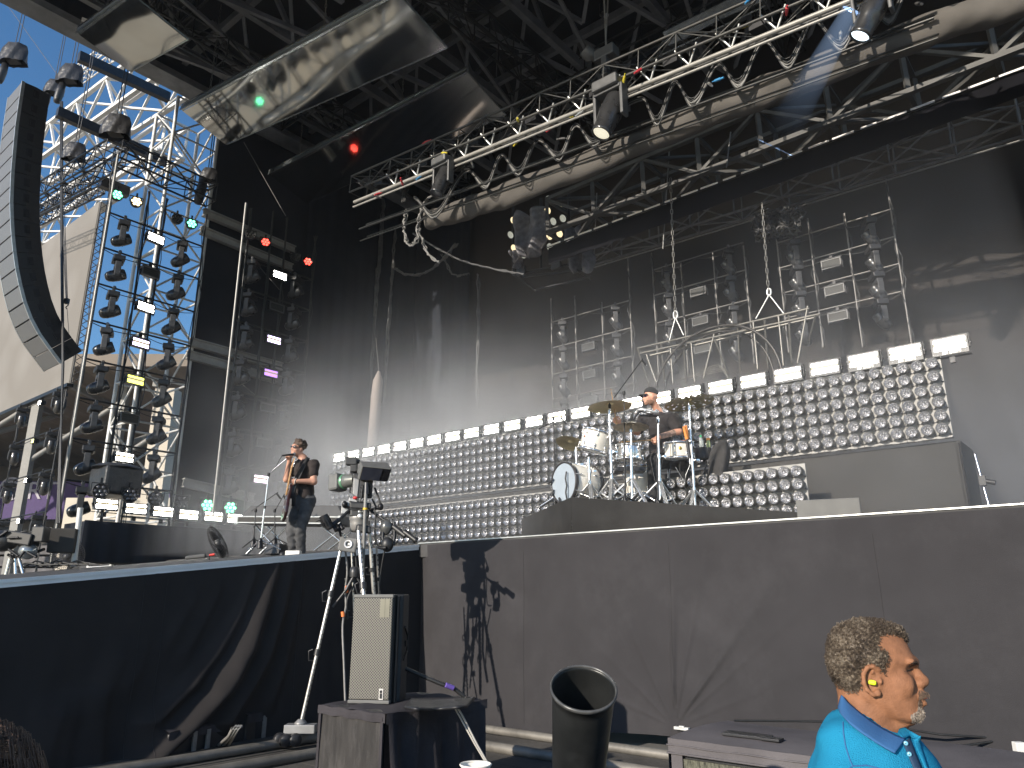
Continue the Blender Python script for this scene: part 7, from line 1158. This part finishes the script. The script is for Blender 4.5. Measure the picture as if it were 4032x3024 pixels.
b = MB(); b.path([Vector(at_surf(skin_f, x, y, .0006, -420, 60, 400)) for x, y in ((1085, 652), (1120, 646), (1155, 634), (1182, 628))], [.0006, .0014, .0018, .001], 5); part('eyelid_line', toW(b), mat('lash', (.015, .009, .007), .6), gp, True); b = MB(); b.path([Vector(at_surf(skin_f, x, y, -.0005, -420, 60, 400)) for x, y in ((1255, 945), (1290, 938), (1320, 925))], .0012, 5); part('mouth_line', toW(b), mat('mouth_dark', (.10, .03, .02), .6), gp, True)
b = MB(); b.box(Vector(g3(757, 764, ear_y - 45)), (80 * K, 60 * K, 52 * K), Matrix.Rotation(.12, 3, 'Y')); part('earplug', toW(b), mat('earplug_yellow', (.72, .85, .02), .5, emit=(.7, .9, .02), estr=0), gp, True, bevel=.004)
SR = [(960, 440, 560, 120), (1010, 410, 640, 240), (1050, 345, 720, 330), (1100, 300, 800, 430), (1160, 268, 860, 520), (1230, 240, 960, 600), (1290, 222, 1190, 660), (1340, 205, 1270, 710), (1420, 180, 1340, 770), (1500, 160, 1418, 820), (1600, 132, 1500, 870), (1680, 112, 1560, 900), (1800, 80, 1620, 930), (2300, 60, 1660, 930)]
sh0 = loft(SR, 2.3, .15)
def shirt_f(P):
    d = union([sh0, C3((480, 1420, -560), (560, 2050, -760), 250, 300), C3((720, 1420, 520), (900, 2050, 700), 260, 280)], .035)(P)
    x, z = P[:, 0], P[:, 2]; d = d + .005 * np.sin(x * 26 + z * 40) * np.sin(z * 22 - x * 14 + 1) + .004 * np.sin(x * 62 - z * 45 + 2 * np.sin(z * 30)) * np.clip(np.sin(x * 19 + z * 13), 0, 1)
    return np.maximum(d, -np.maximum(union([C3((560, 820, 0), (745, 1290, 0), 262, 330), C3((745, 1290, 0), (960, 1300, 0), 240, 150)], .02)(P) - .004, -1))
lo, hi = g3(-60, 1900, -1150), g3(1800, 940, 1150); lo, hi = np.minimum(lo, hi), np.maximum(lo, hi)
PB = mat('polo_blue', (.022, .275, .47), .92, 0, .1, 5, .6, 420, spec=.08); PN = mat('polo_navy', (.045, .135, .30), .8, 0, .06, 10, .25, 300, spec=.2); PD = mat('polo_dark', (.02, .05, .10), .8, 0, .1, 20)
part('shirt', toW(surf(shirt_f, lo, hi, .0075)), PB, gp, True)
def lerp_pl(pl, t): s_ = t * (len(pl) - 1); i = min(int(s_), len(pl) - 2); f = s_ - i; return pl[i][0] * (1 - f) + pl[i + 1][0] * f, pl[i][1] * (1 - f) + pl[i + 1][1] * f
both = lambda P: np.minimum(shirt_f(P), skin_f(P))
def band(up, dn, offu, offd, nm, m, nu=40, nv=8, th=.003):
    b = MB()
    U = [Vector(at_surf(both, *lerp_pl(up, k / nu), offu)) for k in range(nu + 1)]; D = [Vector(at_surf(both, *lerp_pl(dn, k / nu), offd)) for k in range(nu + 1)]
    for _ in range(3):
        for A_ in (U, D):
            for k in range(1, nu): A_[k].y = (A_[k - 1].y + 2 * A_[k].y + A_[k + 1].y) / 4
    b.grid(lambda x, y: U[round(x * nu)].lerp(D[round(x * nu)], y) + Vector((0, -.006 * math.sin(math.pi * y), 0)), nu, nv); o = part(nm, toW(b), m, gp, True); o.modifiers.new('s', 'SOLIDIFY').thickness = th; return o
band([(446, 895), (500, 965), (600, 1050), (720, 1140), (860, 1230), (1000, 1298), (1078, 1326)], [(412, 1018), (450, 1090), (540, 1172), (660, 1260), (790, 1345), (880, 1400), (968, 1446)], .010, .012, 'collar', PN)
band([(1010, 1283), (1050, 1248), (1090, 1236), (1160, 1262), (1235, 1305)], [(1060, 1325), (1090, 1320), (1130, 1310), (1170, 1330), (1215, 1360)], -.004, .006, 'far_collar', PB, 16, 4)
band([(1060, 1352), (1110, 1480), (1150, 1580), (1190, 1680)], [(1140, 1318), (1190, 1460), (1235, 1570), (1275, 1680)], .004, .004, 'placket', PD, 20, 4, .002); band([(1150, 1310), (1205, 1440), (1255, 1570), (1300, 1690)], [(1240, 1300), (1262, 1440), (1300, 1570), (1345, 1690)], .007, .007, 'placket_edge', PB, 20, 4, .002)
for x, y in ((1086, 1362), (1117, 1462), (1193, 1618)): q = at_surf(shirt_f, x, y, .009); b = MB(); b.lathe([(.001, .002), (.0036, .0022), (.0048, .001), (.005, -.001)], Vector(q), rotm((0, -1, 0)), 14); part('button', toW(b), mat('button_blue', (.18, .45, .58), .25), gp, True)
for pl in ([(470, 1150), (478, 1260), (500, 1380), (540, 1500), (570, 1560)], [(570, 1560), (520, 1590), (480, 1640), (450, 1700)], [(570, 1560), (700, 1555), (850, 1590)]): b = MB(); b.path([Vector(at_surf(shirt_f, *lerp_pl(pl, k / 24), .0005)) for k in range(25)], .0016, 5); part('seam', toW(b), PN, gp, True)
# spectator's hair at the bottom corner
hc = on_y(-240, 3170, .95); sp_ = thing('person', 'brown haired head of a spectator cut off by the bottom corner', 'person', Vector((hc.x, hc.y, 0))); b = MB(); b.ell(hc, (.07, .09, .085)); b.tube(hc - ZX * .05, hc - ZX * .3, .05, .06); part('body', b, SKIN, sp_, True); b = MB(); rr = random.Random(8)
for k in range(1500):
    a, e_ = rr.uniform(0, 2 * math.pi), rr.uniform(.05, 1.2); d = Vector((math.sin(e_) * math.cos(a), math.sin(e_) * math.sin(a), math.cos(e_))); p = hc + Vector((d.x * .075, d.y * .095, d.z * .09)); out = Vector((d.x, d.y, 0)); fr2 = rr.uniform(.8, 1.25)
    b.path([p, p + (out * .022 + ZX * .004) * fr2, p + (out * .038 - ZX * .035) * fr2, p + (out * .046 - ZX * .10) * fr2, p + (out * (.05 + rr.uniform(-.01, .012)) - ZX * .2) * fr2], [.0006, .0006, .0006, .0005, .0003], 4, cap=False)
b.ell(hc + ZX * .004, (.08, .10, .093)); part('hair', b, mat('hair_chestnut', (.16, .085, .05), .45, 0, .5, 60), sp_, True)
# ================================================================ stage smoke and thin haze
def vol_mat(name, dens, col): 
    m = bpy.data.materials.new(name); m.use_nodes = True; N = m.node_tree.nodes; L = m.node_tree.links; N.remove(N['Principled BSDF']); p = N.new('ShaderNodeVolumePrincipled'); p.inputs['Color'].default_value = (*col, 1); p.inputs['Density'].default_value = dens; p.inputs['Anisotropy'].default_value = .1; L.new(p.outputs[0], N['Material Output'].inputs['Volume']); return m, N, L, p
SMK = .95; HAZ = .0004
m, N, L, p = vol_mat('stage_smoke', .05, (.93, .95, 1)); tc = N.new('ShaderNodeTexCoord'); nz = N.new('ShaderNodeTexNoise'); nz.inputs['Scale'].default_value = .33; nz.inputs['Detail'].default_value = 3; nz.inputs['Roughness'].default_value = .55; L.new(tc.outputs['Object'], nz.inputs[0]); mr = N.new('ShaderNodeMapRange'); mr.inputs[1].default_value = .30; mr.inputs[2].default_value = .70; mr.inputs[3].default_value = 0; mr.inputs[4].default_value = 1; L.new(nz.outputs[0], mr.inputs[0])
sx = N.new('ShaderNodeSeparateXYZ'); L.new(tc.outputs['Object'], sx.inputs[0]); mz = N.new('ShaderNodeMapRange'); mz.interpolation_type = 'SMOOTHSTEP'; mz.inputs[1].default_value = 3.2; mz.inputs[2].default_value = 7.8; mz.inputs[3].default_value = 1; mz.inputs[4].default_value = 0; L.new(sx.outputs[2], mz.inputs[0]); mu = N.new('ShaderNodeMath'); mu.operation = 'MULTIPLY'; L.new(mr.outputs[0], mu.inputs[0]); L.new(mz.outputs[0], mu.inputs[1])
mxu = N.new('ShaderNodeMapRange'); mxu.interpolation_type = 'SMOOTHSTEP'; mxu.inputs[1].default_value = -4; mxu.inputs[2].default_value = 3; mxu.inputs[3].default_value = 1; mxu.inputs[4].default_value = .26; L.new(sx.outputs[0], mxu.inputs[0]); m2 = N.new('ShaderNodeMath'); m2.operation = 'MULTIPLY'; L.new(mu.outputs[0], m2.inputs[0]); L.new(mxu.outputs[0], m2.inputs[1]); m3 = N.new('ShaderNodeMath'); m3.operation = 'MULTIPLY'; m3.inputs[1].default_value = SMK; mv = N.new('ShaderNodeMapRange'); mv.interpolation_type = 'SMOOTHSTEP'; mv.inputs[1].default_value = -.5; mv.inputs[2].default_value = 5.0; mv.inputs[3].default_value = .10; mv.inputs[4].default_value = 1; L.new(sx.outputs[1], mv.inputs[0]); m4 = N.new('ShaderNodeMath'); m4.operation = 'MULTIPLY'; L.new(m2.outputs[0], m4.inputs[0]); L.new(mv.outputs[0], m4.inputs[1]); ml_ = N.new('ShaderNodeMapRange'); ml_.interpolation_type = 'SMOOTHSTEP'; ml_.inputs[1].default_value = -9.6; ml_.inputs[2].default_value = -5.5; ml_.inputs[3].default_value = .22; ml_.inputs[4].default_value = 1; L.new(sx.outputs[0], ml_.inputs[0]); m5 = N.new('ShaderNodeMath'); m5.operation = 'MULTIPLY'; L.new(m4.outputs[0], m5.inputs[0]); L.new(ml_.outputs[0], m5.inputs[1]); L.new(m5.outputs[0], m3.inputs[0]); L.new(m3.outputs[0], p.inputs['Density'])
b = MB(); b.box((-.9, 4.0, 6.0), (17.6, 9.6, 7.1)); o = struct('stage_smoke', b, m, 'stuff'); o.location = P0; o.rotation_euler = (0, 0, UA)
m, N, L, p = vol_mat('thin_haze', HAZ, (.88, .93, 1)); b = MB(); b.box((-10, 38, 12.2), (180, 100, 28.4)); struct('haze', b, m, 'stuff')
S.cycles.volume_step_rate = 3.0; S.cycles.volume_max_steps = 96
